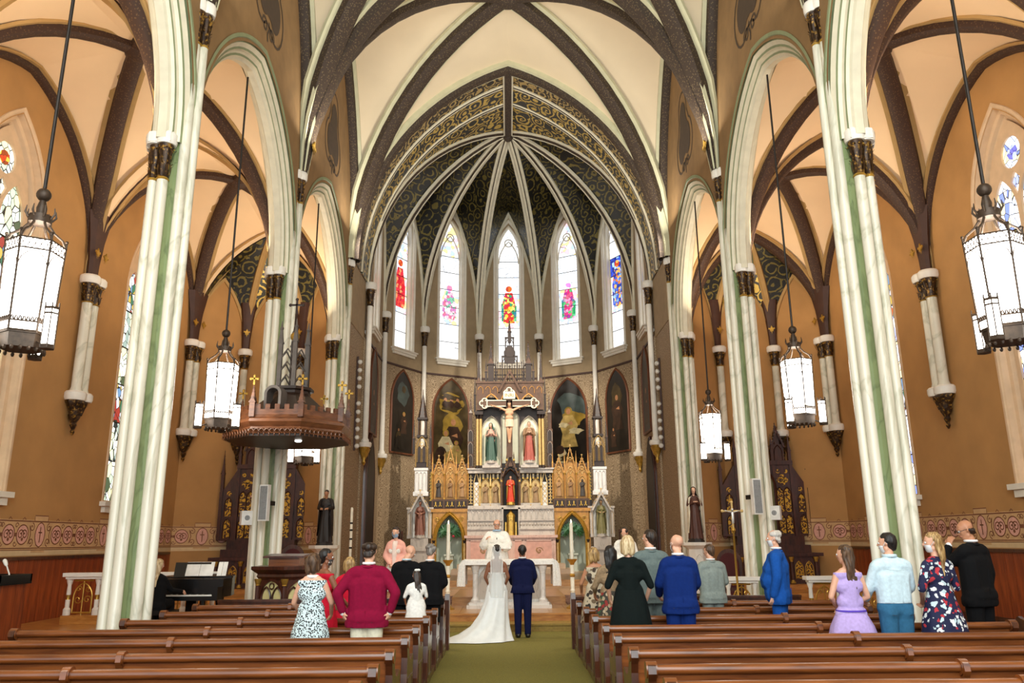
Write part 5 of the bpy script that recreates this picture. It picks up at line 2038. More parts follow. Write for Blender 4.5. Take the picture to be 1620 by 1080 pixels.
m = MB(); lancet(m, 0, -.14, .1, .6, .14, .02, .03); m.obj('door', PALEGOLD, tb)

rp = thing('altarpiece', 'tall carved and gilded wooden gothic altarpiece behind the high altar', 'altarpiece', (ax, ay, 0))
AW = [ALTWOOD, GILT, PALEGOLD, ALTDARK, GREYMAR, NICHE]
# back boards
m = MB(); m.box((-1.68, .5, .69), (1.68, .9, 4.6)); m.box((-1.30, .35, 4.6), (1.30, .9, 7.6)); m.obj('back_board', ALTDARK, rp, 0)
# niche tier
m = MB(); m.box((-1.70, .1, 3.08), (1.70, .6, 3.22)); m.obj('ledge', GREYMAR, rp, 0)
m = MB(); m.box((-1.70, .2, 4.5), (-.34, .7, 4.68)); m.box((.34, .2, 4.5), (1.70, .7, 4.68)); m.box((-1.75, .15, 4.64), (-.34, .7, 4.7)); m.box((.34, .15, 4.64), (1.75, .7, 4.7)); m.obj('cornice', GREYMAR, rp, 0)
FIGREL = plain('relief_figure', srgb(150, 120, 84), .5, .1, .2, 12)


def relief(m, x, y, z, h, mt=0):
    """small standing saint in relief"""
    k = h
    m.lathe((x, y, z), [(.17 * k, 0), (.15 * k, .3 * k), (.12 * k, .55 * k), (.15 * k, .72 * k), (.13 * k, .8 * k), (.04 * k, .84 * k)], 9, mt, ry=.55)
    m.ell((x, y - .02 * k, z + .91 * k), (.065 * k, .07 * k, .085 * k), 8, 6, mt)
    m.cap((x - .13 * k, y - .02, z + .74 * k), .04 * k, (x - .1 * k, y - .09 * k, z + .55 * k), .035 * k, 6, mt)
    m.cap((x + .13 * k, y - .02, z + .74 * k), .04 * k, (x + .02 * k, y - .11 * k, z + .6 * k), .035 * k, 6, mt)
    m.cap((x - .1 * k, y - .09 * k, z + .55 * k), .035 * k, (x + .02 * k, y - .11 * k, z + .62 * k), .03 * k, 6, mt)


for s in (-1, 1):
    for x, w in ((.60, .36), (1.01, .36)):
        m = MB(); lancet(m, s * x, .46, 3.3, 4.28, w, .035, .10, 1, 0); m.box((s * x - .2, .3, 3.22), (s * x + .2, .5, 3.32), 2)
        for q in (-1, 1):
            m.cbox((s * x + q * .09, .4, 4.38), (.07, .06, .2), 3); m.cbox((s * x + q * .09, .37, 4.40), (.05, .02, .13), 2)
        m.obj('saint_niche', [PALEGOLD, PALEGOLD, GREYMAR, GILT], rp)
        m = MB(); relief(m, s * x, .42, 3.34, .78); m.obj('relief_saint', FIGREL, rp)
    for x in (.38, .805, 1.225):
        m = MB(); col_(m, s * x, .34, 3.22, 4.0, .032, 0, 1); pinnacle(m, s * x, .36, 4.0, 4.6, .06, 0, 1); m.obj('colonnette', [PALEGOLD, GILT], rp)
    m = MB(); x = s * 1.37; m.box((x - .11, .4, 3.22), (x + .11, .52, 4.15), 0)
    for k in range(4):
        z = 3.3 + k * .2
        m.tube([(x - .09, .39, z), (x + .09, .39, z + .2)], .014, 4, 1); m.tube([(x + .09, .39, z), (x - .09, .39, z + .2)], .014, 4, 1)
    m.box((x - .12, .36, 3.22), (x - .09, .42, 4.15), 1); m.box((x + .09, .36, 3.22), (x + .12, .42, 4.15), 1)
    gable(m, x, .42, 4.12, .26, .5, .03, .06, 1, 1); m.obj('lattice_panel', [WHITEMAR, PALEGOLD], rp)
    m = MB(); x = s * 1.60; m.box((x - .08, .42, 3.22), (x + .08, .55, 4.6), 0)
    for k in range(9):
        z = 3.32 + k * .13
        m.cbox((x, .41, z), (.15, .03, .03), 1); m.cbox((x, .40, z + .05), (.035, .03, .09), 1)
    m.obj('quatrefoil_strip', [ALTDARK, PALEGOLD], rp, 0)
# central niche with the canopy under the crucifix
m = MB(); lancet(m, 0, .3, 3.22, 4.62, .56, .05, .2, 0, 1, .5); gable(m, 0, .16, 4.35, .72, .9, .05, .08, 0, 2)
for q in (-1, 1):
    pinnacle(m, q * .36, .2, 3.22, 5.3, .08, 0, 2)
pinnacle(m, 0, .2, 4.75, 5.75, .16, 0, 2); pinnacle(m, -.14, .2, 4.7, 5.35, .09, 0, 2); pinnacle(m, .14, .2, 4.7, 5.35, .09, 0, 2)
m.obj('central_canopy', [ALTWOOD, plain('niche_dark_wood', srgb(26, 18, 14), .6), GILT], rp, 30)  # back of the niche in a very dark brown
# calvary tier
for s in (-1, 1):
    m = MB(); lancet(m, s * .77, .34, 4.72, 6.78, .74, .05, .10, 1, 0, .62); m.obj('white_niche', [NICHE, GREYMAR], rp)
    m = MB(); m.box((s * .77 - .36, .0, 4.7), (s * .77 + .36, .4, 4.80)); m.box((s * .77 - .28, .02, 4.8), (s * .77 + .28, .4, 4.88)); m.obj('statue_ledge', GREYMAR, rp, 0)
    for x in (1.20, 1.33):
        m = MB(); col_(m, s * x, .2, 4.7, 6.85, .055, 0, 1); m.obj('gilded_column', [PALEGOLD, ALTDARK], rp)
    m = MB(); m.cbox((s * 1.27, .2, 6.92), (.34, .34, .14)); m.obj('column_block', ALTDARK, rp, 0)
    m = MB(); pinnacle(m, s * 1.28, .2, 6.98, 9.75, .17, 0, 1); m.obj('pinnacle', [ALTDARK, ALTWOOD], rp)
    for q in (-.16, .16):
        m = MB(); pinnacle(m, s * 1.28 + q, .22, 6.98, 8.6, .08, 0, 1); m.obj('pinnacle', [ALTDARK, ALTWOOD], rp)
    m = MB(); pinnacle(m, s * .78, .3, 8.18, 10.0, .24, 0, 1); m.obj('pinnacle', [ALTDARK, ALTWOOD], rp)
    for q in (-.2, .2):
        m = MB(); pinnacle(m, s * .78 + q, .28, 8.18, 9.3, .09, 0, 1); m.obj('pinnacle', [ALTDARK, ALTWOOD], rp)
    # outer buttress strip with tracery and a small pinnacle
    m = MB(); m.box((s * 1.62 - .12, .4, 4.7), (s * 1.62 + .12, .6, 6.3), 0)
    for k in range(3):
        lancet(m, s * 1.62, .4, 4.8 + k * .5, 5.25 + k * .5, .16, .02, .03, 1, 2)
    pinnacle(m, s * 1.62, .5, 6.3, 7.8, .13, 0, 1); m.obj('buttress', [ALTWOOD, GREYMAR, ALTDARK], rp)
m = MB(); lancet(m, 0, .33, 4.9, 7.0, .66, .04, .05, 1, 0, .3); m.obj('white_niche', [NICHE, GREYMAR], rp)
# canopy of three arches
m = MB()
out = [(-1.36, 7.0), (-1.36, 8.1), (1.36, 8.1), (1.36, 7.0)]
hol = [list(reversed(parch(.30, 7.1, .5, 8, x))) for x in (-.76, .76)] + [list(reversed(parch(.34, 7.12, .62, 8, 0)))]
# fascia with real arched openings
for yy, mm in ((-.02, 0),):
    outl = [(-1.36, 7.02)]
    for x, a, zz, h in ((-.76, .33, 7.1, .55), (0, .36, 7.2, .66), (.76, .33, 7.1, .55)):
        outl += [(x - a, 7.02)] + [(p, q) for p, q in parch(a, zz, h, 8, x)] + [(x + a, 7.02)]
    outl += [(1.36, 7.02), (1.36, 8.12), (-1.36, 8.12)]
    m.slab(outl, -.02, .06)
m.box((-1.36, .02, 8.05), (1.36, .8, 8.16)); m.box((-1.4, -.06, 8.12), (1.4, .8, 8.2)); m.obj('canopy', ALTWOOD, rp, 0)
m = MB()
for x, a, zz, h in ((-.76, .33, 7.1, .55), (0, .36, 7.2, .66), (.76, .33, 7.1, .55)):
    m.sweep([(p, -.03, q) for p, q in parch(a, zz, h, 8, x)], [(0, .02), (0, -.03), (.05, -.03), (.05, .02)], (0, 1, 0))
for k in range(9):
    x = -1.2 + .3 * k
    if abs(x) > .4:
        m.tube([(x + p, -.035, q) for p, q in parch(.1, 7.85, .14, 5)], .016, 4); m.tube([(x + .1, -.035, 7.85), (x + .1, -.035, 7.7)], .014, 4)
m.obj('canopy_tracery', GOLDWOOD, rp)
m = MB(); gable(m, 0, -.02, 7.75, 1.0, .95, .07, .08, 0, 1); m.obj('gable', [ALTWOOD, ALTDARK], rp)
# cresting and the central openwork spire
m = MB()
for k in range(13):
    x = -.6 + .1 * k
    m.box((x - .016, .2, 8.2), (x + .016, .24, 8.85 + .15 * (k % 2)))
    m.ell((x, .22, 8.9 + .15 * (k % 2)), (.03, .03, .05), 5, 4)
m.box((-.64, .2, 8.5), (.64, .24, 8.54)); m.obj('cresting', ALTDARK, rp)
for z0, z1, w in ((8.2, 9.3, .62), (9.3, 10.1, .34)):
    m = MB()
    for q in (-1, 1):
        m.box((q * w / 2 - .025, .16, z0), (q * w / 2 + .025, .26, z1))
    n = 3 if w > .5 else 2
    for k in range(n):
        x = -w / 2 + w * (k + .5) / n
        m.tube([(p, .2, q) for p, q in parch(w / n / 2, z1 - .35, .25, 6, x, z0)], .016, 5)
        m.tube([(p, .2, q) for p, q in circle2(x, z1 - .06, .05, 8)], .012, 4, closed=True)
    m.box((-w / 2 - .03, .16, z1 - .02), (w / 2 + .03, .26, z1 + .03)); m.obj('openwork_stage', ALTDARK, rp)
m = MB(); m.slab([(-.22, 9.0), (.22, 9.0), (.24, 9.5), (.1, 9.75), (-.1, 9.75), (-.24, 9.5)], .18, .24); m.obj('tracery_plate', ALTDARK, rp, 0)
m = MB(); pinnacle(m, 0, .21, 9.9, 10.95, .14, 0, 1); m.obj('pinnacle', [ALTDARK, ALTWOOD], rp)
# wings with the doorways
for s in (-1, 1):
    cx = s * 2.42
    w = .70
    m = MB()
    ou = [(cx - w, .69)] + [(cx - .52, .69)] + parch(.52, 1.9, .98, 10, cx) + [(cx + .52, .69), (cx + w, .69), (cx + w, 3.04), (cx - w, 3.04)]
    m.slab(ou, .05, .35); m.box((cx - w - .03, .0, 2.98), (cx + w + .03, .4, 3.1)); m.obj('doorway_front', GOLDWOOD, rp, 0)
    m = MB(); m.sweep([(p, .04, q) for p, q in parch(.52, 1.9, .98, 10, cx, .69)], [(-.02, .2), (-.02, -.02), (.03, -.05), (.06, -.02), (.10, -.05), (.13, 0)], (0, 1, 0)); m.obj('arch_moulding', GILT, rp)
    m = MB()
    P = parch(.60, 1.9, 1.08, 10, 0, .69)
    R = []
    for j in range(9):
        a = pi * j / 8
        R.append([(cx - .56 * cos(a), .3 + .55 * sin(a), .69), (cx - .56 * cos(a), .3 + .55 * sin(a), 2.9)])
    m.rings(R, closed=False); m.quadpts([(cx - .6, .3, 2.9), (cx + .6, .3, 2.9), (cx + .6, .9, 2.9), (cx - .6, .9, 2.9)]); m.obj('niche_lining', NICHEG, rp, 50)
    for q in (-1, 1):
        m = MB(); col_(m, cx + q * .60, .0, .75, 1.9, .04, 0, 1); m.obj('colonnette', [PALEGOLD, ALTDARK], rp)
        m = MB()
        for e in range(2):
            m.tube([(cx + q * .47 + p[0], .035, 2.7 + p[1]) for p in spiral(0, 0, .13 - .03 * e, 1.1, 12, q, e * pi)], .014, 4)
        m.obj('spandrel_carving', GILT, rp)
    m = MB(); m.box((cx - .72, .2, 3.1), (cx + .72, .5, 3.48), 0)
    for k in range(3):
        x = cx - .47 + .47 * k
        m.box((x - .2, .17, 3.16), (x + .2, .2, 3.42), 1)
        for e in (-1, 1):
            m.box((x + e * .09 - .02, .15, 3.2), (x + e * .09 + .02, .17, 3.38), 2); m.box((x + e * .09 - .055, .15, 3.2), (x + e * .09 + .055, .17, 3.24), 2)
    m.obj('panelled_band', [ALTWOOD, ALTDARK, GILT], rp, 0)
    m = MB(); m.box((cx - .72, .4, 3.48), (cx + .72, .5, 4.9)); m.obj('wing_board', ALTWOOD, rp, 0)
    for k in range(3):
        x = cx + (k - 1) * .47
        h = 5.02 if k == 1 else 4.86
        m = MB(); lancet(m, x, .4, 3.5, h, .40, .04, .08, 0, 1, .42); lancet(m, x, .37, 3.56, 4.36, .27, .025, .04, 2, 3, .25)
        m.tube([(p, .36, q) for p, q in parch(.08, 4.45, .14, 5, x - .085)], .014, 4, 2); m.tube([(p, .36, q) for p, q in parch(.08, 4.45, .14, 5, x + .085)], .014, 4, 2)
        m.tube([(p, .36, q) for p, q in circle2(x, 4.68, .07, 10)], .014, 4, 2, closed=True)
        gable(m, x, .36, h - .42, .50, .95 if k == 1 else .72, .045, .06, 0, 2)
        m.tube([(p, .33, q) for p, q in circle2(x, h + .04, .06, 8)], .014, 4, 2, closed=True)
        m.obj('gabled_panel', [GOLDWOOD, GOLDWOOD, PALEGOLD, plain('painted_panel', srgb(190, 144, 80), .6, 0, .2, 14)], rp, 30)
        m = MB(); relief(m, x, .35, 3.58, .68); m.obj('relief_saint', plain('dark_relief_%d' % (k if s < 0 else 3 + k), [srgb(62, 54, 48), srgb(140, 104, 66), srgb(160, 122, 80)][k if s < 0 else 2 - k], .5), rp)
    for x in (cx - .72, cx - .235, cx + .235, cx + .72):
        m = MB(); col_(m, x, .3, 3.48, 4.5, .03, 0, 1); pinnacle(m, x, .32, 4.5, 5.4, .06, 0, 1); m.obj('colonnette', [GOLDWOOD, GILT], rp)
    x = s * 3.2
    m = MB(); m.box((x - .06, .4, 3.1), (x + .06, .55, 4.7), 0)
    for k in range(9):
        z = 3.45 + k * .13
        m.cbox((x, .39, z), (.11, .03, .03), 1); m.cbox((x, .38, z + .05), (.03, .03, .09), 1)
    m.obj('quatrefoil_strip', [ALTDARK, GILT], rp, 0)
    # outer tower
    tx = s * 3.58
    m = MB(); m.box((tx - .40, .0, .69), (tx + .40, .6, 1.55)); m.box((tx - .46, -.06, 1.5), (tx + .46, .6, 1.62)); m.box((tx - .34, -.02, 1.62), (tx + .34, .5, 1.98)); m.obj('tower_base', GREYMAR, rp, 0)
    m = MB()
    for q in (-1, 1):
        m.box((tx + q * .42 - .08, .05, 1.98), (tx + q * .42 + .08, .5, 3.1), 0)
        lancet(m, tx + q * .42, .05, 2.1, 2.95, .09, .014, .02, 1)
        m.cbox((tx + q * .42, .27, 3.13), (.22, .5, .08), 0)
    lancet(m, tx, .3, 2.0, 3.55, .62, .05, .3, 0, 2, .55); gable(m, tx, .0, 3.0, .82, .75, .06, .08, 0, 1); m.obj('statue_niche', [GREYMAR, PALEGOLD, plain('white_niche_back', srgb(240, 236, 226), .7)], rp, 30)
    m = MB(); m.box((tx - .30, .1, 3.62), (tx + .30, .5, 3.78)); m.box((tx - .25, .12, 3.78), (tx + .25, .5, 4.65)); 
    for q in (-.15, 0, .15):
        lancet(m, tx + q, .12, 3.85, 4.55, .11, .016, .03)
    m.box((tx - .28, .09, 4.62), (tx + .28, .5, 4.72)); m.obj('tower_shaft', WHITEMAR, rp, 0)
    m = MB(); m.box((tx - .24, .2, 4.72), (tx + .24, .5, 5.5), 1)
    lancet(m, tx, .2, 4.76, 5.95, .42, .04, .08, 0, None, .45)
    for q in (-.1, .1):
        lancet(m, tx + q, .18, 4.95, 5.6, .13, .02, .04, 0, 1)
    m.tube([(p, .17, q) for p, q in circle2(tx, 5.68, .08, 10)], .016, 4, 0, closed=True); m.obj('tower_window', [PALEGOLD, ALTDARK], rp)
    m = MB()
    for q in (-1, 1):
        m.box((tx + q * .14 - .03, .2, 5.95), (tx + q * .14 + .03, .3, 6.7), 0); m.box((tx + q * .14 - .03, .4, 5.95), (tx + q * .14 + .03, .5, 6.7), 0)
        pinnacle(m, tx + q * .34, .3, 5.3, 6.7, .09, 0, 1)
    lancet(m, tx, .22, 6.0, 6.7, .2, .03, .04, 1); m.cbox((tx, .35, 6.0), (.4, .4, .1), 0); m.cbox((tx, .35, 6.72), (.42, .42, .08), 0)
    m.lathe((tx, .35, 0), [(.2, 6.75), (.02, 7.75)], 6, 0)
    for k in range(1, 6):
        for q in range(6):
            a = q * pi / 3
            r = .2 * (1 - k / 6.3)
            m.ell((tx + r * cos(a), .35 + r * sin(a), 6.75 + k * .16), (.02, .02, .03), 5, 3, 1)
    m.cap((tx, .35, 7.7), .025, (tx, .35, 7.95), .012, 6, 1); m.obj('tower_spire', [ALTDARK, ALTWOOD], rp, 30)

# crucifix
cf = thing('crucifix', 'large crucifix with pale outlined trefoil ends on the altarpiece', 'crucifix', (ax - .03, ay - .10, 5.1))
CRW = plain('crucifix_wood', srgb(92, 64, 44), .5)


def quatre(x, z, r):
    P = []
    for k in range(3):
        a0 = pi / 2 - pi / 2 + k * pi / 2
    return P


m = MB(); m.box((-.12, .02, .0), (.12, .1, 2.6)); m.box((-.98, .02, 2.06), (.98, .1, 2.30)); m.obj('beam', CRW, cf, 0)
m = MB()
for (x, z), a0 in (((-1.0, 2.18), pi), ((1.0, 2.18), 0), ((0, 2.62), pi / 2)):
    P = []
    for k in (-1, 0, 1):
        c = (x + .10 * cos(a0 + k * pi / 2) , z + .10 * sin(a0 + k * pi / 2))
        P += [(c[0] + .105 * cos(a0 + k * pi / 2 + j * pi / 8), c[1] + .105 * sin(a0 + k * pi / 2 + j * pi / 8)) for j in range(-5, 6)]
    m.slab(P, .0, .1, 1); m.tube([(p, -.005, q) for p, q in P], .026, 6, 0, closed=True)
for q in (-1, 1):
    m.box((-.98, -.005, 2.18 + q * .12 - .02), (-.13, .03, 2.18 + q * .12 + .02), 0); m.box((.13, -.005, 2.18 + q * .12 - .02), (.98, .03, 2.18 + q * .12 + .02), 0)
m.obj('trefoil_end', [NICHE, CRW], cf)
m = MB(); m.box((-.24, -.03, 2.36), (.24, .01, 2.66)); m.obj('title_board', NICHE, cf, 0)
txt = bpy.data.curves.new('title_lettering', 'FONT'); txt.body = 'INRI'; txt.size = .2; txt.align_x = 'CENTER'; txt.extrude = .004
to = bpy.data.objects.new('title_tmp', txt); C.objects.link(to); bpy.context.view_layer.update(); tm = bpy.data.meshes.new_from_object(to); bpy.data.objects.remove(to); tm.transform(Matrix.Translation((0, -.04, 2.44)) @ Matrix.Rotation(pi / 2, 4, 'X')); tm.materials.clear(); tm.materials.append(plain('letter_gold', srgb(150, 124, 78), .5)); link('title_lettering', tm, cf)
s = Fig(1.66, False, .9, 0, 30, (((.40, .0, 1.50), (.72, .0, 1.60)), ((.40, .0, 1.50), (.72, .0, 1.60))))
m = MB(); s.torso(m); s.arms(m); s.head(m)
for q in (-1, 1):
    s.C(m, (q * .085, 0, .9), .08, (q * .06, .05, .52), .055); s.C(m, (q * .06, .05, .52), .054, (q * .03, .0, .14), .035); s.C(m, (q * .03, 0, .12), .035, (q * .02, .05, .02), .028)
me = voxel(m, 'corpus', plain('carved_flesh', srgb(206, 158, 122), .5), .012, 4, .5); me.transform(Matrix.Translation((0, 0, .55)) @ Matrix.Rotation(pi, 4, 'Z')); me.transform(Matrix.Translation((0, -.12, 0))); link('corpus', me, cf)
m = MB(); m.T = Matrix.Translation((0, -.12, .55)) @ Matrix.Rotation(pi, 4, 'Z'); loft_cloth(s, m, [(1.0, 0, 0, .165, .125, .03, 9, 0), (.85, 0, .01, .19, .14, .05, 9, .4), (.68, .0, .02, .18, .14, .07, 9, .8)]); m.obj('loincloth', plain('loincloth_cream', srgb(226, 196, 168), .7), cf, 50)
m = MB(); s.hp
m.T = Matrix.Translation((0, -.12, .55)) @ Matrix.Rotation(pi, 4, 'Z')
m.cap(s.hp(0, -.03, .05), .085, s.hp(0, -.05, -.02), .075, 10); m.cap(s.hp(-.05, .0, .02), .04, s.hp(-.06, -.02, -.1), .03, 8); m.cap(s.hp(.05, .0, .02), .04, s.hp(.06, -.02, -.1), .03, 8); m.obj('hair', plain('carved_hair', srgb(62, 40, 26), .6), cf)

FLESH = plain('painted_flesh', srgb(214, 168, 140), .5)
st = lambda n, c: plain(n, c, .55, 0, .12, 8)
statue('mourning_woman_statue', 'painted statue of a veiled woman in a green cloak left of the crucifix', (ax - .77, ay + .18, 4.88), pi, 1.62, st('cloak_green', srgb(66, 94, 80)), st('cloak_green', srgb(66, 94, 80)), FLESH, GREYMAR, 'pray', nod=20, yaw=-25, tunic=st('robe_rose', srgb(206, 160, 140)))
statue('mourning_disciple_statue', 'painted statue with a red cloak over a tan robe right of the crucifix', (ax + .77, ay + .18, 4.88), pi, 1.68, st('cloak_red', srgb(168, 84, 70)), st('robe_tan', srgb(150, 116, 84)), FLESH, GREYMAR, 'pray', plain('statue_hair', srgb(70, 44, 28), .6), False, False, nod=-10, tunic=st('robe_tan', srgb(150, 116, 84)))
t = statue('father_and_child_statue', 'small painted statue in a red robe holding a child in the central niche', (ax, ay + .14, 3.24), pi, 1.14, st('robe_scarlet', srgb(206, 62, 30)), st('robe_yellow', srgb(196, 156, 70)), FLESH, GILT, (((.24, .02, 1.15), (.12, .22, 1.2)), ((.25, .0, 1.14), (.1, .2, 1.1))), plain('statue_hair_b', srgb(70, 44, 28), .6), False, False)
m = MB(); k = .62
m.cap((.10, -.20, .72), .05, (.10, -.20, .86), .045, 8); m.ell((.10, -.2, .95), (.042, .045, .05), 8, 6); m.cap((.10, -.2, .74), .035, (.02, -.24, .62), .025, 6); m.cap((.06, -.22, .86), .02, (-.04, -.25, .84), .015, 6)
m.obj('child', st('child_tunic', srgb(230, 206, 186)), t)
statue('brown_angel_statue', 'reddish brown robed statue in the arched niche at the left end of the altarpiece', (ax - 3.58, ay + .12, 2.0), pi, 1.40, st('robe_redbrown', srgb(132, 84, 66)), st('robe_redbrown2', srgb(146, 100, 80)), st('flesh_br', srgb(170, 116, 90)), GREYMAR, 'book', plain('statue_hair_c', srgb(90, 60, 40), .6), True, False)
statue('olive_angel_statue', 'olive green robed statue in the arched niche at the right end of the altarpiece', (ax + 3.58, ay + .12, 2.0), pi, 1.40, st('robe_olive', srgb(126, 118, 72)), st('robe_olive2', srgb(140, 132, 88)), st('flesh_ol', srgb(176, 140, 100)), GREYMAR, 'book', plain('statue_hair_d', srgb(90, 66, 40), .6), True, False)

# plants in the doorway niches
LEAF = plain('dark_leaf', srgb(52, 98, 58), .4, 0, .3, 6)
for s, lab in ((-1, 'fan of dark split leaves in a vase inside the left altarpiece arch'), (1, 'fan of dark split leaves in a vase inside the right altarpiece arch')):
    t = thing('leaf_arrangement', lab, 'plant', (ax + s * 2.42, ay + .25, .69))
    m = MB(); m.box((-.2, -.2, 0), (.2, .2, .05)); m.box((-.16, -.16, .05), (.16, .16, .62)); m.box((-.2, -.2, .62), (.2, .2, .68)); m.obj('stand', NICHEG, t, 0)
    m = MB(); m.lathe((0, 0, 0), [(.06, .68), (.09, .72), (.05, .85), (.045, 1.05), (.08, 1.16)], 12); m.obj('vase', plain('clear_vase', srgb(200, 208, 200), .15), t)
    for k in range(7):
        a = radians(-78 + 26 * k)
        c = Vector((.26 * sin(a), -.05 - .05 * (k % 2), 1.45 + .20 * cos(a)))
        P = []
        nb = 30
        for j in range(nb):
            th = 2 * pi * j / nb
            r = .20 * (1 if j % 3 else .62) * (1 + .25 * cos(th))
            P.append(c + Vector((r * sin(th + a), .03 * sin(th * 2 + k), r * cos(th + a))))
        m = MB(); i = m.pts([c + Vector((0, -.03, 0))] + P)
        for j in range(nb):
            m.face((i, i + 1 + j, i + 1 + (j + 1) % nb))
        m.tube([(0, 0, 1.12), c], .008, 4); m.obj('leaf', LEAF, t, 0)
    if s < 0:
        m = MB(); m.ell((.16, -.18, 1.36), (.05, .04, .05), 8, 6); m.obj('blossom', plain('red_blossom', srgb(170, 30, 50), .6), t)

# ================================================================== paintings in the apse
PCOL = {'sky': plain('paint_umber', srgb(70, 56, 30), .35, 0, .5, 2.5), 'dark': plain('paint_dark', srgb(30, 24, 18), .35, 0, .5, 2.5), 'glow': plain('paint_glow', srgb(150, 120, 44), .4, 0, .3, 4),
        'robe': plain('paint_ochre_robe', srgb(168, 140, 78), .4, 0, .35, 5), 'dkrobe': plain('paint_brown_robe', srgb(58, 38, 26), .4, 0, .4, 5), 'white': plain('paint_white', srgb(186, 170, 130), .4, 0, .3, 6),
        'flesh': plain('paint_flesh', srgb(178, 124, 84), .4, 0, .2, 6), 'blue': plain('paint_slate', srgb(66, 76, 72), .4, 0, .4, 2), 'wing': plain('paint_wing', srgb(74, 58, 36), .4, 0, .4, 6)}
PK = list(PCOL)


def blob(x, z, rx, rz, n=14, jag=.0, ph=0):
    return [(x + rx * cos(t) * (1 + jag * cos(5 * t + ph)), z + rz * sin(t) * (1 + jag * sin(4 * t + ph))) for t in [2 * pi * j / n for j in range(n)]]


def pf(x, z, h, robe='robe', lean=0, halo=True):
    """painted draped figure, h tall"""
    L = []
    if halo:
        L.append((blob(x + lean, z + h * .93, h * .11, h * .11), 'glow'))
    L.append(([(x - .24 * h, z), (x - .18 * h, z + .35 * h), (x - .26 * h + lean, z + .6 * h), (x - .12 * h + lean, z + .82 * h), (x + .12 * h + lean, z + .82 * h), (x + .27 * h + lean, z + .55 * h), (x + .17 * h, z + .3 * h), (x + .25 * h, z)], robe))
    L.append((blob(x + lean, z + h * .92, h * .065, h * .08), 'flesh'))
    L.append(([(x - .05 * h + lean, z + .6 * h), (x + .1 * h + lean, z + .66 * h), (x + .12 * h + lean, z + .56 * h)], 'flesh'))
    return L


def painting(label, M, a, z0, zs, h, layers, back):
    t = thing('painting', label, 'painting')
    t.matrix_world = M
    m = MB(); P = parch(a, zs, h, 12, 0, z0); m.slab(P, -.05, -.01, 0); o = m.obj('canvas', PCOL[back], t, 0)
    m = MB(); m.sweep([(p, -.03, q) for p, q in P], [(-.01, .03), (-.01, -.04), (.05, -.06), (.08, -.03), (.08, .03)], (0, 1, 0)); m.box((-a - .07, -.09, z0 - .07), (a + .07, .0, z0)); m.obj('frame', plain('red_gold_frame', srgb(112, 66, 42), .4, .2), t)
    m = MB()
    for j, (Q, c) in enumerate(layers):
        m.patch(Q, lambda p, q, hh: (p, -.052 - hh, q), PK.index(c), .0015 * (j + 1))
    m.obj('painted_figures', list(PCOL.values()), o, 0)
    return t


Ms = {n: facet(A, B)[0] for n, A, B in wins}
L2 = [(blob(0, 7.9, .62, .5, 20, .1), 'glow'), (blob(0, 7.75, .5, .22, 18, .2), 'sky')]
for k in (-1, 0, 1):
    L2 += [(blob(k * .3 - .2, 8.15 + .1 * (k == 0), .26, .09, 10, .3, k), 'wing'), (blob(k * .3 + .15, 8.15, .26, .09, 10, .3, 2 + k), 'wing'), (blob(k * .3, 8.05, .08, .10), 'flesh'), (blob(k * .3, 7.85, .16, .16, 10, .2), 'dkrobe')]
L2 += [(blob(.05, 6.9, .5, .55, 16, .1), 'glow')] + pf(.1, 5.3, 1.9, 'dkrobe') + pf(-.32, 5.2, 1.45, 'white', .05) + pf(.25, 5.2, 1.0, 'robe') + [(blob(-.5, 5.5, .3, .45), 'dkrobe'), (blob(.1, 5.45, .5, .3, 14, .2), 'robe')]
painting('arched oil painting of a glowing family group under angels, left of the altarpiece', Ms[2], .86, 5.15, 7.5, 1.5, L2, 'sky')
L3 = [(blob(.1, 7.6, .8, .75, 16, .1), 'blue'), (blob(.25, 7.2, .6, .3, 16, .3), 'glow'), (blob(-.6, 7.2, .3, .9, 12, .1), 'dark')] + pf(0, 5.9, 1.75, 'robe') + [(blob(.35, 6.6, .35, .14, 10, .2), 'white'), (blob(-.25, 6.9, .25, .12, 10, .2), 'white')] + pf(-.4, 5.2, .8, 'white', .06, False) + [(blob(-.45, 5.8, .22, .2), 'dkrobe'), (blob(.45, 5.5, .4, .35, 12, .2), 'dark'), (blob(0, 5.4, .45, .16, 12, .2), 'sky')]
painting('arched oil painting of a rising figure in a pale robe, right of the altarpiece', Ms[3], .86, 5.15, 7.5, 1.5, L3, 'dark')
L4 = [(blob(0, 8.0, .4, .5, 14, .15), 'blue'), (blob(.05, 8.2, .14, .16, 12, .1), 'sky')] + pf(.1, 6.3, .9, 'dkrobe', 0, True) + pf(-.25, 5.7, .8, 'sky', 0, False) + [(blob(-.1, 5.9, .4, .3, 12, .2), 'dark')]
painting('very dark arched painting under the left ruby window', Ms[4], .72, 5.5, 7.7, 1.3, L4, 'dark')
L5 = [(blob(0, 7.8, .35, .6, 14, .15), 'sky')] + pf(.0, 6.4, 1.5, 'dkrobe', 0, False) + pf(-.3, 5.7, .8, 'dkrobe', 0, False)
painting('very dark arched painting under the right blue and orange window', Ms[5], .72, 5.5, 7.7, 1.3, L5, 'dark')
painting('dark arched painting on the left chancel wall, seen edge-on', Ms[6], .72, 5.9, 7.9, 1.3, pf(0, 6.2, 1.4, 'dkrobe', 0, False), 'dark')
painting('dark arched painting on the right chancel wall, seen edge-on', Ms[7], .72, 5.9, 7.9, 1.3, pf(0, 6.2, 1.4, 'dkrobe', 0, False), 'dark')

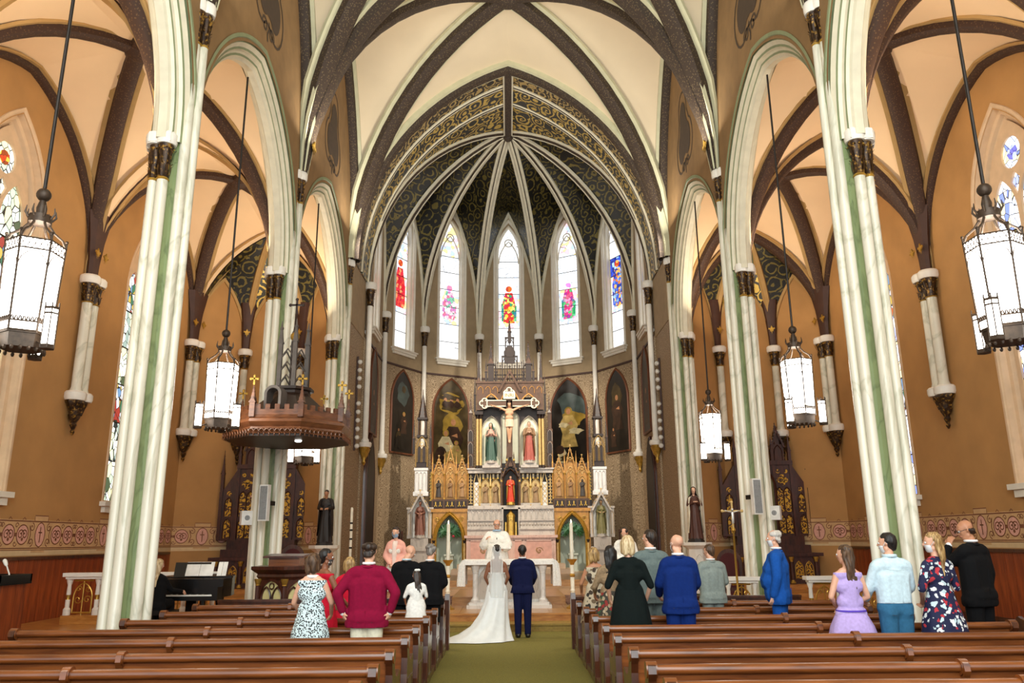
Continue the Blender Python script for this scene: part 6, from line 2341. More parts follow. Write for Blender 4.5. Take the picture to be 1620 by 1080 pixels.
# strings of globe bulbs up the chancel walls
BULB = plain('frosted_bulb', srgb(226, 222, 212), .3, 0, .03)
for s, lab in ((-1, 'column of frosted globe bulbs on the left side of the chancel arch'), (1, 'column of frosted globe bulbs on the right side of the chancel arch')):
    t = thing('bulb_strip', lab, 'light fixture', (s * 5.36, 26.95 if s < 0 else 27.5, 0))
    m = MB(); m.box((-.03, -.04, 4.9), (.03, .04, 8.2)); m.obj('strip', OXBLOOD, t, 0)
    for k in range(11):
        if k == 6:
            continue
        m = MB(); m.ell((-s * .08, 0, 5.05 + k * .295), (.085, .085, .085), 10, 8); m.lathe((-s * .01, 0, 5.05 + k * .295 - .02), [(.03, 0), (.03, .04)], 8); m.obj('bulb', BULB, t)

# ================================================================== side altars
SGOLD = scrollwork('gilded_tracery', srgb(70, 34, 14), srgb(214, 164, 52), 6, 12, .4, .4, -.25)


def make_side_altar(label):
    """local: faces -y, centre x = 0"""
    t = thing('side_altar', label, 'altar')
    m = MB(); m.box((-1.9, -.9, .34), (1.9, .8, .48)); m.obj('step', OAK, t, 0)
    m = MB(); m.box((-1.3, -.45, .48), (1.3, .3, 1.32)); m.box((-1.42, -.55, 1.32), (1.42, .3, 1.42)); m.obj('altar_block', DARKWOOD, t, 0)
    for x in (-.8, 0, .8):
        m = MB(); m.box((x - .32, -.47, .6), (x + .32, -.45, 1.24), 0)
        for q in (-.16, .16):
            lancet(m, x + q, -.47, .64, 1.14, .22, .03, .03, 2, 1)
        m.obj('front_panel', [DARKWOOD, SGOLD, GILT], t)
    for x in (-1.18, -.4, .4, 1.18):
        m = MB(); col_(m, x, -.50, .5, 1.3, .05, 0, 1); m.obj('colonnette', [DARKWOOD, GILT], t)
    m = MB(); m.box((-1.25, .0, 1.42), (1.25, .4, 1.66)); m.box((-1.1, .1, 1.66), (1.1, .5, 1.95)); m.obj('gradine', DARKWOOD, t, 0)
    m = MB(); P = [(-1.45, 1.95), (1.45, 1.95), (1.45, 3.5), (1.1, 4.05), (.95, 4.3), (-.95, 4.3), (-1.1, 4.05), (-1.45, 3.5)]; m.slab(P, .3, .5); m.obj('retable_board', DARKWOOD, t, 0)
    m = MB(); lancet(m, 0, .28, 1.95, 4.1, .62, .07, .12, 0, 1, .6); m.obj('statue_niche', [DARKWOOD, plain('olive_niche', srgb(120, 116, 74), .7)], t)
    for s in (-1, 1):
        for x, w, z1 in ((.62, .50, 4.15), (1.2, .34, 3.55)):
            m = MB()
            if w > .4:
                for q in (-.12, .12):
                    lancet(m, s * x + q, .3, 2.02, 2.62, .2, .03, .04, 0, 1); lancet(m, s * x + q, .3, 2.72, 3.5, .2, .03, .04, 0, 1)
                for q in range(4):
                    a = q * pi / 2
                    i = m.pts([(s * x + .10 * cos(a) + .09 * cos(2 * pi * j / 10), .29, 3.76 + .10 * sin(a) + .09 * sin(2 * pi * j / 10)) for j in range(10)]); m.face(range(i, i + 10), 1)
                for q in (-.13, .13):
                    i = m.pts([(s * x + q + .07 * cos(2 * pi * j / 8), .29, 4.05 + .07 * sin(2 * pi * j / 8)) for j in range(8)]); m.face(range(i, i + 8), 1)
            else:
                lancet(m, s * x, .3, 2.02, 2.62, .2, .03, .04, 0, 1); lancet(m, s * x, .3, 2.72, 3.3, .2, .03, .04, 0, 1)
                i = m.pts([(s * x + .08 * cos(2 * pi * j / 10), .29, 3.45 + .08 * sin(2 * pi * j / 10)) for j in range(10)]); m.face(range(i, i + 10), 1)
            m.obj('gilded_panel', [DARKWOOD, SGOLD], t)
        for x in (.34, .92, 1.45):
            m = MB(); m.box((s * x - .05, .22, 1.95), (s * x + .05, .4, 4.3 if x < 1 else 3.5))
            pinnacle(m, s * x, .3, 4.3 if x < 1 else 3.5, 5.3 if x < 1 else 4.9, .1, 0, 0); m.obj('buttress', DARKWOOD, t)
    m = MB(); m.box((-.98, .2, 4.26), (.98, .5, 4.4)); m.obj('cornice', DARKWOOD, t, 0)
    for x, z in ((-.55, 5.7), (0, 6.4), (.55, 5.7)):
        m = MB(); m.box((x - .2, .3, 4.4), (x + .2, .5, 4.95)); lancet(m, x, .3, 4.42, 4.9, .24, .03, .05); gable(m, x, .3, 4.85, .5, .6, .05, .06, 0, 0); pinnacle(m, x, .4, 4.9, z, .16, 0, 0); m.obj('top_stage', DARKWOOD, t)
    m = MB(); cross(m, (0, .4, 6.35), .35, .22, .05); m.obj('top_cross', DARKWOOD, t)
    return t


sa = make_side_altar('dark carved side altar with gilded lancet panels behind the pulpit pier')
sa.location = (-8.15, 26.2, 0)
dup(sa, (8.45, 26.2, 0), 0, 'dark carved side altar with gilded lancet panels behind the processional cross', 'side altars of the chapels')
statue('chapel_statue', 'statue in a red and tan robe in the niche of the left side altar', (-8.15, 26.28, 1.97), pi, 1.9, st('robe_dkred', srgb(120, 40, 34)), st('robe_amber', srgb(190, 140, 70)), FLESH, DARKWOOD, 'wide', plain('statue_hair_e', srgb(60, 40, 26), .6), False, False)

# ================================================================== friar and nun statues on pedestals
for x, lab in ((-5.62, 'white stone pedestal under the dark friar statue'), (5.55, 'white stone pedestal under the statue of a nun')):
    t = thing('pedestal', lab, 'pedestal', (x, 24.3, .326))
    m = MB(); m.box((-.4, -.3, 0), (.4, .3, .16)); m.box((-.33, -.24, .16), (.33, .24, .24)); m.obj('foot', WHITE, t, 0)
    m = MB(); m.ngon((0, 0), .28, .24, 1.25, 8, 0, pi / 8); m.obj('shaft', WHITE, t, 20)
    m = MB(); m.ngon((0, 0), .28, 1.25, 1.36, 8, 0, pi / 8, .44); m.ngon((0, 0), .46, 1.36, 1.45, 8, 0, pi / 8); m.obj('cap', WHITE, t, 20)
    m = MB(); lancet(m, 0, -.262, .4, 1.1, .2, .03, .03); m.obj('blind_arch', WHITE, t)
HABIT = st('black_habit', srgb(34, 26, 22))
t = statue('friar_statue', 'statue of a friar in a dark habit holding a child, by the far left pier', (-5.62, 24.3, 1.776), pi, 1.62, HABIT, HABIT, st('flesh_friar', srgb(176, 126, 92)), st('dark_plinth', srgb(40, 32, 28)), 'book', plain('friar_hair', srgb(38, 26, 20), .6), False, False)
m = MB(); m.cap((.08, -.22, 1.12), .075, (.08, -.22, 1.28), .065, 10); m.ell((.09, -.21, 1.41), (.06, .065, .075), 10, 8); m.cap((.08, -.24, 1.12), .05, (-.08, -.27, 1.1), .04, 8); m.cap((.05, -.24, 1.28), .03, (-.06, -.27, 1.25), .022, 8); m.obj('child', st('child_cream', srgb(196, 166, 126)), t)
m = MB(); m.tube([(.0, -.17, 1.02), (.0, -.21, .5)], .012, 5); m.obj('cord', st('cord_white', srgb(180, 170, 150)), t)
t = statue('nun_statue', 'statue of a nun in white mantle and brown habit by the far right pier', (5.55, 24.3, 1.776), pi, 1.62, st('brown_habit', srgb(82, 46, 34)), st('cream_mantle', srgb(232, 222, 196)), FLESH, st('dark_plinth2', srgb(40, 32, 28)), 'pray', None, True, st('black_veil', srgb(24, 18, 18)), nod=8)

# ================================================================== pulpit and its canopy
cn = thing('pulpit_canopy', 'carved wooden canopy with battlements and pinnacles over the pulpit', 'canopy', (-5.0, 17.55, 4.02))
ph = radians(70)
hx = lambda r, k, z: (r * cos(ph + k * pi / 4), r * sin(ph + k * pi / 4), z)
CNW = wood('canopy_oak', srgb(74, 40, 22), srgb(128, 78, 46), .4, (1, 1, 4), 5)
m = MB(); m.ngon((0, 0), 1.36, 0.0, .05, 8, 0, ph); m.obj('soffit', ALTDARK, cn, 0)
m = MB(); m.lathe((0, 0, 0), [(1.28, .05), (1.36, .16), (1.34, .2), (1.42, .3), (1.40, .36), (1.33, .40), (1.30, .46), (1.2, .46)], 8, ph=ph); m.obj('cornice', CNW, cn, 20)
for k in range(8):
    A, B = Vector(hx(1.40, k, 0)), Vector(hx(1.40, k + 1, 0))
    m = MB()
    n = 10
    for j in range(n):
        c = A.lerp(B, (j + .5) / n)
        d = (B - A).normalized()
        m.tube([tuple(c + d * (.046 * cos(q)) + Vector((0, 0, .10 + .046 * sin(q)))) for q in [2 * pi * e / 8 for e in range(8)]], .012, 4, closed=True)
        m.cap(tuple(c + d * .05 + Vector((0, 0, .05))), .014, tuple(c + d * .05 + Vector((0, 0, .0))), .006, 5)
    m.obj('fringe', CNW, cn)
    A, B = Vector(hx(1.30, k, .44)), Vector(hx(1.30, k + 1, .44))
    d = (B - A).normalized()
    nn = Vector((0, 0, 1)).cross(d)
    L = (B - A).length
    m = MB()
    Pm = [(0.0, 0)]
    nm = 5
    for j in range(nm):
        a, b_ = L * j / nm, L * (j + 1) / nm
        Pm += [(a, .13), (a + (b_ - a) * .25, .13), (a + (b_ - a) * .25, .24), (a + (b_ - a) * .75, .24), (a + (b_ - a) * .75, .13)]
    Pm += [(L, .13), (L, 0)]
    m.prism(Pm, lambda p, q: tuple(A + d * p + Vector((0, 0, q))), lambda p, q: tuple(A + d * p + nn * .05 + Vector((0, 0, q)))); m.obj('battlement', CNW, cn, 0)
    m = MB(); c = hx(1.32, k, 0); pinnacle(m, c[0], c[1], .40, 1.12, .11, 0, 0); cross(m, (c[0], c[1], 1.08), .2, .15, .035, 1); m.obj('corner_pinnacle', [CNW, GILT], cn)
m = MB(); m.lathe((0, 0, 0), [(1.15, .46), (.42, 1.08), (.42, 1.14), (.5, 1.16), (.5, 1.22), (.3, 1.22)], 8, ph=ph); m.obj('roof', ALTDARK, cn, 20)
GRT = plain('weathered_grey_wood', srgb(92, 84, 78), .5, 0, .2, 6)
m = MB(); a = ph + pi * 7 / 6 + pi / 3 * 0; q = (cos(radians(262)), sin(radians(262)))
m.T = Matrix.Translation((q[0] * .85, q[1] * .85, .5)) @ Matrix.Rotation(radians(262 + 90), 4, 'Z')
m.sweep([(p, -.1, z) for p, z in parch(.13, .45, .12, 8, 0, 0)], [(-.0, .3), (0, -.02), (.06, -.02), (.06, .3)], (0, 1, 0)); m.obj('dormer', GRT, cn, 20)
for k in range(4):
    a = radians(20 + 90 * k)
    c = (.30 * cos(a), .30 * sin(a))
    m = MB(); m.cbox((c[0], c[1], 1.75), (.09, .09, 1.1)); m.cbox((c[0], c[1], 2.28), (.12, .12, .04)); m.lathe((c[0], c[1], 0), [(.07, 2.3), (.01, 2.8)], 4, ph=pi / 4); m.ell((c[0], c[1], 2.62), (.05, .05, .05), 6, 4); m.obj('tower_post', GRT, cn, 0)
    b_ = radians(20 + 90 * (k + 1))
    e = (.30 * cos(b_), .30 * sin(b_))
    m = MB()
    for j in range(3):
        z = 1.3 + j * .3
        mx = ((c[0] + e[0]) / 2, (c[1] + e[1]) / 2)
        m.tube([(c[0], c[1], z), (mx[0], mx[1], z + .22), (e[0], e[1], z)], .02, 5)
    m.obj('tower_tracery', GRT, cn)
m = MB(); m.tube([(0, 0, 1.2), (0, 0, 3.0)], [.07, .03], 6); m.ell((0, 0, 2.45), (.11, .11, .11), 8, 6, 1); cross(m, (0, 0, 2.95), .4, .3, .04, 0); m.obj('spire', [ALTDARK, GILT], cn)
m = MB(); m.ell((.35, -.5, -.02), (.08, .08, .03), 10, 6); m.obj('downlight', glow('lamp_white', (1, .95, .85, 1), 3), cn)
m = MB(); m.box((-1.1, .2, .2), (-.4, 1.2, .4)); m.obj('bracket', CNW, cn, 0)

ph = radians(35)
hx = lambda r, k, z: (r * cos(ph + k * pi / 3), r * sin(ph + k * pi / 3), z)
pu = thing('pulpit', 'dark wooden pulpit with a reading desk and gothic arcade panels', 'pulpit', (-4.62, 17.0, 0))
m = MB(); m.lathe((0, 0, 0), [(.78, 0), (.78, .12), (.68, .18), (.68, .5)], 6, ph=ph); m.obj('base', DARKWOOD, pu, 20)
m = MB(); m.lathe((0, 0, 0), [(.62, .5), (.62, 1.14)], 6, ph=ph); m.obj('drum', plain('pale_yellow_panel', srgb(222, 208, 146), .7), pu, 0)
for k in range(6):
    A, B = Vector(hx(.63, k, 0)), Vector(hx(.63, k + 1, 0))
    M = Matrix.Translation((A + B) / 2)
    d = (B - A).normalized()
    nn = Vector((0, 0, 1)).cross(d)
    if nn.dot(A) > 0:
        nn = -nn
    R4 = Matrix((d, nn, Vector((0, 0, 1)))).transposed().to_4x4()
    m = MB(); m.T = M @ R4
    for q in (-.14, .14):
        lancet(m, q, 0, .56, .98, .2, .03, .04, 0)
    m.sweep([(p, 0, z) for p, z in parch(.28, .78, .34, 8, 0, .5)], [(0, 0), (0, -.04), (.05, -.04), (.05, 0)], (0, 1, 0)); m.tube([(.06 * cos(e), -.02, 1.02 + .06 * sin(e)) for e in [2 * pi * j / 8 for j in range(8)]], .014, 4, closed=True)
    out = [(-.315, .5), (.315, .5), (.315, 1.16), (-.315, 1.16)]
    tess(out, [list(reversed(parch(.30, .78, .35, 8, 0, .52)))], lambda p, q: (p, -.02, q), m)
    m.obj('arcade_panel', DARKWOOD, pu, 30)
    m = MB(); c = hx(.68, k, 0); col_(m, c[0], c[1], .5, 1.16, .045, 0, 1); m.obj('colonnette', [DARKWOOD, BRASS], pu)
m = MB(); m.lathe((0, 0, 0), [(.66, 1.14), (.72, 1.2), (.70, 1.25), (.84, 1.34), (.84, 1.40), (.6, 1.40)], 6, ph=ph); m.obj('cornice', DARKWOOD, pu, 20)
m = MB(); m.box((-.36, -.42, 1.4), (.26, .0, 1.56)); m.obj('desk_box', PEW, pu, 0)
m = MB(); m.prism([(-.5, 1.56), (.08, 1.6), (.08, 1.64), (-.5, 1.60)], lambda p, q: (-.46, p, q), lambda p, q: (.36, p, q)); m.obj('desk_top', DARKWOOD, pu, 0)

# ================================================================== grand piano
pn = thing('grand_piano', 'black grand piano with sheet music beside the nearest left pier', 'piano', (-6.32, 15.75, .2))
m = MB()
case = [(-.74, 0), (.74, 0), (.74, .5), (.66, .9), (.40, 1.25), (.22, 1.6), (-.05, 1.85), (-.4, 1.9), (-.66, 1.75), (-.74, 1.5)]
m.prism(case, lambda a, b_: (a, b_, .66), lambda a, b_: (a, b_, 1.0)); m.obj('case', BLACK, pn, 0)
m = MB(); m.prism([(p[0] * 1.02, max(p[1], .42)) for p in case], lambda a, b_: (a, b_, 1.0), lambda a, b_: (a, b_, 1.03)); m.obj('lid', BLACK, pn, 0)
m = MB(); m.box((-.74, -.28, .62), (.74, .02, .70)); m.box((-.74, -.28, .70), (-.64, .02, .86)); m.box((.64, -.28, .70), (.74, .02, .86)); m.obj('key_bed', BLACK, pn, 0)
m = MB(); m.box((-.63, -.26, .70), (.63, -.10, .725)); m.obj('white_keys', plain('ivory', srgb(236, 232, 222), .3), pn, 0)
m = MB()
for k in range(36):
    if k % 7 in (2, 6):
        continue
    x = -.61 + k * .0345
    m.box((x, -.2, .725), (x + .014, -.10, .738))
o = m.obj('black_keys', BLACK, pn, 0); o['kind'] = 'stuff'
for x, y in ((-.62, .2), (.62, .2), (-.2, 1.55)):
    m = MB(); m.lathe((x, y, 0), [(.03, .0), (.035, .05), (.05, .08), (.065, .5), (.09, .66)], 8); m.obj('leg', BLACK, pn)
m = MB(); m.prism([(0, 1.03), (.03, 1.03), (.1, 1.30), (.07, 1.30)], lambda p, q: (-.35, p + .3, q), lambda p, q: (.35, p + .3, q)); m.obj('music_desk', BLACK, pn, 0)
m = MB(); m.box((-.1, .4, .1), (.1, .5, .66)); m.box((-.14, .3, .08), (.14, .5, .12)); m.obj('pedal_lyre', BLACK, pn, 0)
PAPER = plain('paper', srgb(240, 236, 228), .8)
for x0, x1, lab in ((-.12, .42, 'open white sheet music on the piano desk'), (.5, .68, 'small white sheet at the right end of the piano desk')):
    m = MB()
    m.prism([(0, .01), (.004, .01), (.1, .27), (.096, .27)], lambda p, q: (x0, p, q), lambda p, q: ((x0 + x1) / 2 - .003, p, q)); m.prism([(0, .01), (.004, .01), (.1, .27), (.096, .27)], lambda p, q: ((x0 + x1) / 2 + .003, p, q), lambda p, q: (x1, p, q))
    o = m.obj('sheet_music', PAPER, None, 0); o.location = (-6.32, 15.75 + .28, 1.235); tag(o, lab, 'sheet music')
t = thing('piano_bench', 'black bench under the pianist', 'bench', (-6.55, 15.0, .2))
m = MB(); m.box((-.4, -.18, .42), (.4, .18, .5)); m.obj('seat', BLACK, t, 0)
for x in (-.34, .34):
    for y in (-.13, .13):
        m = MB(); m.box((x - .03, y - .03, 0), (x + .03, y + .03, .42)); m.obj('leg', BLACK, t, 0)
pf_ = struct('floor_music_platform')
m = MB(); m.box((-10.7, 14.2, 0), (-5.35, 22.6, .2)); m.obj('platform', OAK, pf_, 0)

# ================================================================== marble communion rails
for x0, x1, lab in ((-9.75, -6.5, 'marble topped rail with gilded grille left of the nearest left pier'), (4.65, 5.35, 'short marble topped rail with gilded grille behind the grey-suited man'), (6.45, 9.6, 'marble topped rail with gilded grille behind the woman in lilac')):
    t = thing('communion_rail', lab, 'railing', (x0, 17.95, .2 if x0 < 0 else 0))
    L = x1 - x0
    z0 = .18
    m = MB(); m.box((0, -.12, 0), (L, .12, z0)); m.obj('kerb', OAK, t, 0)
    m = MB(); m.box((-.05, -.13, .98), (L + .05, .13, 1.06)); m.box((0, -.09, .93), (L, .09, .98)); m.obj('top', WHITE, t, 0)
    n = max(1, int(L / .62))
    for k in range(n + 1):
        x = .06 + (L - .12) * k / n
        m = MB(); m.lathe((x, 0, 0), [(.075, z0), (.075, .3), (.045, .34), (.05, .5), (.035, .54), (.05, .6), (.04, .8), (.07, .9), (.07, .93)], 10, ms=[0, 0, 0, 1, 1, 0, 0, 0]); m.obj('baluster', [WHITE, BRASS], t)
    for k in range(n):
        c = .06 + (L - .12) * (k + .5) / n
        m = MB(); m.tube([(c + p, 0, z) for p, z in parch(.2, .55, .3, 7, 0, z0 + .04)], .016, 5)
        m.tube([(c, 0, z0), (c, 0, .92)], .012, 5)
        for q in (-1, 1):
            m.tube([(c + p, 0, z) for p, z in spiral(q * .1, .5, .09, 1.2, 12, q, 0)], .012, 4); m.tube([(c + p, 0, z) for p, z in spiral(q * .1, .72, .07, 1.2, 12, -q, 0)], .012, 4)
        m.tube([(c - .2, 0, .9), (c + .2, 0, .9)], .02, 5); m.tube([(c - .2, 0, z0 + .05), (c + .2, 0, z0 + .05)], .02, 5)
        m.obj('grille', BRASS, t)

# wooden console at the left edge, microphone, kerb along the wall
t = thing('console_cabinet', 'red brown wooden cabinet with a black tray top at the left edge', 'cabinet', (-9.35, 13.35, 0))
m = MB(); m.box((-1.35, 0, 0), (.95, .8, 1.22)); m.obj('body', WAINS, t, 0)
for x in (-1.32, -.55, .2):
    m = MB(); m.box((x, -.025, .08), (x + .70, .0, 1.14)); o = m.obj('door', WAINS, t, 0)
m = MB(); m.box((-1.4, -.05, 1.22), (1.0, .85, 1.26)); m.box((-1.4, -.05, 1.26), (1.0, -.01, 1.38)); m.box((-1.4, .81, 1.26), (1.0, .85, 1.38)); m.box((.96, -.05, 1.26), (1.0, .85, 1.38)); m.obj('tray_top', BLACK, t, 0)
m = MB(); m.box((-.6, .86, .3), (-.56, .87, .9)); m.obj('slot', BLACK, t, 0)
t = thing('microphone_stand', 'white microphone on a thin dark stand before the left wainscot', 'microphone', (-8.55, 13.9, 0))
m = MB(); m.lathe((0, 0, 0), [(.12, 0), (.12, .02), (.015, .03), (.012, 1.3)], 10); m.obj('stand', IRON, t)
m = MB(); m.tube([(0, 0, 1.3), (-.03, .0, 1.4), (-.1, .0, 1.55)], .012, 6); m.obj('gooseneck', WHITE, t)
m = MB(); m.cap((-.1, 0, 1.54), .03, (-.13, 0, 1.6), .036, 10); m.obj('head', WHITE, t)
kb = struct('baseboard_left')
m = MB(); m.box((-10.7, 11, 0), (-10.05, 14.2, .19)); m.obj('kerb', OAK, kb, 0)

# ================================================================== loudspeakers
SPK = plain('speaker_white', srgb(226, 222, 214), .5)
SPG = speckle('speaker_grille', srgb(150, 150, 148), srgb(92, 92, 92), 120, .4)
SPD = plain('speaker_grey', srgb(112, 110, 102), .6)
for u, v, Y, rz, lab in ((418, 795, 18.1, -.25, 'tall white column speaker on the pulpit pier'), (1197, 785, 18.1, .25, 'tall white column speaker on the middle right pier')):
    p = at(u, v, Y)
    t = thing('column_speaker', lab, 'speaker', p, rz)
    m = MB(); m.box((-.11, -.05, -.40), (.11, .07, .40)); m.obj('case', SPK, t, 0)
    m = MB(); m.box((-.09, -.056, -.37), (.09, -.05, .37)); m.obj('grille', SPG, t, 0)
    m = MB(); m.box((-.03, .07, -.05), (.03, .42, .05)); m.obj('bracket', IRON, t, 0)
for u, v, Y, rz, s, lab in ((390, 819, 18.7, .5, .3, 'small white box speaker on the left edge of the pulpit pier'), (1226, 811, 18.7, -.5, .3, 'small white box speaker on the right edge of the middle right pier')):
    t = thing('box_speaker', lab, 'speaker', at(u, v, Y), rz)
    m = MB(); m.box((-.13, -.1, -.16), (.13, .12, .16)); m.obj('case', SPK, t, 0)
    m = MB(); m.lathe((0, 0, 0), [(.06, 0), (.05, .01)], 12); me = m.mesh('cone', SPG); me.transform(Matrix.Translation((0, -.10, 0)) @ Matrix.Rotation(pi / 2, 4, 'X')); link('cone', me, t)
    m = MB(); m.box((-.02, .1, -.03), (.02, .4, .03)); m.obj('bracket', IRON, t, 0)
for s, y, lab in ((-1, 21.15, 'grey box speaker on the sill of the left aisle window'), (1, 21.15, 'grey box speaker on the sill of the right aisle window')):
    t = thing('box_speaker', lab, 'speaker', (s * 10.3, y, 3.22), s * .5)
    m = MB(); m.box((-.17, -.16, -.25), (.17, .16, .25)); m.obj('case', SPD, t, 0)
    m = MB(); m.box((-.145, -.172, -.22), (.145, -.16, .22)); m.obj('grille', SPG, t, 0)
    m = MB(); m.box((-.03, .0, -.29), (.03, .3, -.25)); m.obj('bracket', IRON, t, 0)

# processional cross
t = thing('processional_cross', 'tall gold processional cross on a pole in front of the middle right pier', 'cross', (4.68, 17.1, 0))
m = MB(); m.lathe((0, 0, 0), [(.2, 0), (.2, .05), (.05, .1), (.025, .14), (.022, 2.0), (.05, 2.04), (.03, 2.1)], 10); m.obj('pole', BRASS, t)
m = MB(); cross(m, (0, 0, 2.08), .55, .42, .035); m.obj('cross', PALEGOLD, t)
m = MB(); m.cap((0, -.03, 2.2), .025, (0, -.03, 2.4), .03, 8); m.ell((0, -.035, 2.47), (.025, .025, .03), 8, 6); m.cap((0, -.03, 2.41), .014, (.16, -.03, 2.45), .01, 6); m.cap((0, -.03, 2.41), .014, (-.16, -.03, 2.45), .01, 6); m.obj('corpus', plain('silver', srgb(214, 210, 204), .3, .5), t)

# carved sanctuary chairs and short stair rails
for u, v, Y, rz, lab in ((468, 850, 21.5, .5, 'dark carved chair with a round back behind the pulpit'), (1148, 868, 21.5, -.5, 'dark carved chair behind the processional cross')):
    p = at(u, v, Y)
    t = thing('carved_chair', lab, 'chair', (p.x, Y, .2 if p.x < -5.3 else .0), rz)
    m = MB(); m.box((-.34, -.3, .44), (.34, .3, .54)); m.obj('seat', plain('maroon_velvet', srgb(70, 14, 18), .8), t, 0)
    m = MB(); P = [(-.34, .5), (.34, .5), (.34, 1.25)] + [(.34 * cos(a), 1.25 + .36 * sin(a)) for a in [pi * j / 10 for j in range(1, 10)]] + [(-.34, 1.25)]
    m.slab(P, .26, .33); m.obj('backrest', DARKWOOD, t, 0)
    m = MB(); P2 = [(x * .76, .62 + (z - .5) * .8) for x, z in P]; m.slab(P2, .24, .26); m.obj('back_pad', plain('maroon_velvet', srgb(70, 14, 18), .8), t, 0)
    for x in (-.32, .32):
        for y in (-.26, .28):
            m = MB(); m.box((x - .035, y - .035, 0), (x + .035, y + .035, .45)); m.obj('leg', DARKWOOD, t, 0)
        m = MB(); m.tube([(x, -.26, .45), (x, -.27, .74), (x, .0, .78), (x, .28, .78)], .03, 6); m.obj('armrest', DARKWOOD, t)
for s in (-1, 1):
    t = thing('stair_rail', 'dark sloping handrail beside the %s end of the altarpiece' % ('left' if s < 0 else 'right'), 'railing', (s * 4.2, 30.6, .69))
    m = MB(); m.tube([(0, .6, 1.55), (s * .35, -.5, .75)], .04, 8); m.obj('handrail', DARKWOOD, t)
    for k in (0, 1):
        m = MB(); q = (.0, .6, 1.52) if k == 0 else (s * .35, -.5, .75); m.tube([(q[0], q[1], 0), q], .03, 8); m.obj('post', DARKWOOD, t)

# ================================================================== people
NAVY = cloth('navy_suit', srgb(18, 24, 62))
ROYAL = cloth('royal_blue_suit', srgb(12, 40, 104))
BRIGHTB = cloth('bright_blue_suit', srgb(24, 82, 164))
GREYS = cloth('grey_green_suit', srgb(108, 122, 120))
LGREY = cloth('light_grey_suit', srgb(142, 152, 146))
BLACKC = cloth('black_cloth', srgb(15, 15, 17))
BLACKG = cloth('black_green_cloth', srgb(13, 22, 21))
MAGENTA = cloth('crimson_cloth', srgb(128, 8, 48))
CREAMT = cloth('cream_trousers_cloth', srgb(228, 222, 196))
REDC = cloth('red_cloth', srgb(200, 24, 50))
LILAC = cloth('lilac_cloth', srgb(188, 166, 222))
LILACD = cloth('violet_ribbon', srgb(96, 70, 190))
PALEBL = cloth('pale_blue_shirt_cloth', srgb(206, 228, 236))
DENIM = cloth('slate_blue_cloth', srgb(52, 104, 138))
SHIRTW = cloth('white_shirt_cloth', srgb(240, 240, 240))
SATIN = plain('white_satin', srgb(236, 240, 240), .42, 0, .04, 12)
PINK = plain('coral_pink_cloth', srgb(246, 178, 160), .85, 0, .12, 3)
ALB = cloth('white_vestment', srgb(244, 240, 230))
SPOT = printed('black_spots_on_pale_blue', [srgb(20, 20, 24), srgb(40, 44, 50), srgb(16, 16, 20), srgb(212, 230, 232)], 52, 1, .8, .02, .42)
FLOR = printed('white_flowers_on_navy', [srgb(236, 240, 240), srgb(206, 226, 232), srgb(190, 50, 60), srgb(240, 244, 244), srgb(24, 28, 66)], 15, 1, .8, .13, .40)
FLOR2 = printed('tan_and_green_flowers', [srgb(180, 160, 130), srgb(60, 90, 60), srgb(150, 50, 44), srgb(196, 180, 150), srgb(62, 58, 50)], 18, 1, .8, .04, .5)
FLOR3 = printed('brown_and_cream_print', [srgb(70, 56, 44), srgb(120, 100, 76), srgb(50, 44, 40), srgb(200, 186, 160)], 12, 1, .8, .06, .45)
m = bpy.data.materials.new('veil_tulle'); m.use_nodes = True
_b = m.node_tree.nodes['Principled BSDF']; _b.inputs['Base Color'].default_value = (.86, .86, .84, 1); _b.inputs['Alpha'].default_value = .5; _b.inputs['Roughness'].default_value = .8
TULLE = m
PF = .1
for s, x0, x1, n in ((-1, -5.3, -1.2, 'left'), (1, 1.05, 9.9, 'right')):
    st_ = struct('floor_pews_' + n)
    b = MB(); b.box((x0, 5.0, 0), (x1, 14.8, PF)); b.obj('platform', FLOORW, st_, 0)


def P_(u, v, Y, z=PF):
    """spot on the floor under a head seen at (u, v), and the standing height that head gives"""
    p = at(u, v, Y)
    return (p.x, Y, z), p.z - z


def put(label, u, v, Y, rz, skin, z=PF, fem=False, w=1.0, yaw=0, nod=0, arms='down', H=None, lean=0, **kw):
    loc, h = P_(u, v, Y, z)
    f = Fig((H or h) * .995, fem, w, yaw, nod, arms, lean)
    return person(label, loc, rz, f, skin, **kw), f


# bride and groom
loc = (-.335, 16.12, .012)
f = Fig(1.765, True, 1.0, 8, 4, (((.235, .0, 1.15), (.14, .14, .95)), ((.235, .0, 1.15), (.14, .14, .95))))
bride = person('bride in a white satin gown with a long train and a veil', loc, 0, f, SKIN_B, ('updo', H_BLACK))
w_dress(f, bride, SATIN, hem=.9, wide=.2, neck=1.24, fd=0)
for c in list(bride.children):
    if c.name.startswith('skirt'):
        bpy.data.objects.remove(c)
m = MB()
loft_cloth(f, m, [(1.09, 0, 0, .142, .108, 0, 9, 0), (1.0, 0, 0, .165, .128, .01, 9, 0), (.9, 0, -.005, .205, .155, .02, 9, .2), (.7, -.02, -.02, .225, .19, .04, 9, .3), (.45, -.07, -.05, .285, .24, .05, 9, .5),
                  (.25, -.14, -.09, .37, .30, .055, 9, .6), (.11, -.24, -.14, .50, .36, .055, 9, .7), (.045, -.33, -.18, .61, .40, .05, 9, .8), (.012, -.43, -.2, .73, .43, .04, 9, .9)], 54)
m.obj('train_skirt', SATIN, bride, 60)
m = MB(); R = []
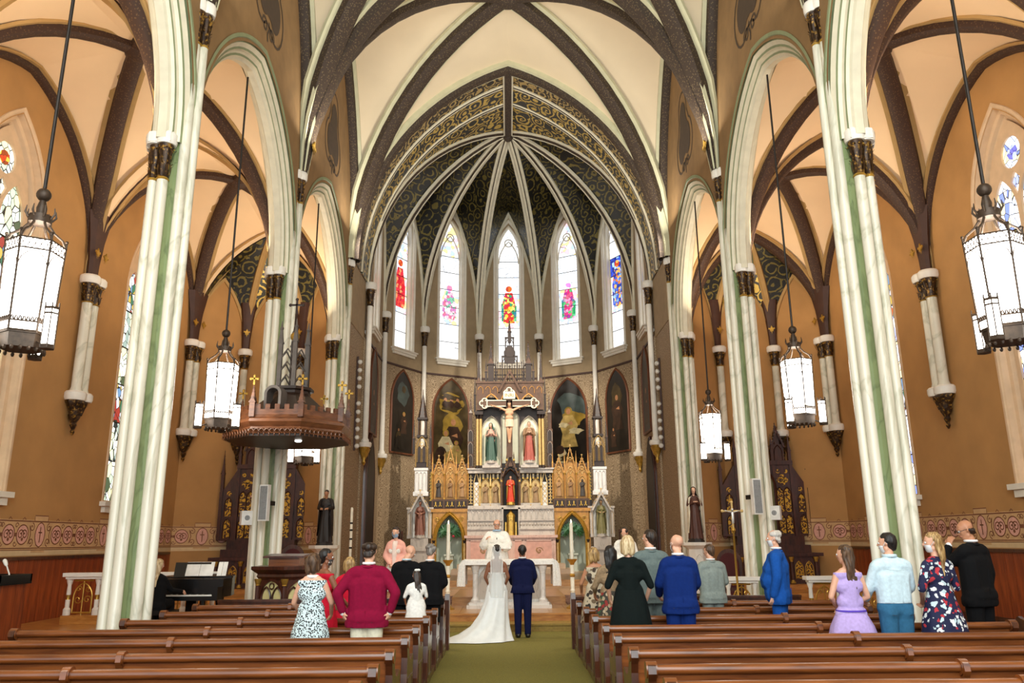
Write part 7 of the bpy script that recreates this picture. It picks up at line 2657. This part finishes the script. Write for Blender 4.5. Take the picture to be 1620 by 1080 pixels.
for z, w_, y in ((1.735, .05, -.05), (1.70, .085, -.10), (1.60, .10, -.13), (1.45, .115, -.15), (1.2, .14, -.165), (1.0, .16, -.185), (.78, .17, -.2)):
    R.append([tuple(f.p(w_ * sin(a), y * (.35 + .65 * cos(a)) - .012 * cos(9 * a) * (1.75 - z), z)) for a in [-1.3 + 2.6 * j / 18 for j in range(19)]])
m.rings(R, closed=False); m.obj('veil', TULLE, bride, 60)
m = MB(); m.tube([f.hp(.075 * sin(a), -.03 - .06 * cos(a), .10 - .03 * cos(a)) for a in [-1.2 + 2.4 * j / 10 for j in range(11)]], .008, 6); m.obj('hair_comb', SATIN, bride)
t = thing('bouquet', 'small bouquet held in front of the bride', 'bouquet', (-.22, 16.36, .98))
for k in range(7):
    a = k * .9
    m = MB(); m.ell((.045 * cos(a), .045 * sin(a), .02 * (k % 3)), (.032, .032, .03), 8, 6); m.obj('flower', SATIN if k % 2 else plain('ivory_petal', srgb(230, 216, 190), .7), t)
for k in range(3):
    m = MB(); m.tube([(0, 0, -.02), (.05 - .04 * k, .02, -.16)], .008, 5); m.obj('stalk', LEAF, t)
put('groom in a navy suit seen from behind, facing the priest', 826, 862, 16.42, .0, SKIN_B, z=.012, arms='front', w=.98, yaw=4, hair=('short', H_BLACK), wear=[('trousers', NAVY), ('jacket', NAVY, .84, SHIRTW)])

# priest and altar servers
pd = struct('floor_predella')
b = MB(); b.box((-1.5, 20.3, .32), (1.3, 23.9, .526)); b.obj('predella', OAKP, pd, 0)
loc, h = P_(786, 822, 20.62, .526)
f = Fig(h, False, 1.08, -4, 6, (((.28, .06, 1.16), (.13, .27, 1.09)), ((.33, .05, 1.16), (.24, .2, 1.30))))
pr = person('priest in a white chasuble with glasses, facing the couple over the altar', loc, pi, f, SKIN_A, ('fringe', H_WHITE), glasses=True, wear=[('shoes',)])
m = MB(); f.torso(m, .03); f.arms(m, .045, 1.75, False)
for q, (el, wr) in zip((-1, 1), f.arm):
    f.C(m, (q * el[0], el[1], el[2] - .05), .075, (q * (el[0] + wr[0]) / 2, (el[1] + wr[1]) / 2, (el[2] + wr[2]) / 2 - .04), .085)
    f.C(m, (q * .2, 0, 1.25), .1, (q * (el[0] - .01), .03, 1.12), .085)
link('chasuble', voxel(m, 'chasuble', ALB, .016, 3, .5), pr)
m = MB(); loft_cloth(f, m, [(1.2, 0, 0, .2, .155, .01, 11, 0), (1.0, 0, .02, .26, .19, .03, 11, .2), (.7, 0, .02, .30, .22, .05, 11, .4), (.3, 0, .02, .32, .24, .06, 11, .5), (.06, 0, .02, .33, .25, .06, 11, .6)], 44); m.obj('alb_skirt', ALB, pr, 60)
m = MB(); m.tube([f.p(.085 * cos(t), .01 + .075 * sin(t), 1.50) for t in [2 * pi * j / 16 for j in range(16)]], .022, 8, closed=True); m.obj('lowered_mask', MASKB, pr)
m = MB(); m.cap(f.p(.0, .155, 1.33), .008, f.p(.0, .16, 1.30), .012, 6); m.obj('lapel_microphone', BLACK, pr)
bk.location = (loc[0] + .13 * f.k + .03, loc[1] - .34, .526 + 1.13 * f.k); bk.rotation_euler = (radians(28), 0, .2); bk['label'] = 'open book held by the priest in front of his chest'
loc, h = P_(627, 834, 18.9, .326)
f = Fig(h, True, .93, -10, 8, 'clasp')
sv = person('woman in a coral pink jacket and blue mask standing at the sanctuary step', loc, pi - .1, f, SKIN_A, ('long', H_DKBR), mask=MASKB, wear=[('dress', ALB, .42, .27, 0, 9, .04)])
m = MB(); f.torso(m, .022, bust=False); f.arms(m, .024, 1.85, False); f.C(m, (-.08, .03, 1.28), .09, (.08, .03, 1.28), e=.02); f.C(m, (-.09, 0, .85), .11, (.09, 0, .85), fl=.9, e=.02); f.C(m, (-.09, .01, 1.1), .1, (.09, .01, 1.1), e=.02)
me = voxel(m, 'jacket', PINK, .015, 3, .5); cutz(me, .80 * f.k); link('jacket', me, sv)
m = MB(); m.rings([[tuple(f.p(x, y, z)) for x, y in ((-.055, y0 - .03), (-.035, y0), (0, y0 + .01), (.035, y0), (.055, y0 - .03))] for z, y0 in ((1.46, .07), (1.38, .125), (1.28, .152), (1.12, .142), (.95, .148), (.84, .14))], closed=False); m.obj('blouse', plain('blush_cloth', srgb(250, 222, 208), .85), sv)
put('altar server whose head shows above the blonde woman in black', 988, 834, 19.2, pi, SKIN_A, z=.326, yaw=-20, nod=30, arms='clasp', hair=('thin', H_DKBR), wear=[('trousers', ALB), ('jacket', ALB, .5)])

# left of the aisle
sw, f = put('woman in a pale dress with black spots, brown bob, at the left', 497, 875, 9.72, 0, SKIN_A, fem=True, w=1.0, yaw=-18, arms='front', hair=('bob', H_BR), wear=[('dress', SPOT, .45, .27, 0, 9, .03)])
m = MB(); m.tube([f.p(.06 * cos(t), -.006 + .056 * sin(t), 1.475) for t in [2 * pi * j / 16 for j in range(16)]], .02, 8, closed=True); m.obj('white_collar', LINEN, sw)
put('woman in a red sleeveless dress and patterned mask, turned to the right', 516, 868, 10.85, -.7, SKIN_B, fem=True, yaw=-35, arms='front', hair=('short', H_BLACK), mask=MASKD, wear=[('dress', REDC, .5, .25)])
t, f = put('man in a crimson jacket and cream trousers with hands on hips', 585, 857, 9.72, 0, SKIN_A, w=1.1, yaw=-5, arms='hips', hair=('thin', H_DKBR), wear=[('trousers', CREAMT), ('jacket', MAGENTA, .80, SHIRTW)])
put('woman in red half hidden behind the man in the crimson jacket', 553, 881, 12.08, .2, SKIN_A, fem=True, w=1.05, yaw=10, arms='clasp', hair=('bob', H_HONEY), wear=[('dress', REDC, .5, .27, 1.6)])
put('bald man in a dark suit bowing his head beside the grey-haired man', 644, 868, 13.32, -.25, SKIN_A, w=1.05, yaw=-45, nod=28, H=1.72, arms='clasp', wear=[('trousers', BLACKC), ('jacket', BLACKC, .8, PALEBL)])
put('grey-haired man in a dark suit behind the little girl', 681, 862, 13.36, -.1, SKIN_A, w=1.05, yaw=-20, nod=14, arms='clasp', hair=('curly', H_GREY), wear=[('trousers', BLACKC), ('jacket', BLACKC, .8, SHIRTW)])
gl, f = put('little girl in a white dress standing on a pew seat, bow in her dark hair', 675, 902, 11.5, .35, SKIN_C, z=.45, fem=True, w=1.25, yaw=25, nod=10, arms='front', hair=('long', H_DKBR), wear=[('dress', LINEN, .62, .27, 0.55, 11, .06)])
gl.location.x -= .14
m = MB()
for q in (-1, 1):
    m.ell(f.hp(q * .03, -.07, .12), (.03, .012, .018), 8, 6)
m.obj('hair_bow', LINEN, gl)

# right of the aisle
put('blonde woman in a brown and cream print dress by the aisle, face mask', 940, 866, 13.32, .1, SKIN_C, fem=True, yaw=-30, arms='front', hair=('bob', H_HONEY), mask=MASKW, wear=[('dress', FLOR3, .5, .27, 0)])
put('dark-haired woman in a flowered skirt left of the woman in black', 964, 863, 12.08, .1, SKIN_C, fem=True, yaw=10, arms='front', hair=('long', H_BLACK), wear=[('dress', plain('tan_lace', srgb(150, 126, 96), .9, 0, .3, 30), .5, .29, 1.5, 9, .04, 1.07, None, .014, FLOR2)])
put('blonde woman in a short-sleeved black dress by the aisle', 992, 847, 10.85, 0, SKIN_A, fem=True, w=1.12, yaw=0, arms=(((.27, -.01, 1.14), (.23, .14, .95)),) * 2, hair=('bob', H_BLOND), wear=[('dress', BLACKG, .5, .29, .85, 9, .03)])
put('dark-haired man in a grey-green suit between the woman in black and the bald man', 1027, 838, 12.08, .15, SKIN_A, w=1.05, yaw=35, arms='down', hair=('short', H_DKBR), wear=[('trousers', GREYS), ('jacket', GREYS, .8, SHIRTW)])
put('bald man in a royal blue suit right of the woman in black', 1070, 845, 10.85, .05, SKIN_A, w=.98, yaw=22, arms='front', mask=MASKW, wear=[('trousers', ROYAL), ('jacket', ROYAL, .79, SHIRTW)])
put('man with short brown hair in a light grey suit left of the middle pier', 1122, 861, 13.32, .25, SKIN_A, w=1.1, yaw=25, nod=5, arms='clasp', hair=('short', H_BR), wear=[('trousers', LGREY), ('jacket', LGREY, .8, SHIRTW)])
put('heavy white-haired man in a bright blue suit, in profile facing left', 1224, 838, 12.08, 1.15, SKIN_A, w=1.28, yaw=12, arms='down', hair=('thin', H_WHITE), mask=MASKW, wear=[('trousers', BRIGHTB), ('jacket', BRIGHTB, .78, SHIRTW, .032)])
put('woman with long brown hair in a sleeveless lilac dress', 1335, 862, 9.72, .1, SKIN_A, fem=True, w=1.0, yaw=38, arms='clasp', hair=('long', H_BR), wear=[('dress', LILAC, .5, .34, 0, 7, .05, 1.0, LILACD)])
put('dark-haired man in a pale blue shirt and slate blue trousers', 1402, 843, 9.72, .1, SKIN_A, w=1.03, yaw=48, arms='front', hair=('short', H_BLACK), mask=MASKW, wear=[('trousers', DENIM), ('shirt', PALEBL)])
put('woman in a navy dress with white flowers, long wavy hair and a white mask', 1474, 842, 9.72, .3, SKIN_A, fem=True, w=1.05, yaw=58, arms='clasp', hair=('wavy', H_HONEY), mask=MASKW, wear=[('dress', FLOR, .45, .29, .45, 9, .04)])
put('balding man in a black suit raising a hand to his glasses, far right', 1530, 822, 10.85, .45, SKIN_C, w=1.0, yaw=50, nod=14, arms=(((.22, .24, 1.2), (.12, .20, 1.46)), 'down'), hair=('fringe', H_DKBR), glasses=True, wear=[('trousers', BLACKC), ('jacket', BLACKC, .78, SHIRTW)])

# pianist on the bench
f = Fig(1.68, True, 1.0, -20, 12, (((.23, .1, 1.16), (.2, .42, 1.12)), ((.26, .12, 1.18), (.34, .42, 1.14))))
f.sit = True
p = person('pianist with long blonde hair and black clothes at the grand piano', (-6.55, 15.02, -.10), 0, f, SKIN_A, ('long', H_BLOND), wear=[('trousers', BLACKC), ('jacket', BLACKC, .83, None, .02)])

# rug on the sanctuary floor
t = thing('rug', 'purple-brown patterned rug on the platform behind the altar table', 'rug', (-.1, 20.25, .327))
RUGM = scrollwork('rug_pattern', srgb(96, 62, 52), srgb(150, 118, 100), 3, 10, 0, .95, .2)
for x0, x1 in ((-2.9, -1.45), (1.45, 2.8)):
    m = MB(); m.box((x0, 0, 0), (x1, 3.4, .012)); m.obj('field', RUGM, t, 0)
    m = MB(); m.box((x0, -.06, 0), (x1, 0, .01)); m.obj('fringe', plain('rug_fringe', srgb(176, 150, 120), .9), t, 0)
